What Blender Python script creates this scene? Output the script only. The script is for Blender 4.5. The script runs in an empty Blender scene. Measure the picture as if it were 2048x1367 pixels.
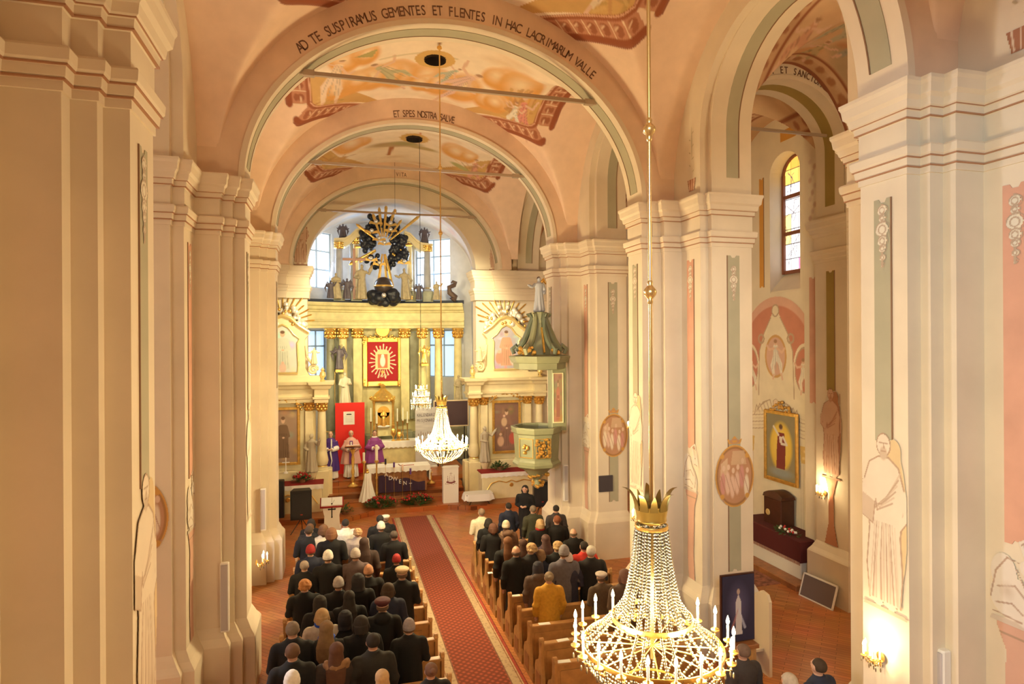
import bpy, bmesh, math, random
import numpy as np
from mathutils import Vector, Matrix, Euler
PI = math.pi; sin = math.sin; cos = math.cos; R = math.radians
random.seed(7)
S = bpy.context.scene
COL = S.collection
# ---------------- camera ----------------
FPX = 1255.0; YAW = 15.5; EYE = 6.2; ROLL = 0.33
cam_d = bpy.data.cameras.new('camera'); cam = bpy.data.objects.new('camera', cam_d); COL.objects.link(cam)
cam_d.sensor_width = 36; cam_d.lens = FPX / 2048 * 36; cam_d.clip_start = .05; cam_d.clip_end = 200
cam.location = (0, 0, EYE)
cam.rotation_euler = (Euler((PI/2, 0, -R(YAW))).to_matrix() @ Matrix.Rotation(-R(ROLL), 3, 'Z')).to_euler()
S.camera = cam
# ---------------- world, exposure ----------------
S.view_settings.view_transform = 'Standard'; S.view_settings.look = 'None'
S.view_settings.exposure = 0.0; S.view_settings.gamma = 1; S.view_settings.use_curve_mapping = False
w = bpy.data.worlds.new('world'); S.world = w; w.use_nodes = True
w.node_tree.nodes['Background'].inputs[0].default_value = (1.0, .42, .16, 1)
w.node_tree.nodes['Background'].inputs[1].default_value = .30
S.cycles.max_bounces = 6; S.cycles.diffuse_bounces = 4; S.cycles.glossy_bounces = 3; S.cycles.transmission_bounces = 4
S.cycles.sample_clamp_indirect = 4; S.cycles.caustics_reflective = False; S.cycles.caustics_refractive = False
def lamp(name, kind, loc, energy, color, size=.3, rot=None, spot=None):
    d = bpy.data.lights.new(name, kind); o = bpy.data.objects.new(name, d); COL.objects.link(o)
    d.energy = energy; d.color = color; o.location = loc
    if kind == 'AREA': d.shape = 'DISK'; d.size = size
    else: d.shadow_soft_size = size
    if rot: o.rotation_euler = rot
    if spot: d.spot_size = R(spot); d.spot_blend = .6
    return o
WARM = (1, .70, .38)
CX, HW = 2.305, 3.895
# unseen sanctuary floodlights and nave lamps (the chandeliers carry their own in their builders)
def aim(o, p):
    o.rotation_euler = (Vector(p) - o.location).to_track_quat('-Z', 'Y').to_euler()
for (x, y, z, e, tx, ty, tz) in ((.5, 22.2, 8.6, 780, 1.2, 30, 4.5), (4.4, 22.2, 8.6, 780, 3.6, 30, 4.5),
                                 (.6, 20.5, 7.0, 400, -2.0, 25, 5.2), (4.2, 20.5, 7.0, 400, 6.8, 25, 5.2)):
    o = lamp('unseen_floodlight', 'SPOT', (x, y, z), e, (1, .86, .52), .15, spot=118 if y > 22 else 64); aim(o, (tx, ty, tz))
for x, tx in ((-.9, 3.2), (5.2, 1.2)): o = lamp('unseen_floodlight', 'SPOT', (x, 25.9, 5.6), 380, (1, .86, .48), .15, spot=95); aim(o, (tx, 29.6, 4.6))  # low pair added to brighten the retable shaded by the entablature
# daylight from the apse, left and west, then two added warm lights
for x in (-.2, 4.8): o = lamp('apse_daylight', 'AREA', (x, 30.9, 10.0), 150, (.62, .76, 1), 1.3); aim(o, (2.3, 28.0, 9.0))
o = lamp('left_aisle_daylight', 'AREA', (-6.2, 12.5, 6.5), 800, (.95, .93, 1), 2.5); aim(o, (-3, 11, 5))
o = lamp('unseen_west_light', 'SPOT', (-1.3, -3.5, 8.2), 2600, (.62, .88, 1.0), .8, spot=44); aim(o, (7.2, 6.0, 5.4))
o = lamp('unseen_west_light', 'SPOT', (-1.2, -3.5, 9.2), 3400, (1, .92, .78), .8, spot=24); aim(o, (7.6, 17.0, 5.0))  # narrow warm spot added to brighten the pulpit pier
o = lamp('right_aisle_fill', 'AREA', (10.2, 3.0, 8.0), 230, (1, .76, .45), 2.5); aim(o, (10, 12, 4))  # warm fill added to lift the right aisle floor and arch

# ---------------- helpers ----------------
_r = R(ROLL)
_t = R(YAW)
def ray(u, v):
    du, dv = u - 1024, v - 683.5
    a = (du * cos(_r) - dv * sin(_r)) / FPX; b = (dv * cos(_r) + du * sin(_r)) / FPX
    return Vector((sin(_t) + a * cos(_t), cos(_t) - a * sin(_t), -b))
def at(u, v, Y): d = ray(u, v); return Vector((0, 0, EYE)) + d * (Y / d.y)
def atx(u, v, X): d = ray(u, v); return Vector((0, 0, EYE)) + d * (X / d.x)
def atz(u, v, Z): d = ray(u, v); return Vector((0, 0, EYE)) + d * ((Z - EYE) / d.z)

MATS = {}
def mat(name, col, rough=.6, metal=0., var=0., scale=4., bump=0., attr=None, emit=None, es=0., alpha=None, spec=None, trans=0., sheen=0.):
    if name in MATS: return MATS[name]
    m = bpy.data.materials.new(name); m.use_nodes = True; MATS[name] = m
    N = m.node_tree.nodes; L = m.node_tree.links; b = N['Principled BSDF']
    b.inputs['Base Color'].default_value = (*col, 1); b.inputs['Roughness'].default_value = rough; b.inputs['Metallic'].default_value = metal
    if spec is not None: b.inputs['Specular IOR Level'].default_value = spec
    if trans: b.inputs['Transmission Weight'].default_value = trans
    if sheen: b.inputs['Sheen Weight'].default_value = sheen
    if emit: b.inputs['Emission Color'].default_value = (*emit, 1); b.inputs['Emission Strength'].default_value = es
    src = None
    if attr:
        a = N.new('ShaderNodeAttribute'); a.attribute_name = attr; src = a.outputs['Color']
    if var or bump:
        tc = N.new('ShaderNodeTexCoord'); n = N.new('ShaderNodeTexNoise'); n.inputs['Scale'].default_value = scale; n.inputs['Detail'].default_value = 6
        L.new(tc.outputs['Object'], n.inputs['Vector'])
        if var:
            mr = N.new('ShaderNodeMapRange'); mr.inputs[1].default_value = .3; mr.inputs[2].default_value = .7
            mr.inputs[3].default_value = 1 - var; mr.inputs[4].default_value = 1 + var
            L.new(n.outputs['Fac'], mr.inputs[0])
            mx = N.new('ShaderNodeMix'); mx.data_type = 'RGBA'; mx.blend_type = 'MULTIPLY'; mx.inputs[0].default_value = 1
            if src: L.new(src, mx.inputs[6])
            else: mx.inputs[6].default_value = (*col, 1)
            L.new(mr.outputs[0], mx.inputs[7]); src = mx.outputs[2]
        if bump:
            bp = N.new('ShaderNodeBump'); bp.inputs['Strength'].default_value = bump; bp.inputs['Distance'].default_value = .02
            L.new(n.outputs['Fac'], bp.inputs['Height']); L.new(bp.outputs[0], b.inputs['Normal'])
    if src: L.new(src, b.inputs['Base Color'])
    return m
PLASTER = mat('cream_plaster', (.75, .645, .49), .85, var=.06, scale=1.3, bump=.15)
PLASTER_PINK = mat('pink_plaster', (.66, .36, .25), .85, var=.08, scale=2)
PLASTER_GREEN = mat('sage_plaster', (.42, .39, .27), .85, var=.06, scale=2)
PLASTER_OLIVE = mat('olive_plaster', (.36, .26, .07), .85, var=.06, scale=2)
PLASTER_OCHRE = mat('ochre_plaster', (.62, .30, .06), .85, var=.06, scale=2)
PAINT = mat('fresco_paint', (1, 1, 1), .85, attr='Col', var=.05, scale=3)
GOLD = mat('gilding', (.90, .58, .16), .30, .85, var=.15, scale=9, bump=.3)
BRASS = mat('brass', (.80, .58, .24), .25, .9)
WOOD = mat('pew_wood', (.33, .13, .045), .42, var=.25, scale=6)
WOOD_L = mat('light_oak', (.50, .27, .10), .45, var=.2, scale=6)
DWOOD = mat('dark_wood', (.07, .022, .012), .4, var=.2)
WHITE = mat('white_paint', (.85, .81, .74), .55)
LINEN = mat('white_linen', (.86, .82, .76), .9)
BLACK = mat('black_plastic', (.012, .012, .014), .45)
IRON = mat('dark_iron', (.03, .028, .03), .4, .7)
STONE = mat('statue_stone', (.44, .36, .22), .7, var=.15, scale=8)
MARBLE_G = mat('green_marbling', (.70, .61, .30), .45, var=.14, scale=3)
MARBLE_D = mat('grey_green_marbling', (.29, .29, .19), .4, var=.12, scale=4)
CREAM = mat('cream_altar_paint', (.82, .70, .42), .5, var=.06, scale=3)
SILVER = mat('silver', (.75, .72, .66), .35, .7)
DCLOUD = mat('dark_blue_cloud', (.010, .012, .020), .4, var=.3, scale=7)
REDC = mat('red_velvet', (.28, .012, .012), .85)
FLAME = mat('candle_flame', (1, .8, .45), .5, emit=(1, .78, .42), es=14)
CANDLE = mat('candle_wax', (.92, .86, .7), .5, emit=(1, .8, .5), es=.6)
WAX = mat('plain_wax', (.88, .82, .66), .5)
CRYSTAL = mat('crystal', (.95, .88, .66), .12, .35, emit=(1, .84, .5), es=.28)

def link(name, me, m=None, parent=None, loc=None, rot=None):
    o = bpy.data.objects.new(name, me); COL.objects.link(o)
    if m is not None and me is not None and not me.materials: me.materials.append(m)
    if parent: o.parent = parent
    if loc is not None: o.location = loc
    if rot is not None: o.rotation_euler = rot
    return o
def empty(name, loc=(0, 0, 0), rz=0):
    o = bpy.data.objects.new(name, None); COL.objects.link(o); o.location = loc; o.rotation_euler = (0, 0, rz); o.empty_display_size = .1
    return o
def tag(o, label=None, cat=None, group=None, kind=None):
    if label: o['label'] = label
    if cat: o['category'] = cat
    if group: o['group'] = group
    if kind: o['kind'] = kind
    return o
class MB:
    """collects shapes; build() links them as one mesh object"""
    def __init__(s): s.v = []; s.f = []
    def add(s, vs, fs):
        b = len(s.v); s.v += [tuple(p) for p in vs]; s.f += [tuple(i + b for i in f) for f in fs]; return s
    def box(s, x0, x1, y0, y1, z0, z1, M=None):
        vs = [Vector(p) for p in ((x0, y0, z0), (x1, y0, z0), (x1, y1, z0), (x0, y1, z0), (x0, y0, z1), (x1, y0, z1), (x1, y1, z1), (x0, y1, z1))]
        if M: vs = [M @ p for p in vs]
        return s.add(vs, [(3, 2, 1, 0), (4, 5, 6, 7), (0, 1, 5, 4), (1, 2, 6, 5), (2, 3, 7, 6), (3, 0, 4, 7)])
    def bbox(s, x0, x1, y0, y1, z0, z1, b=.01, M=None):
        # box with chamfered vertical and top edges
        pts = [(x0 + b, y0), (x1 - b, y0), (x1, y0 + b), (x1, y1 - b), (x1 - b, y1), (x0 + b, y1), (x0, y1 - b), (x0, y0 + b)]
        cx, cy = (x0 + x1) / 2, (y0 + y1) / 2; rings = []
        for z, k in ((z0, 0), (z1 - b, 0), (z1, b)):
            rings.append([Vector((x + (k if x < cx else -k), y + (k if y < cy else -k), z)) for x, y in pts])
        return s.rings(rings, M=M)
    def rings(s, rings, closed=True, caps=True, M=None):
        n = len(rings[0]); vs = [Vector(p) for r in rings for p in r]
        if M: vs = [M @ p for p in vs]
        fs = []
        for i in range(len(rings) - 1):
            for j in range(n if closed else n - 1):
                k = (j + 1) % n; fs.append((i * n + j, i * n + k, (i + 1) * n + k, (i + 1) * n + j))
        if caps and closed: fs += [tuple(range(n - 1, -1, -1)), tuple(range((len(rings) - 1) * n, len(rings) * n))]
        return s.add(vs, fs)
    def lathe(s, prof, c=(0, 0, 0), n=16, M=None, sy=1., a0=0., a1=2 * PI, caps=True):
        full = abs(a1 - a0 - 2 * PI) < 1e-6; k = n if full else n + 1
        rr = [[Vector((c[0] + r * cos(a0 + (a1 - a0) * j / n), c[1] + r * sy * sin(a0 + (a1 - a0) * j / n), c[2] + z)) for j in range(k)] for r, z in prof]
        return s.rings(rr, closed=True, M=M, caps=caps and prof[0] != prof[-1])
    def tube(s, pts, r, n=8, caps=True, M=None):
        pts = [Vector(p) for p in pts]; rs = r if isinstance(r, (list, tuple)) else [r] * len(pts); rr = []
        ref = Vector((0, 0, 1))
        for i, p in enumerate(pts):
            d = (pts[min(i + 1, len(pts) - 1)] - pts[max(i - 1, 0)])
            if d.length < 1e-9: d = Vector((0, 0, 1))
            d.normalize(); a = ref.cross(d)
            if a.length < .15: a = Vector((1, 0, 0)).cross(d)
            if i and a.dot(pa) < 0: a = -a
            a.normalize(); b = d.cross(a).normalized(); pa = a
            rr.append([p + a * cos(2 * PI * j / n) * rs[i] + b * sin(2 * PI * j / n) * rs[i] for j in range(n)])
        return s.rings(rr, caps=caps, M=M)
    def ball(s, c, r, n=10, m=6, M=None):
        rx, ry, rz = r if isinstance(r, (list, tuple)) else (r, r, r); c = Vector(c)
        vs = [c + Vector((0, 0, -rz))]
        for i in range(1, m):
            p = -PI / 2 + PI * i / m
            for j in range(n): vs.append(c + Vector((rx * cos(p) * cos(2 * PI * j / n), ry * cos(p) * sin(2 * PI * j / n), rz * sin(p))))
        vs.append(c + Vector((0, 0, rz))); fs = []
        for j in range(n): fs.append((0, 1 + (j + 1) % n, 1 + j))
        for i in range(m - 2):
            for j in range(n):
                a = 1 + i * n + j; b = 1 + i * n + (j + 1) % n; fs.append((a, b, b + n, a + n))
        l = len(vs) - 1
        for j in range(n): fs.append((l, l - n + j, l - n + (j + 1) % n))
        if M: vs = [M @ p for p in vs]
        return s.add(vs, fs)
    def ngon(s, pts, d, axis='y', M=None):
        # outline (a,b) extruded: axis y: x,z outline from y=d0 to d1
        d0, d1 = d
        f = (lambda a, b, t: Vector((a, t, b))) if axis == 'y' else (lambda a, b, t: Vector((t, a, b))) if axis == 'x' else (lambda a, b, t: Vector((a, b, t)))
        return s.rings([[f(a, b, d0) for a, b in pts], [f(a, b, d1) for a, b in pts]], M=M)
    def mesh(s, name='m', smooth=False, ang=None):
        me = bpy.data.meshes.new(name); me.from_pydata(s.v, [], s.f); me.validate()
        bm = bmesh.new(); bm.from_mesh(me); bmesh.ops.recalc_face_normals(bm, faces=bm.faces); bm.to_mesh(me); bm.free()
        if smooth:
            for p in me.polygons: p.use_smooth = True
            if ang: me.set_sharp_from_angle(angle=R(ang))
        return me
    def build(s, name, m=None, parent=None, smooth=False, ang=40, loc=None, rot=None):
        return link(name, s.mesh(name, smooth, ang), m, parent, loc, rot)
def mesh_eval(me, mods):
    o = bpy.data.objects.new('tmp', me); COL.objects.link(o)
    for typ, kw in mods:
        md = o.modifiers.new(typ, typ)
        for k, v in kw.items(): setattr(md, k, v)
    dg = bpy.context.evaluated_depsgraph_get(); dg.update()
    out = bpy.data.meshes.new_from_object(o.evaluated_get(dg)); bpy.data.objects.remove(o)
    return out
def remesh(me, vox=.02, smooth=3, dec=None):
    mods = [('REMESH', dict(mode='VOXEL', voxel_size=vox)), ('SMOOTH', dict(iterations=smooth, factor=.5))]
    if dec: mods.append(('DECIMATE', dict(ratio=dec)))
    out = mesh_eval(me, mods)
    for p in out.polygons: p.use_smooth = True
    return out
def ang_sweep(me): 
    for p in me.polygons: p.use_smooth = True
    return me
def dup(o, loc=None, rz=None, parent=None):
    c = o.copy(); COL.objects.link(c)
    if parent: c.parent = parent
    if loc is not None: c.location = loc
    if rz is not None: c.rotation_euler[2] = rz
    for ch in list(o.children): dup(ch, parent=c)
    return c

# ---------------- painting: per-vertex colours on real grids ----------------
class Paint:
    def __init__(s, x, y, base=None):
        s.x = x; s.y = y; s.c = np.ones(x.shape + (3,)) * (base if base is not None else (.8, .7, .5)); s.m = np.zeros(x.shape) if base is None else np.ones(x.shape)
    def put(s, a, col):
        a = np.clip(a, 0, 1)
        s.c = s.c * (1 - a[..., None]) + np.array(col) * a[..., None]; s.m = np.maximum(s.m, a)
    def ell(s, cx, cy, rx, ry, col, soft=.15, rot=0., op=1.):
        dx = s.x - cx; dy = s.y - cy; c, q = cos(rot), sin(rot)
        d = np.sqrt(((dx * c + dy * q) / rx) ** 2 + ((-dx * q + dy * c) / ry) ** 2)
        s.put((1 - d) / max(soft, 1e-3) * op if soft > 0 else (d < 1) * op, col) if op == 1 else s.put(np.clip((1 - d) / soft, 0, 1) * op, col)
    def ring(s, cx, cy, rx, ry, w, col):
        d = np.sqrt(((s.x - cx) / rx) ** 2 + ((s.y - cy) / ry) ** 2); s.put((abs(d - 1) * min(rx, ry) < w) * 1., col)
    def line(s, pts, w, col, op=1., soft=.3):
        w0, w1 = w if isinstance(w, tuple) else (w, w); n = len(pts) - 1
        for i in range(n):
            (x0, y0), (x1, y1) = pts[i], pts[i + 1]; dx, dy = x1 - x0, y1 - y0; L = dx * dx + dy * dy + 1e-12
            t = np.clip(((s.x - x0) * dx + (s.y - y0) * dy) / L, 0, 1)
            d = np.hypot(s.x - x0 - t * dx, s.y - y0 - t * dy); ww = w0 + (w1 - w0) * (i + t) / n
            s.put(np.clip((ww - d) / (ww * soft + 1e-6), 0, 1) * op, col)
    def poly(s, pts, col, op=1.):
        ins = np.zeros(s.x.shape, bool); n = len(pts)
        for i in range(n):
            (x0, y0), (x1, y1) = pts[i], pts[(i + 1) % n]
            if y0 == y1: continue
            c = ((y0 > s.y) != (y1 > s.y)) & (s.x < (x1 - x0) * (s.y - y0) / (y1 - y0) + x0); ins ^= c
        s.put(ins * op, col)
def grid_obj(name, P, paint, m=None, parent=None, thresh=.25):
    """P: (ny,nx,3) positions; paint: Paint over the same grid; unpainted cells are left out"""
    ny, nx = P.shape[:2]; keep = paint.m > thresh
    idx = np.arange(ny * nx).reshape(ny, nx)
    q = keep[:-1, :-1] & keep[1:, :-1] & keep[:-1, 1:] & keep[1:, 1:]
    F = np.stack([idx[:-1, :-1][q], idx[:-1, 1:][q], idx[1:, 1:][q], idx[1:, :-1][q]], 1)
    used = np.unique(F); mp = -np.ones(ny * nx, int); mp[used] = np.arange(len(used))
    me = bpy.data.meshes.new(name); me.from_pydata(P.reshape(-1, 3)[used].tolist(), [], mp[F].tolist())
    a = me.color_attributes.new('Col', 'FLOAT_COLOR', 'POINT')
    c = np.concatenate([paint.c.reshape(-1, 3)[used], np.ones((len(used), 1))], 1)
    a.data.foreach_set('color', c.ravel())
    for p in me.polygons: p.use_smooth = True
    return link(name, me, m or PAINT, parent)
def panel_grid(w, h, res):
    nx = max(4, int(w / res)); ny = max(4, int(h / res))
    return np.meshgrid(np.linspace(-w / 2, w / 2, nx), np.linspace(0, h, ny))
def painted(name, w, h, O, ux, uy, fn, res=.02, parent=None, base=None, off=.006, m=None):
    """flat painted surface: O bottom-centre, ux across, uy up"""
    x, y = panel_grid(w, h, res); O, ux, uy = np.array(O, float), np.array(ux, float), np.array(uy, float)
    n = np.cross(ux, uy); p = Paint(x, y, base); fn(p, w, h)
    P = O + x[..., None] * ux + y[..., None] * uy + n * off
    return grid_obj(name, P, p, m, parent)
# ================= STRUCTURE =================
FLOORM = mat('herringbone_parquet', (.40, .17, .06), .32, spec=.4)
def parquet(m, c1, c2, sc, rot):
    N = m.node_tree.nodes; L = m.node_tree.links; b = N['Principled BSDF']
    tc = N.new('ShaderNodeTexCoord'); mp = N.new('ShaderNodeMapping'); mp.inputs['Rotation'].default_value[2] = rot
    br = N.new('ShaderNodeTexBrick'); br.inputs['Scale'].default_value = sc; br.inputs['Color1'].default_value = (*c1, 1); br.inputs['Color2'].default_value = (*c2, 1)
    br.inputs['Mortar'].default_value = (c1[0] * .35, c1[1] * .3, c1[2] * .3, 1); br.inputs['Mortar Size'].default_value = .008
    br.inputs['Brick Width'].default_value = .9; br.inputs['Row Height'].default_value = .16
    no = N.new('ShaderNodeTexNoise'); no.inputs['Scale'].default_value = 1.2; mx = N.new('ShaderNodeMix'); mx.data_type = 'RGBA'; mx.blend_type = 'MULTIPLY'; mx.inputs[0].default_value = .5
    L.new(tc.outputs['Object'], mp.inputs[0]); L.new(mp.outputs[0], br.inputs['Vector']); L.new(tc.outputs['Object'], no.inputs['Vector'])
    L.new(br.outputs[0], mx.inputs[6]); L.new(no.outputs['Color'], mx.inputs[7]); L.new(mx.outputs[2], b.inputs['Base Color'])
parquet(FLOORM, (.72, .27, .085), (.55, .19, .06), 1.6, R(45))
STEPM = mat('polished_step_boards', (.5, .17, .05), .28)
parquet(STEPM, (.60, .19, .05), (.46, .13, .035), .9, 0)
def struct(o): o['kind'] = 'structure'; return o
struct(MB().box(-7.2, 13, -4, 33, -.2, 0).build('floor', FLOORM))

ENT = [(8.07, .03), (8.14, .03), (8.17, .07), (8.24, .08), (8.28, .13), (8.36, .14), (8.38, .12), (8.38, .02), (8.68, .02), (8.70, .07), (8.77, .08), (8.80, .14),
       (8.88, .16), (8.92, .22), (9.02, .24), (9.06, .27), (9.10, .27)]
ENT = [(z, k * .62) for z, k in ENT]
BASE = [(0, .15), (1.04, .15), (1.08, .13), (1.16, .075), (1.26, .03), (1.32, 0), (8.069, 0)]
def offset_poly(pts, k):
    out = []; n = len(pts)
    for i in range(n):
        p0, p1, p2 = Vector(pts[i - 1]), Vector(pts[i]), Vector(pts[(i + 1) % n])
        e0 = (p1 - p0).normalized(); e1 = (p2 - p1).normalized(); n0 = Vector((e0.y, -e0.x)); n1 = Vector((e1.y, -e1.x))
        d = 1 + n0.dot(n1); out.append(p1 + (n0 + n1) * (k / max(d, .3)))
    return out
def column_profile(mb, pts, prof):
    a = sum(pts[i][0] * pts[(i + 1) % len(pts)][1] - pts[(i + 1) % len(pts)][0] * pts[i][1] for i in range(len(pts)))
    if a < 0: pts = pts[::-1]
    return mb.rings([[Vector((q.x, q.y, z)) for q in offset_poly(pts, k)] for z, k in prof])
def WX(off, s): return CX + s * (HW + off)
PY = [-.45, 5.96, 12.36, 18.0]
GREY = (.39, .36, .27); PINKC = (.62, .37, .27)
def strip(w, h, notch=.045):
    # panel outline with a notched and scrolled top and bottom
    return [(-w/2, 0), (-w*.2, 0), (-w*.1, notch), (w*.15, notch*.7), (w*.22, 0), (w/2, 0), (w/2, h), (w*.24, h), (w*.14, h-notch), (-w*.12, h-notch), (-w*.22, h), (-w/2, h)]
def panel_strip(name, parent, O, ux, w, h, m):
    """raised flat panel: O bottom centre on the face, ux across, height h"""
    ux = Vector(ux); O = Vector(O); n = ux.cross(Vector((0, 0, 1)))
    mb = MB(); pts = strip(w, h)
    mb.rings([[O + ux * a + Vector((0, 0, b)) + n * k for a, b in pts] for k in (-.02, .008)])
    o = mb.build(name, m, parent); 
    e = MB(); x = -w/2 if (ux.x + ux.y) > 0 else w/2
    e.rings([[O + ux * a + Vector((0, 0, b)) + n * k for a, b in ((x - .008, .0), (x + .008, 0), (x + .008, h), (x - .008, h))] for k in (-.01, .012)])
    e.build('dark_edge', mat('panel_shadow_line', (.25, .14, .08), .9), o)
    return o
LN = (.42, .28, .19); LF = (.74, .63, .50); LM = (.58, .45, .33)
def saint(seed=0, pal=(LN, LF, LM), shadow=(.66, .50, .28), book=True):
    rnd = random.Random(seed)
    ln, lf, lm = pal
    def fn(p, w, h):
        H = h; k = H / 2.1
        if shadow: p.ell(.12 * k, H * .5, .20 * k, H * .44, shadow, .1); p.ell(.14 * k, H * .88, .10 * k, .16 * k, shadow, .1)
        # corbel ledge
        p.poly([(-.30 * k, 0), (.32 * k, 0), (.28 * k, .05 * k), (-.27 * k, .05 * k)], lm)
        body = [(-.20, .10), (-.24, .5), (-.20, .95), (-.25, 1.25), (-.27, 1.5), (-.20, 1.70), (-.07, 1.78), (.07, 1.78), (.20, 1.68), (.27, 1.45), (.26, 1.15), (.22, .9), (.25, .45), (.22, .10)]
        p.poly([(a * k, b * k) for a, b in body], lf)
        for a, b in ((-.08, .04), (.1, .04)): p.ell(a * k, (b + .04) * k, .08 * k, .035 * k, lf, .3)
        p.line([(a * k, b * k) for a, b in body], .013 * k, ln, .9)
        for i in range(8): p.line([((-.18 + i * .052) * .8 * k, 1.0 * k), ((-.20 + i * .056) * k, .13 * k)], (.010 * k, .026 * k), LM if i % 2 else LF, .55, 1.)
        for i in range(9):
            x0 = (-.17 + i * .042) + rnd.uniform(-.01, .01)
            p.line([(x0 * .7 * k, 1.02 * k), ((x0 + rnd.uniform(-.02, .02)) * k, .6 * k), ((x0 * 1.15) * k, .13 * k)], (.006 * k, .014 * k), ln if i % 2 else lm, .8)
        for i in range(6):
            p.line([((.22 - i * .02) * k, (1.62 - i * .07) * k), ((.06 - .03 * i) * k, (1.35 - i * .04) * k), ((-.16 + .01 * i) * k, (1.12 + i * .03) * k)], .012 * k, ln if i % 2 else lm, .75)
        p.line([(-.25 * k, 1.45 * k), (-.30 * k, 1.25 * k), (-.18 * k, 1.16 * k)], .045 * k, lf); p.line([(-.30 * k, 1.47 * k), (-.345 * k, 1.25 * k), (-.20 * k, 1.11 * k)], .009 * k, ln)
        p.line([(.26 * k, 1.4 * k), (.30 * k, 1.15 * k), (.20 * k, 1.02 * k)], .045 * k, lf); p.line([(.31 * k, 1.4 * k), (.35 * k, 1.15 * k), (.22 * k, .97 * k)], .009 * k, ln)
        if book: p.poly([(-.30 * k, 1.32 * k), (-.12 * k, 1.24 * k), (-.15 * k, .98 * k), (-.33 * k, 1.06 * k)], lm); p.line([(-.12 * k, 1.24 * k), (-.15 * k, .98 * k), (-.33 * k, 1.06 * k)], .008 * k, ln)
        else: p.line([(.28 * k, 1.95 * k), (.24 * k, .15 * k)], .012 * k, ln)
        p.ell(0, 1.92 * k, .095 * k, .13 * k, lf, .12); p.ring(0, 1.92 * k, .095 * k, .13 * k, .008 * k, ln)
        p.ell(0, 1.82 * k, .06 * k, .09 * k, lm, .3)
        p.line([(-.055 * k, 1.94 * k), (-.02 * k, 1.94 * k)], .010 * k, ln); p.line([(.02 * k, 1.94 * k), (.055 * k, 1.94 * k)], .010 * k, ln); p.line([(0, 1.94 * k), (.012 * k, 1.88 * k)], .008 * k, ln); p.line([(-.03 * k, 1.845 * k), (.03 * k, 1.845 * k)], .008 * k, ln)
    return fn
def medallion(seed, rim=(.70, .42, .10), bg=(.60, .36, .20), k=1.):
    rnd = random.Random(seed)
    def fn(p, w, h):
        cx, cy = 0, h * .44; rx, ry = w * .46, h * .42
        p.ell(cx, cy, rx, ry, rim, .02); p.ell(cx, cy, rx * .86, ry * .88, bg, .04)
        p.poly([(-rx * .8, cy - ry * .55), (rx * .8, cy - ry * .55), (rx * .6, cy - ry * .8), (-rx * .6, cy - ry * .8)], (.50, .30, .18))
        p.ell(0, cy, rx * .93, ry * .94, (.36, .18, .07), .02); p.ell(0, cy, rx * .86, ry * .88, bg, .04); p.poly([(-.75 * rx, cy - .1 * ry), (-.35 * rx, cy - .1 * ry), (-.35 * rx, cy + .6 * ry), (-.7 * rx, cy + .4 * ry)], (.64, .44, .28))
        for i in range(6):
            x = (-.6 + i * .24) * rx; t = rnd.uniform(-.1, .25) * ry; c = rnd.choice(((.72, .50, .38), (.60, .30, .25), (.55, .50, .32), (.78, .66, .50)))
            p.ell(x, cy + t - .25 * ry, .15 * rx, .42 * ry, c, .3); p.ell(x + .02, cy + t + .25 * ry, .085 * rx, .10 * ry, (.72, .52, .38), .2); p.line([(x - .1 * rx, cy + t), (x + .12 * rx, cy + t - .5 * ry)], .02 * rx, (.42, .22, .14), .8)
        p.poly([(-.2 * rx, cy + .35 * ry), (.6 * rx, cy + .35 * ry), (.5 * rx, cy + .8 * ry), (-.1 * rx, cy + .8 * ry)], (.66, .48, .30), .6)
        for a in range(4): p.ell(cx + rx * .9 * cos(PI / 4 + a * PI / 2), cy + ry * .9 * sin(PI / 4 + a * PI / 2), rx * .12, ry * .09, rim, .2)
        # crown above
        y0 = cy + ry; p.poly([(-.3 * rx, y0), (.3 * rx, y0), (.42 * rx, y0 + .22 * ry), (.2 * rx, y0 + .13 * ry), (0, y0 + .30 * ry), (-.2 * rx, y0 + .13 * ry), (-.42 * rx, y0 + .22 * ry)], rim)
        p.ring(0, y0 + .1 * ry, .2 * rx, .06 * ry, .03 * rx, (.5, .28, .15))
    return fn
def trophy(seed):
    def fn(p, w, h):
        c = (.74, .68, .55); d = (.48, .36, .26)
        p.line([(0, h), (0, 0)], .02, d); 
        for i, (yy, r) in enumerate(((.9, .07), (.78, .05), (.6, .10), (.42, .07), (.3, .05), (.16, .04), (.05, .025))):
            p.ell(0, yy * h, r, r * .9, c, .3); p.ring(.01, yy * h, r, r * .9, .009, d); p.ell(-r * .5, yy * h - .02, r * .5, r * .4, c, .3); p.ring(0, yy * h, r * .5, r * .5, .008, d)
    return fn
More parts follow.
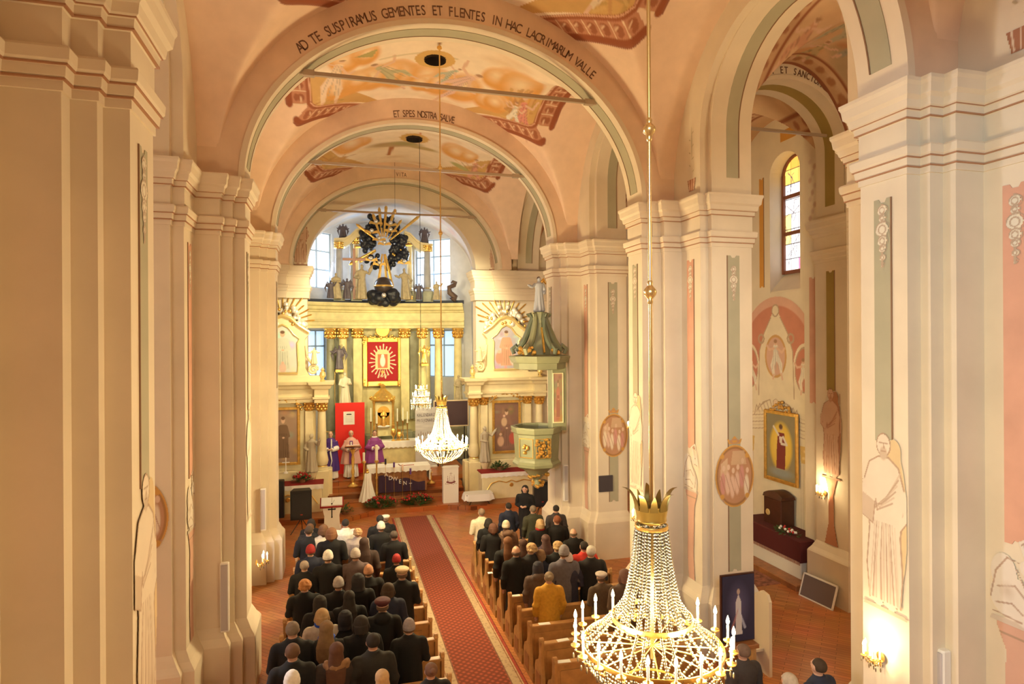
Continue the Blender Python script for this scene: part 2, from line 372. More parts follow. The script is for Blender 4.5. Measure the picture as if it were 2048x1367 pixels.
def beast(p, w, h):
    F = (.74, .66, .56); D = (.42, .28, .20); M_ = (.60, .50, .40)
    p.poly([(-.30, .0), (.30, 0), (.27, .06), (-.27, .06)], M_); p.ell(-.06, .30, .24, .25, F, .08); p.ell(-.14, .55, .15, .22, F, .1); p.ell(.14, .66, .12, .12, F, .1); p.ell(.20, .60, .08, .06, F, .2)
    p.line([(.10, .75), (.04, .92), (.14, .98), (.18, .86)], (.03, .02), F); p.line([(.20, .75), (.28, .90)], (.025, .015), F); p.line([(.05, .45), (.18, .25), (.14, .07)], .06, F); p.line([(-.2, .3), (-.05, .14), (.08, .08)], .06, F)
    for a in ([(-.28, .25), (-.22, .55), (-.10, .72), (.02, .70)], [(-.2, .38), (-.02, .44), (.08, .34)], [(-.22, .2), (-.05, .24), (.06, .16)], [(.05, .9), (.12, .95), (.16, .86)], [(.12, .58), (.22, .56)], [(.0, .62), (.06, .5), (.16, .3), (.13, .1)], [(-.28, .1), (.05, .07)]): p.line(a, .011, D, .9)
    p.ell(.15, .70, .016, .016, D, .2); p.ell(-.1, .36, .10, .12, M_, .9)
PIER_LAB = {(1, 1): 'cream stepped church pier nearest the camera on the right', (2, 1): 'cream stepped church pier behind the large crystal chandelier', (3, 1): 'cream church pier carrying the green pulpit',
            (1, -1): 'shadowed stepped church pier filling the left edge', (2, -1): 'second stepped church pier on the left, with the oval painting half hidden beside it', (3, -1): 'farthest church pier on the left beside the black loudspeaker',
            (0, 1): 'church pier beside the camera on the right', (0, -1): 'church pier beside the camera on the left'}
PIERS = {}
def pier(i, s):
    y = PY[i]; k = .95 if i == 3 else 1.
    half = [(0, .325), (.189, .325), (.189, .45), (.371, .45), (.371, .605), (.77, .605), (.77, 1.32 * k), (.94, 1.32 * k), (.94, 1.457 * k), (1.85, 1.457 * k), (1.85, .62), (2.05, .62)]
    pl = [(WX(a, s), y - b) for a, b in half]; pts = pl + [(WX(a, s), y + b) for a, b in half[::-1]]
    mb = MB(); column_profile(mb, pts, BASE + ENT)
    o = mb.build('pillar', PLASTER); tag(o, PIER_LAB[(i, s)], 'pillar', 'stepped piers of the nave'); PIERS[(i, s)] = o
    for z, kk in ((8.15, .05), (8.25, .09), (8.695, .06), (8.785, .095), (8.90, .14)):
        mb = MB(); column_profile(mb, pts, [(z - .007, kk * .62 + .012), (z + .007, kk * .62 + .012)]); mb.build('cornice_line', mat('paint_and_shadow_line', (.42, .22, .12), .9), o)  # reddish bands stand in for shadow gaps and painted lines of the mouldings
    if i == 0: return o
    nx = (0, 1, 0) if s > 0 else (0, -1, 0)      # across-direction on nave faces; normal = ux x z
    ux = (0, -1, 0) if s > 0 else (0, 1, 0)
    # normal must face the nave (-s x)
    def face(off, d, z, w, h, nm, m): return panel_strip(nm, o, (WX(off, s), y + d, z), ux, w, h, m)
    face(0, 0, 5.0, .24, 2.86, 'sage_panel', PLASTER_GREEN)
    face(.77, -.95, 4.0, .26, 3.86, 'pink_panel', PLASTER_PINK)
    if i < 3 or s > 0:
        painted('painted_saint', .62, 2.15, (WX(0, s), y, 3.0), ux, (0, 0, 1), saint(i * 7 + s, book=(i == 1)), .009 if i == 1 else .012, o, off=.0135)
    painted('painted_beast', .66, 1.15, (WX(.77, s), y - .95, 3.12), ux, (0, 0, 1), beast, .011, o, off=.0135)
    q = painted('painted_pedestal', .5, 1.82, (WX(.77, s), y - .95, 1.33), ux, (0, 0, 1), lambda p, w, h: (p.poly([(-.12, 0), (.12, 0), (.08, .5), (.12, 1.5), (.22, 1.75), (.25, 2), (-.25, 2), (-.22, 1.75), (-.12, 1.5), (-.16, .5)], PINKC), p.line([(-.25, 1.8), (.25, 1.8)], .012, LN), p.line([(-.18, 1.68), (.18, 1.68)], .012, LN)), .012, o, off=.0125)
    for nm, off, d, z in (('painted_trophy', 0, 0, 7.05), ('painted_trophy', .77, -.95, 7.0)):
        painted(nm, .26, .75, (WX(off, s), y + d, z), ux, (0, 0, 1), trophy(1), .009, o, off=.0135)
    # west face: sage panel with oval painting
    xw = WX(1.42, s); yw = y - 1.457 * k; uw = (1, 0, 0)
    panel_strip('sage_panel', o, (xw, yw, 1.6), uw, .28, 6.3, PLASTER_GREEN)
    painted('painted_trophy', .3, .7, (xw, yw, 7.0), uw, (0, 0, 1), trophy(2), .01, o, off=.0135)
    painted('oval_painting', .98, 1.50, (xw, yw, 2.84), uw, (0, 0, 1), medallion(i * 3 + s, rim=(.62, .33, .08), bg=(.50, .27, .15)), .011, o, off=.0135)
    return o
for i in (0, 1, 2, 3):
    for s in (1, -1): pier(i, s)

# transverse arches of the nave
ARCHF = mat('arch_face_plaster', (.76, .56, .40), .85, var=.1, scale=1.6)
def ell(a, b, n=64, t0=0., t1=PI): return [(a * cos(t0 + (t1 - t0) * j / n), b * sin(t0 + (t1 - t0) * j / n)) for j in range(n + 1)]
def arch_ring(mb, cx, zs, inner, outer, y0, y1):
    n = len(inner); rr = []
    for (a, b), (c, d) in zip(inner, outer):
        rr.append([Vector((cx + a, y0, zs + b)), Vector((cx + c, y0, zs + d)), Vector((cx + c, y1, zs + d)), Vector((cx + a, y1, zs + b))])
    mb.rings(rr)
ZS = 9.10
SOFF = PLASTER_GREEN
def soffit(name, parent, cx, a, b, yc, w, m, t0=R(9), t1=R(171), zs=ZS, stilt=0):
    mb = MB(); rr = []
    pts = ell(a - .01, b - .01, 56, t0, t1)
    for p, q in pts: rr.append([Vector((cx + p, yc - w/2, zs + q)), Vector((cx + p, yc + w/2, zs + q)), Vector((cx + p * 1.01, yc + w/2, zs + q * 1.01)), Vector((cx + p * 1.01, yc - w/2, zs + q * 1.01))])
    mb.rings(rr); o = mb.build(name, m, parent, True, 30)
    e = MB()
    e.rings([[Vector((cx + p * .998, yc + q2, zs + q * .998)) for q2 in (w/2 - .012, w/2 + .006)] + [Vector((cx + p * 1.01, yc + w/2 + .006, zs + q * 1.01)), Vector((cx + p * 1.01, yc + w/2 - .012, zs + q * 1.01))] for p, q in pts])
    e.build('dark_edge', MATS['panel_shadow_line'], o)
    return o
def lettering(name, text, place, size, m, parent, span):
    """place(t) -> (position, right, up) for t in 0..1 along the line"""
    mb = MB(); n = len(text); dg = None
    cache = {}
    for j, ch in enumerate(text):
        if ch == ' ': continue
        if ch not in cache:
            cu = bpy.data.curves.new('glyph', 'FONT'); cu.body = ch; cu.size = size; cu.align_x = 'CENTER'; cu.extrude = .004; cu.resolution_u = 3
            ob = bpy.data.objects.new('glyph', cu); COL.objects.link(ob); dg = bpy.context.evaluated_depsgraph_get(); dg.update()
            me = bpy.data.meshes.new_from_object(ob.evaluated_get(dg)); cache[ch] = ([v.co.copy() for v in me.vertices], [tuple(p.vertices) for p in me.polygons])
            bpy.data.objects.remove(ob); bpy.data.curves.remove(cu)
        vs, fs = cache[ch]; t = span[0] + (span[1] - span[0]) * (j + .5) / n; P, rx, up = place(t); P, rx, up = Vector(P), Vector(rx), Vector(up); nn = rx.cross(up)
        mb.add([P + rx * v.x * .72 + up * v.y + nn * v.z for v in vs], fs)
    return mb.build(name, m, parent)
LETTER = mat('painted_lettering', (.16, .08, .05), .9)
TEXTS = {1: None, 2: ('AD TE SUSPIRAMUS GEMENTES ET FLENTES IN HAC LACRIMARUM VALLE', R(136), R(47), .27), 3: ('ET SPES NOSTRA SALVE', R(101), R(77), .27), 4: ('VITA', R(92), R(86.5), .22)}
for i, yc in ((0, PY[0]), (1, PY[1]), (2, PY[2]), (3, PY[3]), (4, 24.55)):
    mb = MB(); hw = .325 if i < 4 else .40
    arch_ring(mb, CX, ZS, ell(HW, 3.25), ell(HW + .10, 3.35), yc - hw - .03, yc + hw + .03)
    o = struct(mb.build('trim_%d' % (i + 1), PLASTER, None, True, 30))
    mb = MB(); arch_ring(mb, CX, ZS, ell(HW + .09, 3.34), ell(HW + .50, 3.95), yc - hw, yc + hw); mb.build('arch_face', ARCHF, o, True, 30)
    soffit('soffit_panel', o, CX, HW, 3.25, yc, .30, SOFF, R(5), R(175))
    tx = TEXTS.get(i)
    if tx:
        T, a0, a1, sz = tx
        def place(t, a0=a0, a1=a1, yc=yc, hw=hw):
            a = a0 + (a1 - a0) * t; x = (HW + .17) * cos(a); z = (3.25 + .17) * sin(a); tan = Vector(((HW + .17) * sin(a), 0, -(3.42) * cos(a))).normalized()
            return (CX + x, yc - hw - .006, ZS + z), tan, Vector((-tan.z, 0, tan.x))
        lettering('latin_lettering', T, place, sz, LETTER, o, (0, 1))
# tie rods
for yc, z0, lab in ((PY[2] - .1, 11.22, 'iron tie rod across the nearest painted arch'), (PY[3] - .1, 11.12, 'iron tie rod across the middle arch of the nave'), (24.4, 11.15, 'iron tie rod across the farthest arch before the high altar')):
    mb = MB(); a = 2.92
    mb.box(CX - a - .15, CX + a + .15, yc - .035, yc + .035, z0 - .035, z0 + .035)
    for q in (-1, 1): mb.box(CX + q * (a - .12) - .10, CX + q * (a - .12) + .10, yc - .055, yc + .055, z0 - .055, z0 + .055)
    tag(mb.build('tie_rod', mat('painted_iron', (.42, .33, .24), .5, .3)), lab, 'tie rod', 'tie rods under the arches')

# vault bays
VB = (.84, .63, .46); VP = (.82, .60, .45); VS = (.88, .74, .58); CLD = (.72, .36, .10); RBR = (.30, .085, .035); RBL = (.52, .24, .14)
def balustrade(p, hw, sgn):
    pl = [(1.7, -hw), (2.95, -1.25), (3.0, 0), (2.95, 1.25), (1.7, hw)]
    for q in (-1, 1):
        pts = [(q * a, b) for a, b in pl]
        for a, b in zip(pts[:-1], pts[1:]):
            dx, dy = b[0] - a[0], b[1] - a[1]; L = math.hypot(dx, dy); nx, ny = -dy / L, dx / L
            if nx * q < 0: nx, ny = -nx, -ny
            o = .50
            p.poly([a, b, (b[0] + nx * o, b[1] + ny * o), (a[0] + nx * o, a[1] + ny * o)], RBL)
            n = max(2, int(L / .28))
            for j in range(n):
                t = (j + .5) / n; x, y = a[0] + dx * t, a[1] + dy * t
                p.ell(x + nx * .20, y + ny * .20, .10, .10, (.34, .12, .06), .2); p.ell(x + nx * .31, y + ny * .31, .06, .10, (.34, .12, .06), .2)
                p.ell(x + dx / L * .05 + nx * .20, y + ny * .2 + dy / L * .05, .03, .1, (.72, .50, .34), .5)
                p.line([(x + dx / n / 2 + nx * .06, y + dy / n / 2 + ny * .06), (x + dx / n / 2 + nx * .44, y + dy / n / 2 + ny * .44)], .015, (.78, .60, .42))
            p.line([(a[0] + nx * .48, a[1] + ny * .48), (b[0] + nx * .48, b[1] + ny * .48)], .09, RBR); p.line([(a[0] + nx * .55, a[1] + ny * .55), (b[0] + nx * .55, b[1] + ny * .55)], .03, (.30, .10, .05))
            p.line([a, b], .075, (.34, .11, .05)); p.line([(a[0] - nx * .03, a[1] - ny * .03), (b[0] - nx * .03, b[1] - ny * .03)], .02, (.68, .40, .26))
FY = 1.
def cloud(p, cx, cy, rx, n, rnd, col=CLD):
    for j in range(n):
        a = rnd.uniform(-1, 1); x = cx + a * rx; y = cy - (1 - a * a) * .12 * rx + rnd.uniform(-.08, .08); r = rnd.uniform(.28, .42) * (1.25 - abs(a) * .5)
        f = abs(FY); p.ell(x, y, r * 1.15, r * f, col, .3); p.ell(x, y - .08 * f, r * .95, r * .8 * f, (.84, .66, .44), .9)
def fig(p, x, y, s, rot, robe, skin=(.74, .50, .36)):
    c, q = cos(rot), sin(rot); T = lambda a, b: (x + (a * c - b * q) * s, y + (a * q + b * c) * s * FY)
    p.line([T(0, 0), T(-.18, -.35), T(-.1, -.7)], (.16 * s, .08 * s), robe); p.line([T(.05, 0), T(.28, -.3), T(.32, -.65)], (.15 * s, .07 * s), robe); p.line([T(0, .35), T(0, 0)], .15 * s, robe)
    for a in (-.12, 0, .12, .2): p.line([T(a * .5, .35), T(a, -.1), T(a * 1.6, -.5)], .018 * s, tuple(v * .62 for v in robe), .7)
    p.line([T(-.08, .3), T(-.35, .25), T(-.5, .42)], .055 * s, skin); p.line([T(.08, .3), T(.35, .15), T(.5, .3)], .055 * s, skin)
    p.ell(*T(0, .52), .10 * s, .12 * s, skin, .2); p.ell(*T(0, .57), .11 * s, .09 * s, (.42, .24, .14), .3)
    p.line([T(-.1, -.7), T(-.14, -.85)], .05 * s, skin); p.line([T(.32, -.65), T(.38, -.85)], .05 * s, skin)
def vault_paint(i):
    global FY
    FY = -2.
    rnd = random.Random(i * 3 + 1)
    def fn(p, hw):
        p.poly([(-1.7, -hw), (-2.95, -1.25), (-3.0, 0), (-2.95, 1.25), (-1.7, hw), (1.7, hw), (2.95, 1.25), (3.0, 0), (2.95, -1.25), (1.7, -hw)], VS)
        for j in range(14): p.ell(rnd.uniform(-2.4, 2.4), rnd.uniform(-hw, hw), rnd.uniform(.5, 1.1), rnd.uniform(.15, .4), rnd.choice(((.84, .70, .52), (.78, .60, .42), (.82, .66, .44))), .9, rnd.uniform(-.3, .3))
        for q in (-1, 1):    # landscape at the balustrade corners
            p.poly([(q * 1.5, hw), (q * 2.95, 1.25), (q * 3.0, .2), (q * 2.5, .4), (q * 2.1, 1.1), (q * 1.2, hw)], (.62, .38, .14))
            for j in range(16): p.line([(q * rnd.uniform(1.9, 2.8), rnd.uniform(.6, 1.6)), (q * rnd.uniform(1.6, 2.8), rnd.uniform(.8, 1.9))], .04, rnd.choice(((.50, .26, .10), (.70, .48, .20), (.44, .30, .10))), .6)
        if i == 2:
            cloud(p, -.9, 1.05, 1.5, 26, rnd); cloud(p, .9, 1.45, 1.1, 20, rnd); cloud(p, 2.1, .1, .6, 9, rnd); cloud(p, -1.9, -.4, .35, 5, rnd)
            for j in range(14): p.line([(rnd.uniform(2.0, 2.8), rnd.uniform(.1, .5)), (rnd.uniform(2.1, 2.7), rnd.uniform(.9, 1.6))], .05, rnd.choice(((.50, .26, .10), (.60, .34, .12), (.70, .44, .2))), .7)
            fig(p, -1.05, .75, .85, .9, (.50, .46, .28)); fig(p, .75, .95, .95, -.9, (.74, .50, .42)); fig(p, .45, .6, .5, -.9, (.48, .50, .40))
            fig(p, -2.35, .4, .8, -.4, (.80, .62, .46)); fig(p, 2.55, 1.2, .7, .3, (.72, .30, .24)); fig(p, 2.35, 1.3, .5, .2, (.84, .78, .66))
            p.poly([(-1.9, -.5), (-1.4, -.7), (-1.5, -.3)], (.42, .36, .14)); p.line([(-1.3, -.1), (-.3, -.35), (.5, -.25)], .05, (.62, .52, .34), .7)
            for j in range(18): p.line([(rnd.uniform(-.5, 1.1), -1.75 + rnd.uniform(-.15, .2)), (rnd.uniform(-.5, 1.1), -1.6 + rnd.uniform(-.15, .2))], .035, rnd.choice(((.62, .32, .22), (.50, .48, .32), (.70, .42, .32))), .8)
        elif i == 3:
            p.line([(-.5, 1.9), (-.45, .9)], .09, (.45, .18, .08)); p.ell(-.5, .7, 1.0, .35, (.48, .34, .18), .5); p.ell(.0, .55, .7, .3, (.40, .34, .16), .5); p.ell(.6, .8, .7, .22, (.50, .38, .18), .5)
            star = []
            for j in range(8): r = .62 if j % 2 == 0 else .14; star.append((.25 + r * cos(j * PI / 4 + .2), -.25 + r * sin(j * PI / 4 + .2)))
            p.poly(star, (.66, .26, .10)); cloud(p, 1.7, .2, .5, 7, rnd); cloud(p, -1.9, 0, .5, 7, rnd)
            fig(p, 2.5, 1.1, .7, .2, (.72, .36, .24)); p.ell(2.0, 1.3, .4, .25, (.46, .44, .18), .4); p.ell(-2.3, 1.2, .4, .3, (.60, .34, .12), .4)
        else:
            cloud(p, .2, .9, 2.0, 26, rnd); cloud(p, -1.6, -1.2, .6, 8, rnd); fig(p, .6, .5, .9, .4, (.70, .45, .34)); fig(p, -.9, .6, .9, -.4, (.46, .44, .30)); fig(p, 2.3, -.9, .9, .2, (.66, .36, .24)); fig(p, 2.2, .6, .8, -.3, (.76, .62, .44))
            for j in range(5): p.line([(.2 + j * .12, hw - .7), (.22 + j * .12, hw - .35)], .02, (.35, .16, .1))
        balustrade(p, hw, 1)
        for q in (-1, 1):
            p.line([(q * 3.75, -hw + .1), (q * 3.75, -hw + .55)], .05, (.80, .66, .46), .5)
    return fn
def vault(name, i, y0, y1, nres=(210, 130), hole=None, amp=(3.95, 3.5)):
    yc, hw = (y0 + y1) / 2, (y1 - y0) / 2
    sN, dN = np.meshgrid(np.linspace(-1, 1, nres[0]), np.linspace(-1, 1, nres[1]))
    dx = 4.665 * np.sin(sN * PI / 2 * .999); dy = hw * np.sin(dN * PI / 2 * .97) * (1 / math.sin(PI / 2 * .97))
    zb = amp[0] * np.sqrt(np.clip(1 - (dx / 4.35) ** 2, 0, 1)); zl = amp[1] * np.sqrt(np.clip(1 - (dy / (hw + .02)) ** 2, 0, 1))
    k = .12; z = np.maximum(zb, zl) + k * np.exp(-abs(zb - zl) / k) * .5
    P = np.stack([CX + dx, yc + dy, ZS + z], -1); p = Paint(dx, dy, VB)
    p.ell(0, 0, 9, hw * 1.6, VP, .9)
    vault_paint(i)(p, hw)
    if hole: p.ring(hole[0], hole[1], .36, .36, .12, (.66, .42, .14)); p.m[np.hypot(dx - hole[0], dy - hole[1]) < .24] = 0
    return struct(grid_obj(name, P, p))
V0 = vault('ceiling', 0, PY[0] + .3, PY[1] - .3); V1 = vault('ceiling.001', 1, PY[1] + .3, PY[2] - .3, (400, 300)); V2 = vault('ceiling.002', 2, PY[2] + .3, PY[3] - .3, (420, 300), (0, -.05)); V3 = vault('ceiling.003', 3, PY[3] + .3, 24.2, (240, 180), (.2, -.1))
# masonry feet of the arches on top of the piers
for i in range(4):
    for s in (1, -1): x0, x1 = sorted((WX(.40, s), WX(1.0, s))); MB().box(x0, x1, PY[i] - .318, PY[i] + .318, 9.05, 13.35).build('arch_foot', ARCHF, PIERS[(i, s)])
# arcade walls above the openings
def stilted(y0, y1, zs, rise_s, n=28):
    r = (y1 - y0) / 2; c = (y0 + y1) / 2; return [(y0, ZS)] + [(c - r * cos(PI * j / n), zs + r * rise_s * sin(PI * j / n)) for j in range(n + 1)] + [(y1, ZS)]
bounds = {}
for s, nm in ((1, 'wall_right'), (-1, 'wall_left')):
    for i, (a, b) in enumerate(((0, 1), (1, 2), (2, 3), (3, 4))):
        ya = PY[a]; yb = PY[b] if b < 4 else 25.0
        ha = 1.457 * (.95 if a == 3 else 1); hb = 1.457 * (.95 if b == 3 else 1) if b < 4 else 0.2
        mb = MB()
        for o0, o1, dd in ((.77, .95, -.137), (.94, 1.85, 0)):
            y0, y1 = ya + ha + dd, yb - hb - dd; zs = 13.05 - .9 - (y1 - y0) / 2
            pts = [(ya, ZS - .02), (y0, ZS - .02)] + stilted(y0, y1, zs, 1.0) + [(y1, ZS - .02), (yb, ZS - .02), (yb, 13.4), (ya, 13.4)]
            x0, x1 = sorted((WX(o0, s), WX(o1, s))); mb.ngon(pts, (x0, x1), 'x')
        o = struct(mb.build(nm if i == 0 else nm + '.%03d' % i, PLASTER, None, True, 30))
        # soffit strip and thin red line on the wall arch
        y0, y1 = ya + ha, yb - hb; zs = 12.15 - (y1 - y0) / 2; r = (y1 - y0) / 2; c = (y0 + y1) / 2
        pts = [(y1 - .006, ZS + .35)] + [(c + (r - .006) * cos(R(8) * 0 + PI * j / 30), zs + (r - .006) * sin(PI * j / 30)) for j in range(31)] + [(y0 + .006, ZS + .35)]
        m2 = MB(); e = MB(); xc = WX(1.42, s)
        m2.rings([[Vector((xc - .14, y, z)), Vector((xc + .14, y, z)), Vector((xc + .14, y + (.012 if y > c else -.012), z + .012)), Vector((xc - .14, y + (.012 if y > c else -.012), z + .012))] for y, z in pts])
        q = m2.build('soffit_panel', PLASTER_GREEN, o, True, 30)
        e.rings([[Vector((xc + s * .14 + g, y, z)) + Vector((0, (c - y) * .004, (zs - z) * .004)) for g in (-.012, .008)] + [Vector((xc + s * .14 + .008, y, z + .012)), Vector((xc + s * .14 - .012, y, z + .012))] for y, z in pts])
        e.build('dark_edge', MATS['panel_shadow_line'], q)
# painted vases on the wall feet above the right cornice
for i in (1, 2):
    yy = PY[i] - 1.02
    painted('painted_vase', .5, 1.5, (WX(.77, 1), yy, 9.25), (0, -1, 0), (0, 0, 1), lambda p, w, h: (p.poly([(-.1, 0), (.1, 0), (.16, .25), (-.16, .25)], (.40, .18, .10)), [p.line([(a, .02), (a * 1.4, .25)], .012, (.75, .6, .45)) for a in (-.07, 0, .07)], p.line([(0, .25), (.01, 1.4)], .010, (.40, .36, .22)), [p.ell(((-1) ** j) * .06, .4 + j * .13, .05, .025, (.52, .42, .26), .4, ((-1) ** j) * .6) for j in range(7)]), .012, bpy.data.objects['wall_right.001' if i == 2 else 'wall_right'], off=.01)

# ---- right aisle ----
FY = 1.
AX0, AX1 = 8.25, 11.3; ACX = (AX0 + AX1) / 2; AR = (AX1 - AX0) / 2
for i in (1, 2, 3):
    yc = PY[i]; mb = MB()
    pts = [(AX1 + .35, yc - .5), (AX1, yc - .5), (AX1, yc + .5), (AX1 + .35, yc + .5)]
    column_profile(mb, pts, BASE + ENT)
    o = mb.build('wall_pilaster', PLASTER); tag(o, {1: 'cream wall pilaster of the right aisle nearest the camera', 2: 'wall pilaster with a painted saint and lit sconce in the right aisle', 3: 'wall pilaster at the far end of the right aisle'}[i], 'pilaster', 'wall pilasters of the right aisle')
    panel_strip('olive_panel', o, (AX1, yc, 5.0), (0, -1, 0), .26, 2.85, PLASTER_OLIVE)
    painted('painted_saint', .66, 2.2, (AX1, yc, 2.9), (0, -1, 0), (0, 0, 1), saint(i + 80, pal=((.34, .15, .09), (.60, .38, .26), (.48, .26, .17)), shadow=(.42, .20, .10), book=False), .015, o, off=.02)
    painted('painted_pedestal', .5, 1.6, (AX1, yc, 1.33), (0, -1, 0), (0, 0, 1), lambda p, w, h: p.poly([(-.22, 0), (.22, 0), (.10, .5), (.08, 1.2), (.2, 1.6), (-.2, 1.6), (-.08, 1.2), (-.10, .5)], (.50, .22, .12)), .02, o, off=.02)
    m2 = MB(); zs = 11.15 - .45; st = zs - ZS
    inn = [(AR, 0)] + [(a, st + b) for a, b in ell(AR, 1.35, 30)] + [(-AR, 0)]; out = [(AR + .5, 0)] + [(a, st + b) for a, b in ell(AR + .5, 1.95, 30)] + [(-AR - .5, 0)]
    arch_ring(m2, ACX, ZS, inn, out, yc - .45, yc + .45); arch_ring(m2, ACX, ZS, inn, [(a * 1.09, b * 1.03 if b > st else b) for a, b in inn], yc - .49, yc - .44)
    a = struct(m2.build('trim_%d' % (i + 5), PLASTER, None, True, 30))
    m3 = MB(); pts = [(AR, .3)] + [(p, st + q) for p, q in ell(AR, 1.35, 30)] + [(-AR, .3)]
    m3.rings([[Vector((ACX + p * .995, yc - .15, ZS + q - .004)), Vector((ACX + p * .995, yc + .15, ZS + q - .004)), Vector((ACX + p, yc + .15, ZS + q + .01)), Vector((ACX + p, yc - .15, ZS + q + .01))] for p, q in pts])
    m3.build('soffit_panel', PLASTER_OLIVE, a, True, 30)
    if i == 2:
        def place(t):
            g = R(150) - R(135) * t; return (ACX + (AR + .27) * cos(g), yc - .458, zs + 1.6 * sin(g)), (sin(g), 0, -cos(g)), (cos(g), 0, sin(g))
        def place(t, yc=yc, zs=zs):
            g = R(165) - R(150) * t; return (ACX + (AR + .14) * cos(g), yc - .458, zs + 1.48 * sin(g)), (sin(g), 0, -cos(g)), (cos(g), 0, sin(g))
        lettering('latin_lettering', 'A QUI POTENS EST ET SANCTUM NOMEN EIUS', place, .22, LETTER, a, (0, 1))
        r = MB().box(AX0 + .1, AX1 - .1, yc - .03, yc + .03, 11.02, 11.08).build('tie_rod', MATS['painted_iron']); tag(r, 'short iron tie rod in the arch of the right aisle', 'tie rod', 'tie rods under the arches')
def avault(name, y0, y1, seed, cx, half):
    yc, hw = (y0 + y1) / 2, (y1 - y0) / 2; rnd = random.Random(seed)
    sN, dN = np.meshgrid(np.linspace(-1, 1, 130), np.linspace(-1, 1, 170)); dx = half * np.sin(sN * PI / 2); dy = hw * np.sin(dN * PI / 2)
    z = np.maximum(3.3 * np.sqrt(np.clip(1 - (dx / (half + .02)) ** 2, 0, 1)), 3.35 * np.sqrt(np.clip(1 - (dy / (hw + .02)) ** 2, 0, 1)))
    p = Paint(dx, dy, (.60, .38, .22)); p.poly([(-1.2, -hw * .8), (1.2, -hw * .8), (1.2, hw * .85), (-1.2, hw * .85)], (.66, .44, .26))
    for j in range(16): p.ell(rnd.uniform(-1, 1), rnd.uniform(-.2, hw * .9), rnd.uniform(.2, .5), rnd.uniform(.15, .3), rnd.choice(((.52, .26, .14), (.70, .50, .32), (.48, .36, .22), (.64, .36, .18))), .6)
    for (x, y, sc, rb) in ((0, .9, 1.0, (.50, .46, .32)), (-.9, 1.2, .7, (.62, .34, .22)), (.8, 1.3, .8, (.36, .34, .26)), (.1, 2.0, .6, (.52, .40, .22))): fig(p, x, y, sc, 3.14, rb)
    for q in (-1, 1): p.line([(q * 1.25, -hw), (q * 1.25, hw)], .05, (.32, .12, .06)); p.line([(q * 1.6, -hw), (q * 1.6, hw)], .05, (.32, .12, .06)); [p.ell(q * 1.43, -hw + j * .3, .10, .09, (.40, .18, .10), .3) for j in range(int(hw * 2 / .3))]
    p.line([(-1.6, hw * .80), (1.6, hw * .80)], .05, (.32, .12, .06)); p.line([(-1.6, hw * .96), (1.6, hw * .96)], .06, (.32, .12, .06)); [p.ell(-1.5 + j * .3, hw * .88, .10, .12, (.42, .20, .10), .3) for j in range(11)]
    struct(grid_obj(name, np.stack([cx + dx, yc + dy, ZS + z], -1), p))
avault('ceiling.004', PY[0], PY[1] - .4, 1, ACX, AR + .3); avault('ceiling.005', PY[1] + .4, PY[2] - .4, 2, ACX, AR + .3); avault('ceiling.006', PY[2] + .4, PY[3] - .4, 3, ACX, 2.2); avault('ceiling.007', PY[3] + .4, 25, 4, ACX, AR + .3)
for i in range(3): avault('ceiling.%03d' % (8 + i), PY[i] + .2, PY[i + 1] - .2, i + 9, -5.1, 1.9)
# outer walls
mb = MB(); mb.box(11.6, 12.0, -4, 13.59, 0, 13.4); mb.box(11.6, 12.0, 16.8, 25, 0, 13.4)
mb.box(12.0, 12.6, 13.0, 14.2, 0, 13.4); mb.box(12.0, 12.6, 15.42, 17.2, 0, 13.4); mb.box(12.0, 12.6, 14.2, 15.42, 0, 7.55)
pts = [(14.2, 13.4), (14.2, 10.9)] + [(14.81 - .61 * cos(PI * j / 14), 10.9 + .55 * sin(PI * j / 14)) for j in range(15)] + [(15.42, 10.9), (15.42, 13.4)]
mb.ngon(pts, (12.0, 12.6), 'x'); mb.rings([[Vector((12.0, y, 7.5)), Vector((12.6, y, 7.5)), Vector((12.6, y, 8.2)), Vector((12.02, y, 7.6))] for y in (14.2, 15.42)])
OW = struct(mb.build('wall_east', PLASTER))
OW.name = 'wall_right.010'
for y, w, z, h in ((13.27, .26, 4.6, 3.2), (11.5, .28, 4.6, 3.2)): panel_strip('pink_panel', OW, (11.6, y, z), (0, -1, 0), w, h, PLASTER_PINK)
panel_strip('pink_wall_panel', OW, (11.6, 11.5, .4), (0, -1, 0), .5, 3.8, PLASTER_PINK)
panel_strip('ochre_panel', OW, (12.0, 15.78, 7.75), (0, -1, 0), .20, 3.2, PLASTER_OCHRE)
panel_strip('pink_panel', OW, (12.0, 14.0, 11.75), (0, -1, 0), 1.9, .3, PLASTER_OCHRE)
painted('faded_mural', .34, 1.7, (11.6, 13.27, 9.2), (0, -1, 0), (0, 0, 1), lambda p, w, h: [p.ell((j % 3 - 1) * .08, j * .16 + .1, .10, .12, ((.60, .42, .32), (.66, .52, .42))[j % 2], .7) for j in range(10)], .02, OW)
mb = MB(); mb.box(-7.4, -7.0, -4, 25, 0, 13.4); struct(mb.build('wall_left.010', mat('white_plaster', (.80, .76, .68), .85)))
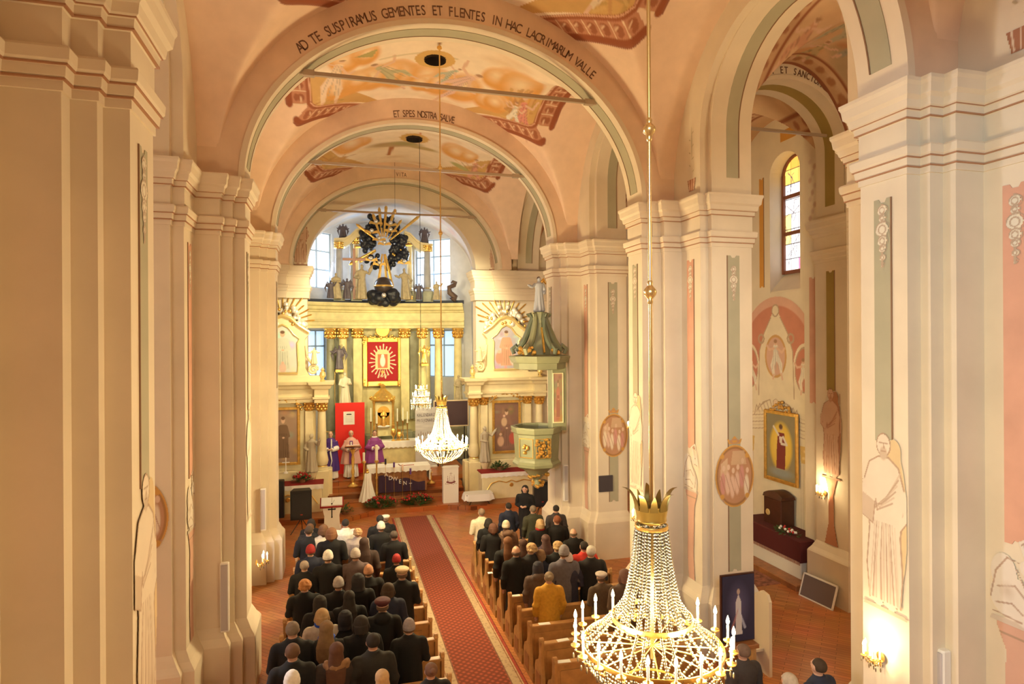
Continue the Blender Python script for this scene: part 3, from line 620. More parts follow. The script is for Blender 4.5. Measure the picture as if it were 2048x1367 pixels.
# stained window of the aisle
def stained(p, w, h):
    rnd = random.Random(4)
    for r in range(8):
        for c in range(4):
            col = (.92, .95, 1.0) if r < 6 else (.95, .66, .16)
            if r in (3, 2) and c in (0,): col = (.95, .80, .35)
            if r == 0 and c > 1: col = (.72, .25, .50)
            if r in (7,): col = rnd.choice(((.95, .62, .10), (.90, .45, .08), (.95, .85, .5)))
            p.poly([(-w/2 + c * w/4, r * h/8), (-w/2 + (c + 1) * w/4, r * h/8), (-w/2 + (c + 1) * w/4, (r + 1) * h/8), (-w/2 + c * w/4, (r + 1) * h/8)], col)
    for j in range(26):
        x, y = rnd.uniform(-w/2, w/2), rnd.uniform(.1, h * .75); p.line([(x, y), (x + rnd.uniform(-.15, .15), y + rnd.uniform(.15, .5)), (x + rnd.uniform(-.3, .3), y + rnd.uniform(.4, .8))], .009, (.08, .06, .10))
    for r in range(9): p.line([(-w/2, r * h/8), (w/2, r * h/8)], .012, (.03, .02, .03))
    for c in range(5): p.line([(-w/2 + c * w/4, 0), (-w/2 + c * w/4, h)], .010, (.03, .02, .03))
SG = mat('stained_glass', (.1, .1, .1), .2, attr='Col'); b = SG.node_tree.nodes['Principled BSDF']; SG.node_tree.links.new(SG.node_tree.nodes['Attribute'].outputs['Color'], b.inputs['Emission Color']); b.inputs['Emission Strength'].default_value = 1.25
wf = MB()
for z in (8.15, 9.25, 10.3): wf.box(12.42, 12.50, 14.2, 15.42, z - .05, z + .05)
for y in (14.23, 15.38): wf.box(12.40, 12.50, y - .04, y + .04, 8.1, 10.95)
wf.tube([(12.45, 14.81 - .59 * cos(PI * j / 12), 10.9 + .53 * sin(PI * j / 12)) for j in range(13)], .05)
W = struct(wf.build('window_1', mat('window_wood', (.22, .07, .03), .5)))
painted('stained_glass_pane', 1.22, 3.4, (12.48, 14.81, 8.1), (0, -1, 0), (0, 0, 1), stained, .012, W, m=SG)

# ---- chancel ----
mb = MB()
def arch_wall(x0, x1, ax0, ax1, y0, y1, zs, rise, zt, z0=0):
    c = (ax0 + ax1) / 2; a = (ax1 - ax0) / 2
    return [(x0, z0), (ax0, z0), (ax0, zs)] + [(c - a * cos(PI * j / 40), zs + rise * sin(PI * j / 40)) for j in range(1, 40)] + [(ax1, zs), (ax1, z0), (x1, z0), (x1, zt), (x0, zt)]
mb.ngon(arch_wall(-7.2, 12, -1.12, 5.42, 0, 0, ZS, 2.75, 13.4), (25.0, 25.6), 'y')
CW = struct(mb.build('wall_front', PLASTER, None, True, 30))
for x0, x1 in ((5.35, 9.2), (-4.6, -1.05)):      # entablature across the wall above the side altars
    mb = MB(); pts = [(x0, 25.7), (x0, 24.85), (x0 + .8, 24.85), (x0 + .8, 24.7), (x1 - .8, 24.7), (x1 - .8, 24.85), (x1, 24.85), (x1, 25.7)]
    column_profile(mb, pts, [(7.9, 0)] + ENT); mb.build('entablature', PLASTER, CW)
for x in (-1.5, 5.83):
    pass
BR = ((.30, .13, .09), (.62, .42, .30), (.44, .24, .16))
painted('painted_friar', 1.1, 2.0, (at(600, 520, 24.98).x, 25.0, 9.15), (1, 0, 0), (0, 0, 1), saint(61, pal=BR, shadow=None, book=False), .02, CW)
painted('painted_friar', 1.1, 1.9, (at(990, 520, 24.98).x, 25.0, 9.15), (1, 0, 0), (0, 0, 1), saint(62, pal=BR, shadow=None, book=False), .02, CW)
# chancel side walls and apse with splayed windows
CWM = mat('pale_blue_plaster', (.66, .64, .62), .85, var=.05)
mb = MB(); mb.box(-1.9, -1.6, 25.6, 29.7, 0, 13); mb.box(6.2, 6.5, 25.6, 29.7, 0, 13); struct(mb.build('wall_chancel', CWM)).name = 'wall_left.011'
def windowed_wall(name, A, B, wins, zt=13):
    A, B = Vector(A), Vector(B); L = (B - A).length; d = (B - A).normalized(); n = Vector((-d.y, d.x)); mb = MB()
    us = sorted({0, L} | {w[0] for w in wins} | {w[1] for w in wins}); zz = sorted({0, zt} | {w[2] for w in wins} | {w[3] for w in wins})
    for a, b in zip(us[:-1], us[1:]):
        for z0, z1 in zip(zz[:-1], zz[1:]):
            if any(w[0] <= a and b <= w[1] and w[2] <= z0 and z1 <= w[3] for w in wins): continue
            q = [A + d * a, A + d * b, A + d * b + n * .35, A + d * a + n * .35]
            mb.rings([[Vector((p.x, p.y, z)) for p in q] for z in (z0, z1)])
    o = struct(mb.build(name, CWM)); return o, A, d, n
SKYG = mat('bright_window_glass', (.8, .9, 1), .3, emit=(.80, .90, 1.0), es=1.7)
SKYL = mat('blue_sky_window_glass', (.5, .7, .9), .3, emit=(.52, .70, .95), es=1.0)
wn = 2
for nm, A, B, wins in (('wall_back', (-1.6, 29.6), (1.0, 32.0), ((.22, 1.85, 8.75, 11.35), (.42, 1.5, 4.5, 6.8))), ('wall_back.001', (1.0, 32.0), (3.4, 32.0), ()), ('wall_back.002', (3.4, 32.0), (6.2, 29.6), ((.45, 2.5, 8.75, 11.3), (1.2, 2.9, 4.5, 6.8)))):
    o, A, d, n = windowed_wall(nm, A, B, wins)
    for (a, b, z0, z1) in wins:
        mb = MB(); P = lambda u, k: A + d * u + n * k
        fr = .05; W2 = MB()
        def bar(u0, u1, za, zb, mb=W2):
            q = [P(u0, .14), P(u1, .14), P(u1, .22), P(u0, .22)]; mb.rings([[Vector((p.x, p.y, z)) for p in q] for z in (za, zb)])
        bar(a, a + fr, z0, z1); bar(b - fr, b, z0, z1); bar(a, b, z0, z0 + fr); bar(a, b, z1 - fr, z1); bar((a + b) / 2 - .035, (a + b) / 2 + .035, z0, z1)
        for t in ((1/3, 2/3) if z1 > 8 else (.68,)): bar(a, b, z0 + (z1 - z0) * t - .035, z0 + (z1 - z0) * t + .035)
        W2o = struct(W2.build('window_%d' % wn, mat('blue_grey_frame', (.42, .52, .62), .5))); wn += 1
        q = [P(a, .18), P(b, .18)]; g = MB(); g.rings([[Vector((p.x + n.x * k, p.y + n.y * k, z)) for p in q for z in ((z0, z1) if p is q[0] else (z1, z0))] for k in (0, .01)])
        g.build('pane', SKYG if z1 > 8 else SKYL, W2o)
# chancel ceiling
sN, dN = np.meshgrid(np.linspace(-1, 1, 100), np.linspace(0, 1, 60)); dx = 3.9 * np.sin(sN * PI / 2); yy = 25.55 + dN * 6.6
z = ZS + .2 + 3.3 * np.sqrt(np.clip(1 - (dx / 3.95) ** 2, 0, 1)) * np.clip(1.0 - .1 * dN ** 2, 0, 1); p = Paint(dx, yy, (.74, .62, .50)); rnd = random.Random(9)
for j in range(60): p.ell(rnd.uniform(-3, 3), rnd.uniform(26, 32), rnd.uniform(.3, .8), rnd.uniform(.2, .5), rnd.choice(((.60, .62, .66), (.80, .68, .52), (.72, .46, .36), (.78, .74, .70))), .8)
for j in range(5): fig(p, -2.2 + j * 1.1, 27.2 + (j % 2) * .6, .8, j, (.62, .36, .28))
struct(grid_obj('ceiling.011', np.stack([CX + dx, yy, z], -1), p))
# friezes of the mural on the niche wall behind the aisle altar
def retable(p, w, h):
    C = (.80, .70, .52); D = (.50, .36, .24); K = (.58, .24, .16); G = (.70, .48, .16)
    p.poly([(-w/2, 0), (w/2, 0), (w/2, h - 1.4), (-w/2, h - 1.4)], C)
    p.ell(0, h - 1.75, w * .50, 1.72, (.68, .40, .30), .02); p.ell(0, h - 1.85, w * .46, 1.55, K, .02)
    p.poly([(-w/2, 0), (w/2, 0), (w/2, h - 2.0), (-w/2, h - 2.0)], C)
    p.poly([(-.75, h - 2.9), (.75, h - 2.9), (.7, h - 1.6), (.5, h - 1.1), (.25, h - .7), (0, h - .35), (-.25, h - .7), (-.5, h - 1.1), (-.7, h - 1.6)], C)
    for q in (-1, 1):
        p.ring(q * .62, h - 1.25, .12, .12, .03, D); p.ell(q * 1.15, h - 2.1, .38, .62, K, .03); p.ring(q * 1.15, h - 2.1, .40, .66, .035, C); p.ring(q * 1.15, h - 2.1, .36, .60, .015, D)
        fig(p, q * 1.1, h - 2.2, .65, 0, (.82, .74, .60)); p.line([(q * .75, h - 2.9), (q * .7, h - 1.6), (q * .5, h - 1.1), (q * .2, h - .65)], .02, D)
        for j in range(5): p.line([(q * (.15 + j * .14), h - 3.25 - .04 * j), (q * (.25 + j * .15), h - 3.0 - .05 * j), (q * (.55 + j * .1), h - 3.1 - .1 * j)], .018, D)
        for j in range(7): p.line([(q * 1.25 - .25 + j * .08, h - 4.6), (q * 1.25 - .25 + j * .08, 0)], .008, (.66, .54, .42))
        p.poly([(q * 1.0, h - 4.6), (q * 1.55, h - 4.6), (q * 1.6, h - 4.15), (q * .95, h - 4.15)], G)
        for j in range(10): p.ell(q * 1.28 + rnd.uniform(-.25, .25), h - 4.4 + rnd.uniform(-.15, .15), .05, .05, (.85, .66, .3), .5)
    p.ell(0, h - .45, .14, .16, C, .1); p.ring(0, h - .45, .14, .16, .02, D); p.ell(0, h - 1.75, .46, .62, (.62, .36, .14), .02); p.ell(0, h - 1.75, .40, .55, (.66, .42, .32), .04)
    fig(p, 0, h - 1.75, .75, 0, (.80, .74, .64)); p.ell(0, h - 3.1, .12, .13, (.78, .60, .42), .2); p.ring(0, h - 3.1, .12, .13, .01, D)
    for j in range(6): p.line([(-w/2, h - 3.5 - j * .1), (-.5, h - 3.35 - j * .1), (.5, h - 3.35 - j * .1), (w/2, h - 3.5 - j * .1)], .014, D if j % 2 else (.68, .56, .40))
painted('painted_retable', 3.2, 6.6, (12.0, 15.2, .9), (0, -1, 0), (0, 0, 1), retable, .02, OW, off=.008)
# steps of the presbytery
def step(z0, z1, y, x0=-3.9, x1=8.6, c=1.2):
    mb = MB(); pts = [(x0, 30), (x0, y), (x0 + 2.2 if z1 < .2 else x0, y), (x1, y), (x1, 30)]
    if z1 < .2: pts = [(x0, 30), (x0, y + .1), (.35, y - .35 + .1), (1.25, y + .35), (3.9, y + .35), (4.6, y + .02), (x1, y - .25), (x1, 30)]
    mb.ngon([(a, b) for a, b in pts], (z0, z1 - .035), 'z'); q = offset_poly(pts[::-1], .025); mb.ngon([(v.x, v.y) for v in q], (z1 - .035, z1), 'z'); return mb
st = step(0, .17, 22.75).build('presbytery_steps', STEPM); st.name = 'floor.001'; struct(st)
for z, y, x0, x1 in ((.34, 23.75, -.4, 4.75), (.51, 24.35, -.4, 4.75), (.68, 24.75, -.4, 4.75), (.85, 25.15, -.6, 5.2)):
    o = struct(step(z - .17, z, y, x0, x1).build('floor.002', STEPM))
# west gable wall piece above gallery opening kept open: the nave runs on behind the camera
# ================= CARPET, PEWS, LIGHT FITTINGS =================
def crystal():
    m = bpy.data.materials.new('crystal_bead'); m.use_nodes = True; N = m.node_tree.nodes; L = m.node_tree.links; N.remove(N['Principled BSDF'])
    t = N.new('ShaderNodeBsdfTranslucent'); t.inputs[0].default_value = (.24, .21, .13, 1); d = N.new('ShaderNodeBsdfDiffuse'); d.inputs[0].default_value = (.20, .175, .11, 1)
    g = N.new('ShaderNodeBsdfGlossy'); g.inputs[1].default_value = .12; g.inputs[0].default_value = (1, .95, .85, 1)
    a = N.new('ShaderNodeMixShader'); b = N.new('ShaderNodeMixShader'); a.inputs[0].default_value = .5; b.inputs[0].default_value = .3
    L.new(t.outputs[0], a.inputs[1]); L.new(d.outputs[0], a.inputs[2]); L.new(a.outputs[0], b.inputs[1]); L.new(g.outputs[0], b.inputs[2]); L.new(b.outputs[0], N['Material Output'].inputs[0]); return m
BEAD = crystal()
def carpet_mat():
    m = bpy.data.materials.new('red_runner'); m.use_nodes = True; N = m.node_tree.nodes; L = m.node_tree.links; b = N['Principled BSDF']; b.inputs['Roughness'].default_value = .95
    tc = N.new('ShaderNodeTexCoord'); sx = N.new('ShaderNodeSeparateXYZ'); L.new(tc.outputs['Object'], sx.inputs[0])
    ab = N.new('ShaderNodeMath'); ab.operation = 'ABSOLUTE'; L.new(sx.outputs[0], ab.inputs[0])
    cr = N.new('ShaderNodeValToRGB'); cr.color_ramp.interpolation = 'CONSTANT'; mr = N.new('ShaderNodeMath'); mr.operation = 'MULTIPLY'; mr.inputs[1].default_value = 1 / .75; L.new(ab.outputs[0], mr.inputs[0]); L.new(mr.outputs[0], cr.inputs[0])
    st = [(0, (.30, .065, .03)), (.60, (.18, .08, .045)), (.64, (.40, .29, .17)), (.84, (.24, .10, .05)), (.87, (.42, .31, .17)), (.90, (.30, .05, .03)), (.975, (.14, .02, .015))]
    e = cr.color_ramp.elements; e[0].position = 0; e[0].color = (*st[0][1], 1); e[1].position = st[1][0]; e[1].color = (*st[1][1], 1)
    for p, c in st[2:]: q = e.new(p); q.color = (*c, 1)
    # woven lozenges
    w1 = N.new('ShaderNodeTexWave'); w1.inputs['Scale'].default_value = 4.2; w1.bands_direction = 'DIAGONAL'; L.new(tc.outputs['Object'], w1.inputs['Vector'])
    mp = N.new('ShaderNodeMapping'); mp.inputs['Scale'].default_value = (-1, 1, 1); L.new(tc.outputs['Object'], mp.inputs[0]); w2 = N.new('ShaderNodeTexWave'); w2.inputs['Scale'].default_value = 4.2; w2.bands_direction = 'DIAGONAL'; L.new(mp.outputs[0], w2.inputs['Vector'])
    mu = N.new('ShaderNodeMath'); mu.operation = 'MULTIPLY'; L.new(w1.outputs['Fac'], mu.inputs[0]); L.new(w2.outputs['Fac'], mu.inputs[1])
    r2 = N.new('ShaderNodeMapRange'); r2.inputs[3].default_value = .62; r2.inputs[4].default_value = 1.5; L.new(mu.outputs[0], r2.inputs[0])
    vo = N.new('ShaderNodeTexVoronoi'); vo.inputs['Scale'].default_value = 14; L.new(tc.outputs['Object'], vo.inputs['Vector']); r3 = N.new('ShaderNodeMapRange'); r3.inputs[2].default_value = .5; r3.inputs[3].default_value = .7; r3.inputs[4].default_value = 1.25; L.new(vo.outputs['Distance'], r3.inputs[0])
    gt = N.new('ShaderNodeMath'); gt.operation = 'GREATER_THAN'; gt.inputs[1].default_value = .45; L.new(ab.outputs[0], gt.inputs[0])
    mf = N.new('ShaderNodeMix'); L.new(gt.outputs[0], mf.inputs[0]); L.new(r2.outputs[0], mf.inputs[2]); L.new(r3.outputs[0], mf.inputs[3])
    mx = N.new('ShaderNodeMix'); mx.data_type = 'RGBA'; mx.blend_type = 'MULTIPLY'; mx.inputs[0].default_value = 1; L.new(cr.outputs[0], mx.inputs[6]); L.new(mf.outputs[0], mx.inputs[7]); L.new(mx.outputs[2], b.inputs['Base Color']); return m
KX = 2.54
o = MB().bbox(-.75, .75, 0, 15.9, 0, .012, .004).build('carpet', carpet_mat(), loc=(KX, 6.6, 0)); tag(o, 'long red patterned carpet runner with beige borders down the centre aisle', 'carpet')
# ---- pews ----
PITCH = .70; PY0 = 9.78
def pew(x0, x1, name_side):
    t = empty('pew'); L = x1 - x0
    mb = MB(); mb.bbox(x0 + .04, x1 - .04, -.02, .015, .10, .90, .006)
    for k in range(int(L / .9)): a = x0 + .12 + k * (L - .2) / int(L / .9); mb.bbox(a, a + (L - .2) / int(L / .9) - .1, -.028, -.015, .25, .78, .006)
    mb.build('backrest', WOOD_L, t); MB().bbox(x0 + .02, x1 - .02, -.09, .03, .90, .935, .01).build('book_ledge', WOOD_L, t)
    MB().bbox(x0 + .04, x1 - .04, .0, .27, .40, .44, .01).build('seat', WOOD_L, t); MB().bbox(x0 + .05, x1 - .05, .01, .265, .44, .465, .01).build('seat_cushion', REDC, t)
    MB().bbox(x0 + .04, x1 - .04, -.24, -.12, .12, .16, .01).build('kneeler', WOOD, t)
    for x in (x0, x1 - .05):
        pr = [(-.26, 0), (.30, 0), (.30, .42), (.24, .52), (.10, .60), (.055, .70), (.05, .95), (.02, 1.0), (-.05, 1.0), (-.09, .95), (-.09, .60), (-.12, .45), (-.18, .25), (-.26, .16)]
        mb = MB(); mb.ngon(pr, (x, x + .05), 'x'); mb.tube([(x - .01, -.02, .97), (x + .06, -.02, .97)], .05, 12); mb.build('end_panel', WOOD_L, t)
        m2 = MB(); m2.bbox(x - .008 if x == x0 else x + .04, x + .01 if x == x0 else x + .058, -.03, .22, .1, .38, .006); m2.build('raised_panel', WOOD, t)
    return t
ORD = ['first', 'second', 'third', 'fourth', 'fifth', 'sixth', 'seventh', 'eighth', 'ninth', 'tenth', 'eleventh']
pr_ = pew(3.38, 6.0, 'r'); pl_ = pew(-1.02, 1.68, 'l')
for k in range(11):
    for src, sd in ((pr_, 'right'), (pl_, 'left')):
        if k == 10: 
            continue
        if k == 9: o = src
        else: o = dup(src)
        o.location = (0, PY0 + (k - .5) * PITCH + .35, 0)
        tag(o, 'wooden pew with red cushion %s of the carpet, %s row from the altar' % (sd, ORD[9 - k]), 'pew', 'pews %s of the carpet' % sd)
def pewy(k): return PY0 + k * PITCH
PAPER = mat('white_paper', (.88, .86, .82), .7)
for u, v, lab in ((1035, 1198, 'white leaflet on the pew ledge beside the grey-brown coat'), (1098, 1259, 'white leaflet on the empty pew behind the yellow coat'), (1137, 1294, 'white leaflet on the second empty pew left of the big chandelier'),
                  (1140, 1339, 'white leaflet on the nearest visible pew at the bottom edge'), (709, 1296, 'white leaflet on the pew ledge amid the left crowd'), (988, 1149, 'white leaflet at the aisle end of a right pew behind the bald man')):
    p = atz(u, v, .937); k = round((p.y - PY0) / PITCH); y = pewy(k) - .035
    o = MB().bbox(-.11, .11, -.05, .05, 0, .004, .001).build('leaflet', PAPER, loc=(p.x, y, .9365), rot=(0, 0, random.uniform(-.1, .1))); tag(o, lab, 'leaflet', 'leaflets on the pews')
# ---- chandelier ----
def strand(pts, r=.011, step=.021):
    mb = MB(); pts = [Vector(p) for p in pts]; acc = 0
    for a, b in zip(pts[:-1], pts[1:]):
        L = (b - a).length; t = step - acc if acc else 0
        while t <= L: mb.ball(a + (b - a) * (t / L), r, 6, 4); t += step
        acc = (L - (t - step)) if L else 0
    return mb.mesh('strand', True)
def cand(mb, c, h=.11, r=.010): mb.lathe([(r, 0), (r, h)], c, 8)
def flame_mesh(s=1.): return MB().lathe([(.001, 0), (.010 * s, .012 * s), (.0125 * s, .024 * s), (.008 * s, .045 * s), (.001, .065 * s)], n=8).mesh('flame', True)
FLM = flame_mesh(1.15)
def chandelier(label, loc, ztop, balls, wts):
    t = empty('chandelier', loc); tag(t, label, 'chandelier', 'crystal basket chandeliers of the nave')
    mb = MB(); mb.tube([(0, 0, -.1), (0, 0, ztop - loc[2])], .0145, 10)
    mb.build('hanging_rod', BRASS, t, True)
    for z in balls: MB().lathe([(.015, -.09), (.022, -.075), (.02, -.05), (.045, -.02), (.05, 0), (.045, .02), (.02, .05), (.022, .075), (.015, .09)], (0, 0, z - loc[2]), 14).build('rod_knop', BRASS, t, True)
    # crown
    mb = MB()
    mb.lathe([(.10, .93), (.115, .95), (.11, .97), (.12, 1.02), (.115, 1.05), (.118, 1.06), (.10, 1.06), (.09, .97), (.09, .93)], n=24)
    c = mb.build('crown', mat('aged_brass', (.55, .38, .10), .3, .85), t, True)
    for k in range(10):
        a = 2 * PI * k / 10; big = k % 2 == 0; pts = []
        for j in range(8):
            q = j / 7; r = .115 + (.10 if big else .03) * q ** 2.2; z = 1.03 + (.20 if big else .12) * q - (.05 * q ** 4 if big else 0); pts.append((r, z, (.030 if big else .026) * (1 - q ** 2) + .003))
        m2 = MB(); m2.rings([[Vector((cos(a) * r - sin(a) * s, sin(a) * r + cos(a) * s, z + abs(s) * .1)) for s in (-w_, 0, w_)] + [Vector((cos(a) * (r + .006) - sin(a) * s, sin(a) * (r + .006) + cos(a) * s, z)) for s in (w_, 0, -w_)] for r, z, w_ in pts])
        m2.build('crown_leaf', mat('bronze_leaf', (.34, .24, .07), .32, .8), c, True)
    for r, z, h, nm in ((.115, .90, .03, 'collar'), (.295, .21, .04, 'inner_hoop'), (.52, .0, .035, 'main_hoop'), (.22, -.30, .015, 'lower_hoop')):
        MB().lathe([(r, -h/2), (r + .008, -h/2), (r + .012, 0), (r + .008, h/2), (r, h/2), (r - .002, 0), (r, -h/2)], (0, 0, z), 40).build(nm, GOLD, t, True)
    mb = MB()
    for k in range(8): a = PI * k / 8; mb.tube([(-.52 * cos(a), -.52 * sin(a), 0), (.52 * cos(a), .52 * sin(a), 0)], .005, 6)
    mb.build('spokes', GOLD, t, True)
    # strands from the collar down to the hoop
    prof = [(.115, .90), (.135, .72), (.165, .50), (.21, .33), (.30, .20), (.42, .08), (.52, .0)]
    sm = strand([(r, 0, z) for r, z in prof], .0125, .0235); sm.materials.append(BEAD)
    for k in range(34):
        if k % 3 == 2: continue
        link('crystal_strand', sm, None, t, rot=(0, 0, 2 * PI * k / 34))
    s2 = strand([(r, 0, z) for r, z in [(.115, .90), (.15, .6), (.19, .38), (.235, .10)]], .0125, .025); s2.materials.append(BEAD)
    for k in range(16): link('inner_crystal_strand', s2, None, t, rot=(0, 0, 2 * PI * (k + .5) / 16))
    sl = strand([(r, 0, z) for r, z in [(.52, -.01), (.50, -.12), (.42, -.22), (.30, -.30), (.14, -.37), (.02, -.40)]], .0125, .024); sl.materials.append(BEAD)
    for k in range(30): link('lower_crystal_strand', sl, None, t, rot=(0, 0, 2 * PI * k / 30))
    MB().ball((0, 0, -.43), .035, 10, 8).build('bottom_drop', BEAD, t, True)
    # swag and pendants on the arms; arm > candle > flame
    arm = MB(); arm.tube([(.50, 0, 0), (.535, 0, -.04), (.575, 0, -.03), (.585, 0, .0)], .006, 6); arm.lathe([(.008, 0), (.03, .01), (.035, .022), (.012, .02), (.012, .04)], (.585, 0, .0), 12); arm.ball((.535, 0, -.05), .012, 6, 4)
    arm_me = arm.mesh('arm', True); arm_me.materials.append(GOLD)
    can = MB(); cand(can, (.585, 0, .035), .10, .0095); can_me = can.mesh('candle', True); can_me.materials.append(CANDLE)
    dr = MB(); dr.ball((.60, 0, -.06), (.008, .008, .024), 6, 5); dr.ball((.57, .03, -.07), (.008, .008, .026), 6, 5); dr.ball((.55, -.03, -.07), (.007, .007, .022), 6, 5); dr.ball((.585, 0, -.02), .009, 6, 4); dr_me = dr.mesh('drops', True); dr_me.materials.append(BEAD)
    if not FLM.materials: FLM.materials.append(FLAME)
    for k in range(20):
        a = 2 * PI * (k + .3) / 20; A = link('arm', arm_me, None, t, rot=(0, 0, a)); link('crystal_drops', dr_me, None, A); c = link('candle', can_me, None, A); link('flame', FLM, None, A, loc=(.585, 0, .135))
    for k in range(4):
        a = 2 * PI * k / 4 + .4; l = lamp('chandelier_light', 'POINT', (.50 * cos(a), .50 * sin(a), .16), wts / 4, (1, .77, .40), .16); l.parent = t
    return t
CH1 = chandelier('large crystal basket chandelier with gilt crown hanging closest to the camera', (2.28, 4.3, 3.9), 12.95, (7.8, 6.57), 520)
CH2 = chandelier('glowing crystal chandelier hanging midway down the nave before the altar', (2.28, 14.3, 3.82), 13.4, (10.2, 8.7), 1500)
# turned rosette of rod 2, vault holes whose shade is a near-black colour
for c, lab in (((2.28, 15.13, 0), 'oculus'),):
    mb = MB(); mb.lathe([(.26, 0), (.26, .5), (.24, .5), (.24, .0)], (CX, 15.13, 13.0), 28, caps=False); o = mb.build('vault_oculus_shaft', mat('oculus_shade', (.03, .02, .015), .9)); o.parent = V2
    m2 = MB(); m2.lathe([(.25, .5), (.001, .5), (.001, .52), (.25, .52)], (CX, 15.13, 13.0), 28); q = m2.build('vault_oculus_lid', MATS['oculus_shade']); q.parent = V2
    MB().ball((2.28, 14.3, 12.95), (.06, .06, .05), 8, 6).build('rod_rosette', GOLD, CH2).matrix_parent_inverse = Matrix.Translation(-Vector((2.28, 14.3, 3.82)))
mb = MB(); mb.lathe([(.26, 0), (.26, .4), (.001, .4), (.001, .42), (.27, .42), (.27, 0)], (CX + .2, (PY[3] + .3 + 24.2) / 2 - .1, 12.98), 20, caps=False); o = mb.build('vault_hook_hole', MATS['oculus_shade']); o.parent = V3
# small three-tier chandelier in the sanctuary
p = at(842, 800, 20.9); t = empty('chandelier', p); tag(t, 'small round crystal chandelier glowing in front of the high altar', 'chandelier')
MB().tube([(0, 0, .1), (0, 0, 13.2 - p.z)], .008, 8).build('hanging_rod', IRON, t, True)
MB().lathe([(.03, .38), (.06, .42), (.10, .5), (.08, .51), (.03, .44)], n=12).build('crown', GOLD, t, True)
for r, z in ((.20, .36), (.27, .12), (.33, -.12)):
    q = MB().lathe([(r, -.015), (r + .01, 0), (r, .015), (r - .006, 0), (r, -.015)], (0, 0, z), 28).build('hoop', GOLD, t, True)
    bm_ = strand([(0, 0, 0), (0, 0, -.17)], .014, .028); bm_.materials.append(BEAD) if not bm_.materials else None
    for k in range(int(r * 52)): a = 2 * PI * k / int(r * 52); link('crystal_string', bm_, None, q, loc=(r * cos(a), r * sin(a), z))
    for k in range(8 if r > .22 else 5):
        a = 2 * PI * k / (8 if r > .22 else 5); c = MB(); cand(c, (0, 0, 0), .07, .010); c = c.build('candle', CANDLE, q, loc=(r * cos(a), r * sin(a), z + .01)); link('flame', FLM, None, c, loc=(0, 0, .07))
l = lamp('chandelier_light', 'POINT', (0, 0, .1), 220, (1, .86, .55), .25); l.parent = t
# sanctuary lamp cord
t = empty('sanctuary_lamp', (2.38, 24.0, 13.0)); tag(t, 'thin cord with small hanging lamp before the sunburst of the high altar', 'hanging lamp')
q = at(790, 420, 24.0); MB().tube([(0, 0, 0), (0, 0, q.z - 13.0)], .006, 6).build('cord', IRON, t); MB().lathe([(.01, .10), (.05, .06), (.06, 0), (.03, -.06), (.005, -.1)], (0, 0, q.z - 13.05), 12).build('lamp_bowl', BRASS, t, True)
t.location.x = q.x
# ---- sconces ----
def sconce(loc, nrm, label, e=14, n=3, s=1.):
    rz = math.atan2(nrm[1], nrm[0]); t = empty('wall_sconce', loc, rz); t.scale = (s, s, s); tag(t, label, 'sconce', 'gilt wall sconces with candle bulbs')
    MB().lathe([(.001, 0), (.05, .005), (.06, .02), (.03, .03), (.001, .035)], n=12, M=Matrix.Rotation(PI/2, 4, 'Y')).build('backplate', GOLD, t, True)
    for k in range(n):
        a = (k - (n - 1) / 2) * (1.1 / max(1, n - 1) * 1.2); L = .17 + .04 * (k % 2); ex, ey = L * cos(a), L * sin(a)
        A = MB().tube([(.02, 0, 0), (ex * .4, ey * .4, -.07), (ex * .8, ey * .8, -.06), (ex, ey, 0)], .007, 6).lathe([(.008, 0), (.03, .012), (.032, .02), (.012, .02), (.012, .035)], (ex, ey, 0), 10)
        A = A.build('arm', GOLD, t, True); c = MB(); cand(c, (0, 0, 0), .09, .011); c = c.build('candle', CANDLE, A, loc=(ex, ey, .03)); link('flame', FLM, None, c, loc=(0, 0, .09))
        d = MB(); [d.ball((ex + .03 * cos(g), ey + .03 * sin(g), -.03), (.007, .007, .02), 6, 4) for g in (0, 2, 4)]; d.ball((ex * .7, ey * .7, -.11), (.009, .009, .03), 6, 4); d.build('crystal_drops', BEAD, A, True)
    l = lamp('sconce_light', 'POINT', (.24, 0, .16), e, (1, .74, .40), .06); l.parent = t
FX = .02
sconce((6.2 - FX, atx(1765, 1300, 6.19).y, atx(1765, 1312, 6.19).z), (-1, 0), 'lit gilt wall sconce on the near right pier below the painted saint', 26, 5)
sconce((6.2 - FX, atx(1284, 1030, 6.19).y, atx(1284, 1035, 6.19).z), (-1, 0), 'lit wall sconce on the pier left of the big chandelier crown', 16)
sconce((CX - HW + FX, atx(509, 1110, CX - HW).y, atx(509, 1125, CX - HW).z), (1, 0), 'lit gilt wall sconce on the second left pier beside the crowd', 18)
sconce((11.3 - FX, atx(1652, 975, 11.3).y, atx(1652, 985, 11.3).z), (-1, 0), 'lit gilt sconce on the right aisle pilaster below its painted saint', 34, 5)
q = at(1249, 855, 16.95); sconce((WX(1.85, 1) + .01, 16.98, q.z), (1, 0), 'lit wall sconce glimpsed between the pulpit pier and the next pier', 26)
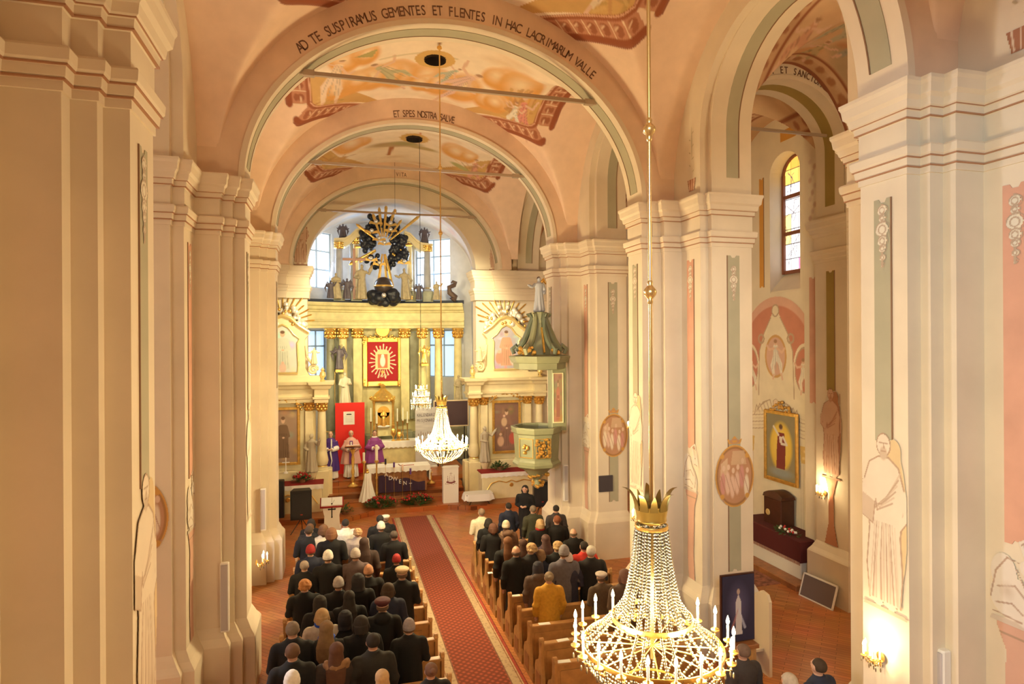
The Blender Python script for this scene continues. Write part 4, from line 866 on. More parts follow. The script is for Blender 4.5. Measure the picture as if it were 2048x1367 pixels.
# ================= SANCTUARY =================
def figure_mesh(h, arms=(), folds=9, lean=0., vox=None, wings=False, wide=1., head=True):
    mb = MB(); rr = []; rn = random.Random(int(h * 100) + folds)
    ph = rn.uniform(0, 6)
    for z, rx, ry, am in ((0, .14, .12, .12), (.03, .16, .14, .14), (.2, .145, .12, .12), (.4, .125, .10, .09), (.52, .115, .095, .06), (.62, .105, .085, .03), (.72, .125, .085, .02), (.80, .130, .08, 0), (.835, .07, .055, 0), (.87, .038, .038, 0)):
        n = 36; rr.append([Vector((h * (wide * rx * (1 + am * cos(folds * a + ph + z * 2)) * cos(a) + lean * z), h * (ry * (1 + am * cos(folds * a + ph + z * 2)) * sin(a)), h * z)) for a in [2 * PI * j / n for j in range(n)]])
    mb.rings(rr)
    lx = h * lean
    if head: mb.ball((lx * .93, -.01 * h, .925 * h), (.046 * h, .052 * h, .062 * h), 14, 10); mb.ball((lx * .93, -.06 * h, .92 * h), (.009 * h, .014 * h, .014 * h), 6, 5); mb.ball((lx * .93, .012 * h, .94 * h), (.052 * h, .052 * h, .06 * h), 12, 8)
    for sd, el, hd in arms:
        s_ = Vector((sd * .115 * h * wide + lx * .8, 0, .79 * h)); e = Vector((el[0] * h, el[1] * h, el[2] * h)); q = Vector((hd[0] * h, hd[1] * h, hd[2] * h))
        mb.tube([s_, e, q], [.045 * h, .042 * h, .040 * h], 10); mb.tube([q, q + (q - e).normalized() * .05 * h], [.022 * h, .016 * h], 8)
        for k in range(4): mb.tube([q + (q - e).normalized() * .03 * h, q + (q - e).normalized() * .085 * h + Vector(((k - 1.5) * .008 * h, 0, (k % 2) * .006 * h))], [.007 * h, .005 * h], 5)
    if wings:
        for q in (-1, 1):
            for k in range(6): mb.tube([(q * .05 * h, .07 * h, .74 * h), (q * (.18 + .03 * k) * h, .10 * h, (.95 - .07 * k) * h), (q * (.26 - .01 * k) * h, .10 * h, (.78 - .10 * k) * h)], [.03 * h, .028 * h, .008 * h], 6)
    return remesh(mb.mesh(), vox or h * .013, 2)
ARM = {'pray': ((-1, (-.16, -.05, .64), (-.02, -.14, .66)), (1, (.16, -.05, .64), (.02, -.14, .66))), 'book': ((-1, (-.17, -.04, .62), (-.05, -.14, .58)), (1, (.17, -.03, .62), (.10, -.15, .66))),
       'raise': ((-1, (-.17, -.04, .62), (-.06, -.14, .60)), (1, (.22, -.05, .72), (.30, -.12, .88))), 'point': ((-1, (-.22, -.05, .70), (-.34, -.12, .74)), (1, (.17, -.03, .60), (.12, -.13, .52))), 'open': ((-1, (-.20, -.06, .66), (-.32, -.12, .70)), (1, (.20, -.06, .66), (.32, -.12, .70)))}
def statue(name, loc, h, m, label, arms='pray', cat='statue', group=None, rz=0, staff=False, base=True, **kw):
    me = figure_mesh(h, ARM[arms], **kw); o = link(name, me, m, None, loc, (0, 0, rz)); tag(o, label, cat, group)
    if staff: MB().tube([(-.30 * h, -.12 * h, 0), (-.30 * h, -.12 * h, 1.02 * h)], .008 * h, 6).tube([(-.30 * h, -.12 * h, 1.0 * h), (-.27 * h, -.12 * h, 1.06 * h), (-.22 * h, -.12 * h, 1.02 * h), (-.24 * h, -.12 * h, .97 * h)], .008 * h, 6).build('crozier', GOLD, o)
    return o
def capital(mb, c, r, h, n=16):
    mb.lathe([(r, 0), (r * 1.15, h * .05), (r, h * .1), (r * 1.05, h * .5), (r * 1.5, h * .85), (r * 1.6, h), (r * .5, h)], c, n)
    for k in range(8):
        a = 2 * PI * k / 8
        for z, q in ((.25, 1.15), (.55, 1.3)): b = a + (PI / 8 if z > .3 else 0); mb.ball((c[0] + r * q * cos(b), c[1] + r * q * sin(b), c[2] + h * z), (r * .30, r * .30, h * .17), 6, 5)
        if k % 2: mb.ball((c[0] + r * 1.5 * cos(a), c[1] + r * 1.5 * sin(a), c[2] + h * .85), (r * .3, r * .3, h * .12), 6, 5)
def column(parent, x, y, z0, z1, r, m, caph=.4, ped=True):
    mb = MB(); zc = z1 - caph
    mb.lathe([(r * 1.35, 0), (r * 1.35, .05), (r * 1.2, .07), (r * 1.25, .11), (r * 1.02, .15), (r, .2), (r * .98, (zc - z0) * .5), (r * .86, zc - z0)], (x, y, z0), 20)
    c = mb.build('column', m, parent, True); k = MB(); capital(k, (x, y, zc), r * .9, caph); k.build('capital', GOLD, c, True)
    if ped: k = MB(); k.lathe([(r * 1.03, .12), (r * 1.2, .14), (r * 1.03, .17)], (x, y, z0), 20); k.build('gilt_ring', GOLD, c, True)
    return c
def sweep(mb, path, prof):
    """path: [(x,y)], prof: [(z, out)] out toward -normal (towards the nave)"""
    rr = []
    for i, (x, y) in enumerate(path):
        a = Vector(path[max(i - 1, 0)]); b = Vector(path[min(i + 1, len(path) - 1)]); d = (b - a).normalized(); n = Vector((d.y, -d.x))
        rr.append([Vector((x + n.x * k, y + n.y * k, z)) for z, k in prof] + [Vector((x, y + .25, prof[-1][0])), Vector((x, y + .25, prof[0][0]))])
    mb.rings(rr)
def ornament(mb, pts, r, rn, n=3):
    for (x, y, z) in pts:
        for j in range(n): mb.ball((x + rn.uniform(-r, r), y + rn.uniform(-r, r) * .4, z + rn.uniform(-r, r)), r * rn.uniform(.35, .7), 6, 5)
def frame_rect(mb, cx, y, z0, z1, w, b, d=.06):
    for x0, x1, za, zb in ((cx - w - b, cx - w, z0 - b, z1 + b), (cx + w, cx + w + b, z0 - b, z1 + b), (cx - w, cx + w, z0 - b, z0), (cx - w, cx + w, z1, z1 + b)):
        mb.bbox(x0, x1, y - d, y, za, zb, min(b, d) * .3)
    return mb
def Z_(v, Y, u=780): return at(u, v, Y).z
def X_(u, Y, v=750): return at(u, v, Y).x
HY = 29.3
HA = empty('high_altar', (0, 0, 0)); tag(HA, 'tall green marbled high altar with gold capitals behind the priests', 'altar')
xl, xr = X_(606, HY), X_(926, HY); xc = X_(768, HY)
def hy(x): return 29.75 - .75 * ((x - xc) / 3.4) ** 2
def arc(x0, x1, n=20, k=0): return [(x0 + (x1 - x0) * j / n, hy(x0 + (x1 - x0) * j / n) + k) for j in range(n + 1)]
zt, zb = Z_(606, HY), Z_(656, HY)
mb = MB(); H = zt - zb
sweep(mb, arc(xl, xr), [(zb, -.1), (zb, .05), (zb + .1 * H, .05), (zb + .12 * H, .10), (zb + .24 * H, .10), (zb + .27 * H, .15), (zb + .30 * H, .15), (zb + .31 * H, .05), (zb + .62 * H, .05), (zb + .64 * H, .14), (zb + .70 * H, .16), (zb + .74 * H, .26), (zb + .84 * H, .29), (zb + .88 * H, .38), (zb + .97 * H, .42), (zb + H, .42)])
mb.build('entablature', MARBLE_G, HA)
mb = MB(); sweep(mb, arc(X_(657, HY), X_(864, HY), 20, .45), [(.85, 0), (zb, 0)]); mb.build('retable_wall', MARBLE_G, HA)
for ua, ub, nm in ((668, 722, 'side_niche'), (822, 850, 'side_niche')):
    mb = MB(); x0, x1 = X_(ua, HY), X_(ub, HY); mb.bbox(x0, x1, hy((x0 + x1) / 2) + .30, hy((x0 + x1) / 2) + .44, 2.6, zb - .15, .03); mb.build(nm, MARBLE_D, HA)
for u in (716, 812): x = X_(u, HY); mb = MB(); mb.bbox(x - .2, x + .2, hy(x) - .0, hy(x) + .4, 2.6, zb - .45, .02); p_ = mb.build('pilaster', MARBLE_G, HA); k = MB(); capital(k, (x, hy(x) + .2, zb - .45), .2, .45); k.build('capital', GOLD, p_, True)
for u in (661, 686, 846, 877, 913): x = X_(u, HY); column(HA, x, hy(x) - .1, 2.1, zb, .20, MARBLE_G if u > 661 else MARBLE_D, .48)
for u in (661, 688, 716, 812, 846, 877, 913): x = X_(u, HY); mb = MB(); mb.bbox(x - .3, x + .3, hy(x) - .45, hy(x) + .35, .85, 2.1, .03); mb.build('pedestal', MARBLE_D, HA)
mb = MB(); mb.bbox(X_(655, HY), X_(925, HY), 29.4, 29.9, .85, 2.0, .03); mb.build('plinth_wall', MARBLE_D, HA)
# dark parapet above the cornice
mb = MB(); sweep(mb, arc(xl, xr, 20, .1), [(zt, 0), (zt + .16, 0)]); mb.build('cornice_cover', mat('slate_blue_cover', (.03, .035, .06), .6), HA)
# upper aedicule: two framed openings with curved pediment
AY = 30.0
ux = lambda u: X_(u, AY, 500); uz = lambda v: Z_(v, AY)
UP = empty('upper_stage'); UP.parent = HA
UPM = mat('pale_blue_marbling', (.40, .40, .42), .5, var=.1)
z0 = zt + .1
for u in (678, 712, 819, 853):
    x = ux(u); outer = u in (678, 853); z1 = uz(490 if outer else 478)
    column(UP, x, AY - (.25 if outer else 0), z0 + .5, z1, .17 if outer else .15, UPM if outer else CREAM, .3); MB().bbox(x - .25, x + .25, AY - .5, AY + .3, z0, z0 + .5, .02).build('pedestal', MARBLE_D, UP)
pts = [(668, 486), (690, 484), (700, 478), (712, 466), (724, 462)]; mb = MB()
for q in (0, 1):
    pp = pts if q == 0 else [(1531 - u, v + 4) for u, v in pts]; tops = [(ux(u), uz(v)) for u, v in pp]
    poly = tops + [(x, z - .32) for x, z in tops[::-1]]; mb.ngon(poly, (AY - .35, AY + .3), 'y'); mb.ngon([(x, z + .07) for x, z in tops] + [(x, z - .03) for x, z in tops[::-1]], (AY - .45, AY + .3), 'y')
    mb.build('pediment', CREAM, UP); mb = MB()
mb = MB()
for a, b in ((700, 706), (714, 720), (812, 817), (824, 830)): MB().bbox(ux(a), ux(b), AY + .05, AY + .25, z0, uz(482), .02).build('side_panel', UPM, UP)
# sunburst
GC = at(766, 492, 29.6)
SB = empty('sunburst', GC); tag(SB, 'golden sunburst with dark clouds and cherub heads above the high altar', 'sunburst')
for k, (du, dv) in enumerate(((-38, -30), (-52, -40), (-20, -62), (-8, -75), (6, -80), (22, -70), (72, -62), (36, -52), (-56, 4), (-46, 34), (-28, 52), (-10, 76), (14, 62), (40, 30), (46, 8), (8, 98), (18, 84), (58, -4), (-66, 40))):
    L = math.hypot(du, dv) * .0235; a = math.atan2(-dv, du); mb = MB(); w = .055 if L > 1.5 else .045
    mb.rings([[Vector((cos(a) * r - sin(a) * s, yy - (.05 if L < 1.45 else .24), sin(a) * r + cos(a) * s)) for s, yy in ((-wd, 0), (0, -.02), (wd, 0), (0, .02))] for r, wd in ((.40, w * .6), (L * .93, w * 1.3), (L, .004))]); mb.build('ray', GOLD, SB)
rn = random.Random(3); mb = MB()
for k in range(170):
    a = rn.uniform(0, 2 * PI); r = rn.uniform(.52, 1.0); x = r * cos(a) * 1.05; z = r * sin(a) * 1.18 + .1
    if -.2 < a - 3 * PI / 2 < .2: continue
    if z < -.1 and x < -.3 and rn.random() < .5: continue
    mb.ball((x, rn.uniform(-.12, .2), z), rn.uniform(.08, .17), 10, 8)
for k in range(40): mb.ball((rn.uniform(-.6, .6), rn.uniform(-.15, .1), .7 + rn.uniform(0, .65)), .14, 8, 6)
for k in range(40): mb.ball((rn.uniform(.35, 1.1), rn.uniform(-.1, .1), rn.uniform(-.6, .5)), .13, 8, 6)
for k in range(30): mb.ball((rn.uniform(-1., -.4), rn.uniform(-.1, .1), rn.uniform(-.1, .6)), .13, 8, 6)
link('cloud_ring', remesh(mb.mesh(), .022, 0), DCLOUD, SB)
for k, (du, dv) in enumerate(((-22, -28), (-8, -14), (14, -32), (-24, 26), (-8, 34), (2, -6), (-14, -46), (14, -44), (40, 30))):
    c = MB(); x, z = du * .0235, -dv * .0235; c.ball((x, -.28, z), .10, 10, 8); cc = c.build('cherub_head', SILVER, SB, True); c = MB()
    for q in (-1, 1): c.rings([[Vector((x + q * a, -.27 + s, z - .08 + b)) for s in (-.012, .012)] + [Vector((x + q * a, -.27 + s, z - .15 + b * .4)) for s in (.012, -.012)] for a, b in ((.02, 0), (.12, .06), (.24, .10), (.30, .02))])
    c.build('cherub_wings', GOLD, cc)
# sculptures of the upper stage
sy = 29.15; zc = zt + .16
def st(u, vt, vb, Y, **k): zt_ = Z_(vt, Y, u); zb_ = Z_(vb, Y, u); return dict(loc=(X_(u, Y, vb), Y, zb_), h=zt_ - zb_)
def fit(u, vt, Y, zbot): z1 = Z_(vt, Y, u); return (X_(u, Y, vt), Y, zbot), z1 - zbot
for u, vt, lab, ar, ln in ((722, 528, 'grey statue with bare chest and a cross left of the orb on the high altar', 'raise', .02), (812, 536, 'grey robed statue stretching its arm right of the orb on the high altar', 'point', -.06)):
    l, h = fit(u, vt, sy, zc); statue('statue', l, h, STONE, lab, ar, lean=ln, group=None)
l, h = fit(708, 510, sy + .15, zc); o = MB().bbox(-.06, .06, -.05, .05, 0, 2.3, .01).bbox(-.5, .5, -.045, .045, 1.75, 1.86, .01).build('cross', mat('pink_marbled_wood', (.45, .25, .18), .5), loc=l); tag(o, 'tall slim reddish cross held by the bare-chested statue', 'cross')
l, h = fit(767, 572, sy - .05, zc); t = empty('globe', (l[0], l[1], zc + .5)); tag(t, 'dark globe with a gold band on a dark cloud with one cherub', 'globe'); 
mb = MB(); mb.ball((0, 0, .1), .42, 20, 14); mb.build('orb', mat('dark_orb', (.05, .035, .03), .3), t, True); MB().lathe([(.425, -.04), (.44, 0), (.425, .04), (.41, 0)], (0, 0, .1), 28).build('gold_band', GOLD, t, True)
mb = MB(); [mb.ball((rn.uniform(-.55, .6), rn.uniform(-.35, .1), rn.uniform(-.75, -.2)), rn.uniform(.14, .24), 10, 8) for k in range(26)]; link('cloud', remesh(mb.mesh(), .03, 1), DCLOUD, t); MB().ball((-.02, -.5, -.35), .11, 10, 8).build('cherub_head', SILVER, t, True)
for u, vt, vb, lab in ((733, 595, 612, 'small gilt cherub at the feet of the bare-chested statue'), (824, 590, 612, 'small gilt cherub right of the robed statue on the cornice')):
    l, h = fit(u, vt, 28.85, zc); statue('cherub', l, h, GOLD, lab, 'open', cat='cherub', wide=1.3)
DST = mat('dark_angel_paint', (.10, .08, .10), .5, var=.2)
for u, vt, lab, m_, ar in ((661, 560, 'dark angel statue at the left end of the high altar cornice', DST, 'raise'), (694, 556, 'dark blue angel statue behind the outer left column of the altar top', DST, 'point'), (838, 566, 'dark blue angel statue beside the right side of the altar top', DST, 'open'), (873, 562, 'brown angel statue seated right of the altar top column', STONE, 'raise'), (672, 545, 'brown statue before the outer left column of the altar top', STONE, 'pray')):
    l, h = fit(u, vt, 28.95 if u > 661 else 28.8, zc); statue('angel', l, h, m_, lab, ar, cat='statue', wings=(u in (661, 694, 838)), wide=1.2)
for u, v, lab in ((686, 470, 'small dark reclining angel on the left curve of the altar pediment'), (849, 470, 'small dark seated angel with gold on the right end of the altar pediment')):
    p = at(u, v, AY - .1); zb_ = uz(486) + .02; statue('angel', (p.x, p.y, zb_), max(.5, uz(452) - zb_), DST, lab, 'open', wide=1.5, wings=True)
p = at(907, 600, 28.7); o = MB().tube([(0, 0, 0), (.12, 0, .15), (-.12, 0, .35), (-.15, 0, .6), (.10, 0, .7), (.16, 0, .82), (.02, 0, .88), (-.05, 0, .8)], [.18, .15, .13, .12, .11, .09, .06, .03], 10).build('scroll_ornament', mat('brown_scroll', (.12, .07, .05), .5), None, True, loc=(p.x, hy(p.x) - .1, zc)); tag(o, 'dark carved scroll ornament at the right end of the high altar cornice', 'ornament')
# red picture
def redpic(p, w, h):
    Wt = (.82, .70, .48)
    for k in range(22):
        a = 2 * PI * (k + .25) / 22; r0, r1 = .34, .78 if k % 2 else .70
        x0, y0 = w * .5 * r0 * 1.3 * cos(a), h * .5 * r0 * 1.3 * sin(a); x1, y1 = w * .5 * 1.12 * r1 * cos(a), h * .5 * 1.12 * r1 * sin(a)
        p.line([(x0, y0 + h/2), (x1, y1 + h/2)], (.014, .035), Wt)
    p.poly([(-.24 * w, .30 * h), (.24 * w, .30 * h), (.24 * w, .70 * h), (.14 * w, .80 * h), (-.14 * w, .80 * h), (-.24 * w, .70 * h)], (.85, .68, .36)); p.poly([(-.16 * w, .33 * h), (.16 * w, .33 * h), (.16 * w, .68 * h), (-.16 * w, .68 * h)], (.70, .20, .10))
    p.ell(0, .5 * h, .10 * w, .16 * h, (.95, .90, .75), .3); p.ell(0, .64 * h, .06 * w, .05 * h, (.95, .9, .75), .3); p.ell(-.03, .24 * h, .06, .05, (.85, .5, .15), .2); p.ell(.03, .24 * h, .06, .05, (.85, .5, .15), .2); p.poly([(-.085, .23 * h), (.085, .23 * h), (0, .17 * h)], (.85, .5, .15))
    for k in range(6): p.line([(-.2 + k * .07, .10 * h), (-.14 + k * .07, .16 * h)], .012, Wt)
a, b = at(736, 763, 29.45), at(797, 683, 29.45); w, h = b.x - a.x, b.z - a.z; cxp = (a.x + b.x) / 2; yp = hy(cxp) + .15
RP = empty('framed_picture', (cxp, yp, a.z)); tag(RP, 'red velvet picture with white rays in a gold frame on the high altar', 'picture')
painted('red_image', w, h, (0, 0, 0), (1, 0, 0), (0, 0, 1), redpic, .012, RP, base=(.40, .015, .02))
mb = frame_rect(MB(), 0, .02, 0, h, w / 2, .22, .1); mb.build('gold_frame', GOLD, RP); k = MB(); ornament(k, [(q * (w/2 + .12), -.05, z) for q in (-1, 1) for z in (-.15, 0, h, h + .15)] + [(x, -.05, h + .2) for x in (-.5, -.25, 0, .25, .5)], .10, rn, 4); k.build('frame_ornament', GOLD, RP, True)
k = MB(); k.lathe([(.22, -.03), (.30, -.02), (.33, .02), (.30, .05), (.22, .05)], n=24, M=Matrix.Translation((0, -.1, h + .55)) @ Matrix.Rotation(PI/2, 4, 'X')); ornament(k, [(.33 * cos(g), -.1, h + .55 + .33 * sin(g)) for g in [j * PI / 5 for j in range(10)]], .08, rn, 3); k.build('cartouche_rim', GOLD, RP, True)
MB().lathe([(.001, 0), (.24, 0), (.24, .03), (.001, .05)], n=20, M=Matrix.Translation((0, -.05, h + .55)) @ Matrix.Rotation(PI/2, 4, 'X')).build('cartouche_disc', WHITE, RP)
# tabernacle
p = at(767, 895, 28.6); TB = empty('tabernacle', (p.x, 28.75, 2.05)); tag(TB, 'gilt domed tabernacle under the red picture', 'tabernacle')
ht = Z_(800, 28.7) - 2.05
MB().bbox(-.42, .42, -.3, .3, 0, ht, .05).build('body', MARBLE_G, TB)
mb = MB(); mb.lathe([(.52, 0), (.56, .05), (.50, .12), (.46, .16), (.34, .32), (.18, .45), (.10, .55), (.12, .65), (.05, .72), (.001, .75)], (0, 0, ht), 20); ornament(mb, [(.5 * cos(a), .5 * sin(a), ht + .1) for a in [j * PI / 5 for j in range(10)]], .09, rn, 3); mb.build('dome', GOLD, TB, True)
MB().lathe([(.001, 0), (.27, 0), (.27, .04), (.001, .04)], n=20, M=Matrix.Translation((0, -.27, ht * .68)) @ Matrix.Rotation(PI/2, 4, 'X')).bbox(-.27, .27, -.31, -.27, ht * .25, ht * .68, .01).build('gilt_niche', mat('deep_gold', (.55, .32, .06), .35, .8), TB)
link('monstrance_figure', figure_mesh(.75, ARM['pray']), GOLD, TB, (0, -.36, ht * .28)); MB().ball((0, -.36, ht * .28), (.3, .1, .06), 12, 8).build('shell_base', WHITE, TB, True)
for q in (-1, 1): k = MB(); k.lathe([(.07, 0), (.06, .1), (.05, .9 * ht), (.08, ht)], (q * .42, -.34, 0), 12); k.build('colonnette', GOLD, TB, True)
# old altar table behind
mb = MB(); p0, p1 = X_(742, 28.2, 890), X_(862, 28.2, 890); o = empty('altar_table', ((p0 + p1) / 2, 28.3, .85)); tag(o, 'marbled altar table with white cloth below the tabernacle', 'altar table'); w = (p1 - p0) / 2
MB().bbox(-w, w, -.35, .4, 0, 1.0, .05).build('body', MARBLE_G, o)
def lace_cloth(parent, w, d0, d1, z, drop=.22, nm='lace_cloth', m=LINEN):
    mb = MB(); mb.bbox(-w, w, d0, d1, z, z + .02, .005); n = int(w * 2 / .04)
    rr = []
    for j in range(n + 1):
        x = -w + 2 * w * j / n; dz = drop * (1 - .18 * abs(sin(j * PI / 5))); y = d0 - .012 - .012 * cos(j * .9); rr.append([Vector((x, d0 - .003, z + .015)), Vector((x, y, z - dz)), Vector((x, y + .01, z - dz)), Vector((x, d0 + .007, z + .010))])
    mb.rings(rr); return mb.build(nm, m, parent)
lace_cloth(o, w + .05, -.4, .4, 1.0, .28)
for u, vt, lab in ((742, 815, 'tall candle on a candlestick left of the tabernacle'), (754, 822, 'shorter candle left of the tabernacle'), (795, 816, 'white altar candle right of the tabernacle dome'), (806, 814, 'second tall candle right of the tabernacle'), (815, 822, 'shorter candle by the banner edge')):
    zb_ = 1.87; zt_ = Z_(vt, 28.25, u); hh = zt_ - zb_; c = empty('candlestick', (X_(u, 28.1, 850), 28.15, zb_)); tag(c, lab, 'candlestick', 'candlesticks beside the tabernacle')
    MB().lathe([(.10, 0), (.10, .02), (.04, .05), (.03, .15), (.05, .2), (.025, .28), (.03, hh * .55), (.06, hh * .58), (.06, hh * .6), (.02, hh * .6)], n=12).build('stick', BRASS, c, True); MB().lathe([(.028, hh * .6), (.028, hh)], n=10).build('candle', WAX, c)
for u, vt, lab in ((787, 850, 'tall gold vase on the altar table right of the tabernacle'), (799, 858, 'gold cup shaped vessel beside the vase on the altar table')):
    hh = Z_(vt, 28.05, u) - 1.87; o = MB().lathe([(.08, 0), (.09, .03), (.03, .08), (.03, .15), (.12, hh * .45), (.10, hh * .7), (.05, hh * .8), (.08, hh), (.02, hh)], n=14).build('altar_vase', GOLD, None, True, loc=(X_(u, 28.05, 880), 28.1, 1.87)); tag(o, lab, 'vase')
# statues of the main stage
l, h = fit(690, 742, 28.95, 2.1); l = (l[0], 28.9, Z_(806, 28.9)); MB().bbox(l[0] - .35, l[0] + .35, 28.65, 29.4, .85, l[2], .03).build('statue_pedestal', MARBLE_D, HA)
statue('bishop_statue', l, Z_(742, 28.9) - l[2], mat('ivory_paint', (.62, .55, .40), .5), 'ivory statue of a bishop with staff above the red board', 'book', staff=True)
l, h = fit(917, 752, 28.6, 2.1); l = (l[0], l[1], Z_(806, 28.6)); MB().bbox(l[0] - .35, l[0] + .35, 28.4, 28.9, .85, l[2], .03).build('statue_pedestal', MARBLE_D, HA)
statue('friar_statue', l, Z_(752, 28.6) - l[2], STONE, 'brown robed statue above the framed dark screen', 'book')
for u, vt, vb, lab, ar in ((679, 690, 738, 'small dark statue high between the left columns of the altar', 'point'), (849, 690, 726, 'small gilt winged statue high between the right columns of the altar', 'raise')):
    z_ = Z_(vb, 28.9, u); x = X_(u, 28.9, vb); MB().bbox(x - .18, x + .18, 28.75, 29.3, z_ - .12, z_, .02).build('bracket', GOLD, HA); statue('angel', (x, 28.95, z_), Z_(vt, 28.9, u) - z_, DST if u < 700 else GOLD, lab, ar, wings=True)
# red board with poster
a, b = at(671, 940, 26.6), at(729, 804, 26.6); t = empty('red_board', ((a.x + b.x) / 2, 26.6, .85)); tag(t, 'tall bright red display board with a white notice behind the priests', 'display board'); w = (b.x - a.x) / 2; h = b.z - .85
MB().bbox(-w, w, 0, .05, 0, h, .005).build('board', mat('bright_red_board', (.72, .02, .012), .7), t)
def poster(p, w, h):
    p.poly([(-.2 * w, h * .82), (.2 * w, h * .82), (.24 * w, h * .74), (-.24 * w, h * .74)], (.05, .05, .05)); 
    for j in range(5): p.line([(-.3 * w, h * (.62 - .1 * j)), (.3 * w, h * (.62 - .1 * j))], .008, (.6, .55, .5))
c0, c1 = at(687, 849, 26.6), at(709, 822, 26.6); painted('notice', c1.x - c0.x, c1.z - c0.z, ((c0.x + c1.x) / 2 - t.location.x, -.004, c0.z - .85), (1, 0, 0), (0, 0, 1), poster, .012, t, base=(.82, .80, .72))
# banner
a, b = at(831, 925, 26.9), at(873, 816, 26.9); t = empty('roll_up_banner', ((a.x + b.x) / 2, 26.9, .85)); tag(t, 'grey roll-up banner with lettering behind the glowing chandelier', 'banner'); w, h = b.x - a.x, b.z - .85
def ban(p, w, h):
    for j in range(30): p.ell(rn.uniform(-w/2, w/2), rn.uniform(.25, .52) * h, rn.uniform(.05, .15), rn.uniform(.04, .1), rn.choice(((.62, .40, .26), (.50, .30, .22), (.72, .60, .48))), .5)
    for j in range(12): p.ell(rn.uniform(-w/2, w/2), rn.uniform(.55, 1) * h, rn.uniform(.2, .4), rn.uniform(.03, .08), (.66, .64, .62), .9)
    for j in range(7): p.line([(-w * .35 + j * .1, h * .52), (-w * .35 + j * .1, h * rn.uniform(.55, .60))], .02, (.30, .22, .2))
painted('banner_print', w, h, (0, 0, .06), (1, 0, 0), (0, 0, 1), ban, .015, t, base=(.56, .54, .54)); MB().bbox(-w/2, w/2, .0, .012, .02, h + .05, .003).build('banner_sheet', WHITE, t); MB().bbox(-w/2 - .03, w/2 + .03, -.08, .1, 0, .07, .02).build('base', SILVER, t)
DT = mat('grey_print', (.16, .14, .16), .8)
for tx_, zz, sz in (('KALENDARZ', h - .33, .19), ('MISJONARZ', h - .56, .19)):
    lettering('print', tx_, lambda q, zz=zz: ((-w * .42 + w * .84 * q, -.012, zz), (1, 0, 0), (0, 0, 1)), sz, DT, t, (0, 1))
a, b = at(870, 852, 26.9), at(936, 801, 26.9); t = empty('screen', ((a.x + b.x) / 2, 27.0, a.z)); tag(t, 'dark screen in a pale gilt frame right of the glowing chandelier', 'screen'); w, h = (b.x - a.x) / 2, b.z - a.z
MB().bbox(-w, w, -.01, .03, 0, h, .004).build('panel', mat('dark_screen', (.07, .04, .05), .35), t); frame_rect(MB(), 0, .03, 0, h, w, .05, .06).build('frame', mat('pale_gilt', (.75, .6, .4), .4, .3), t)
for q in (-1, 1): MB().bbox(q * w * .8 - .02, q * w * .8 + .02, 0, .04, .85 - a.z, 0, .005).build('leg', IRON, t)
# ---- side altars ----
def cloudglory(t, cx, cy, cz, w, h, m, rn, nray=15, rl=1.35):
    for k in range(nray):
        a = PI * (k + .5) / nray; L = rl * rn.uniform(.75, 1.1); mb = MB()
        mb.rings([[Vector((cx + cos(a) * r - sin(a) * s, cy + .1 + yy, cz + sin(a) * r + cos(a) * s)) for s, yy in ((-wd, 0), (0, -.02), (wd, 0), (0, .02))] for r, wd in ((.3, .012), (L * .95, .03), (L, .004))]); mb.build('ray', GOLD, t)
    mb = MB()
    for k in range(46):
        x = rn.uniform(-1, 1); z = rn.uniform(-.1, 1) * (1 - x * x * .6); mb.ball((cx + x * w, cy + rn.uniform(-.12, .12), cz + z * h - x * x * h * .55), rn.uniform(.07, .14), 8, 6)
    link('cloud_cluster', remesh(mb.mesh(), .02, 1), m, t)
    ch = MB().ball((0, 0, 0), (.06, .05, .065), 8, 6).mesh('h', True); ch.materials.append(GOLD)
    for k in range(14):
        x = rn.uniform(-1, 1); link('cherub_head', ch, None, t, (cx + x * w * .95, cy - .16, cz + rn.uniform(.0, .8) * h - x * x * h * .5))
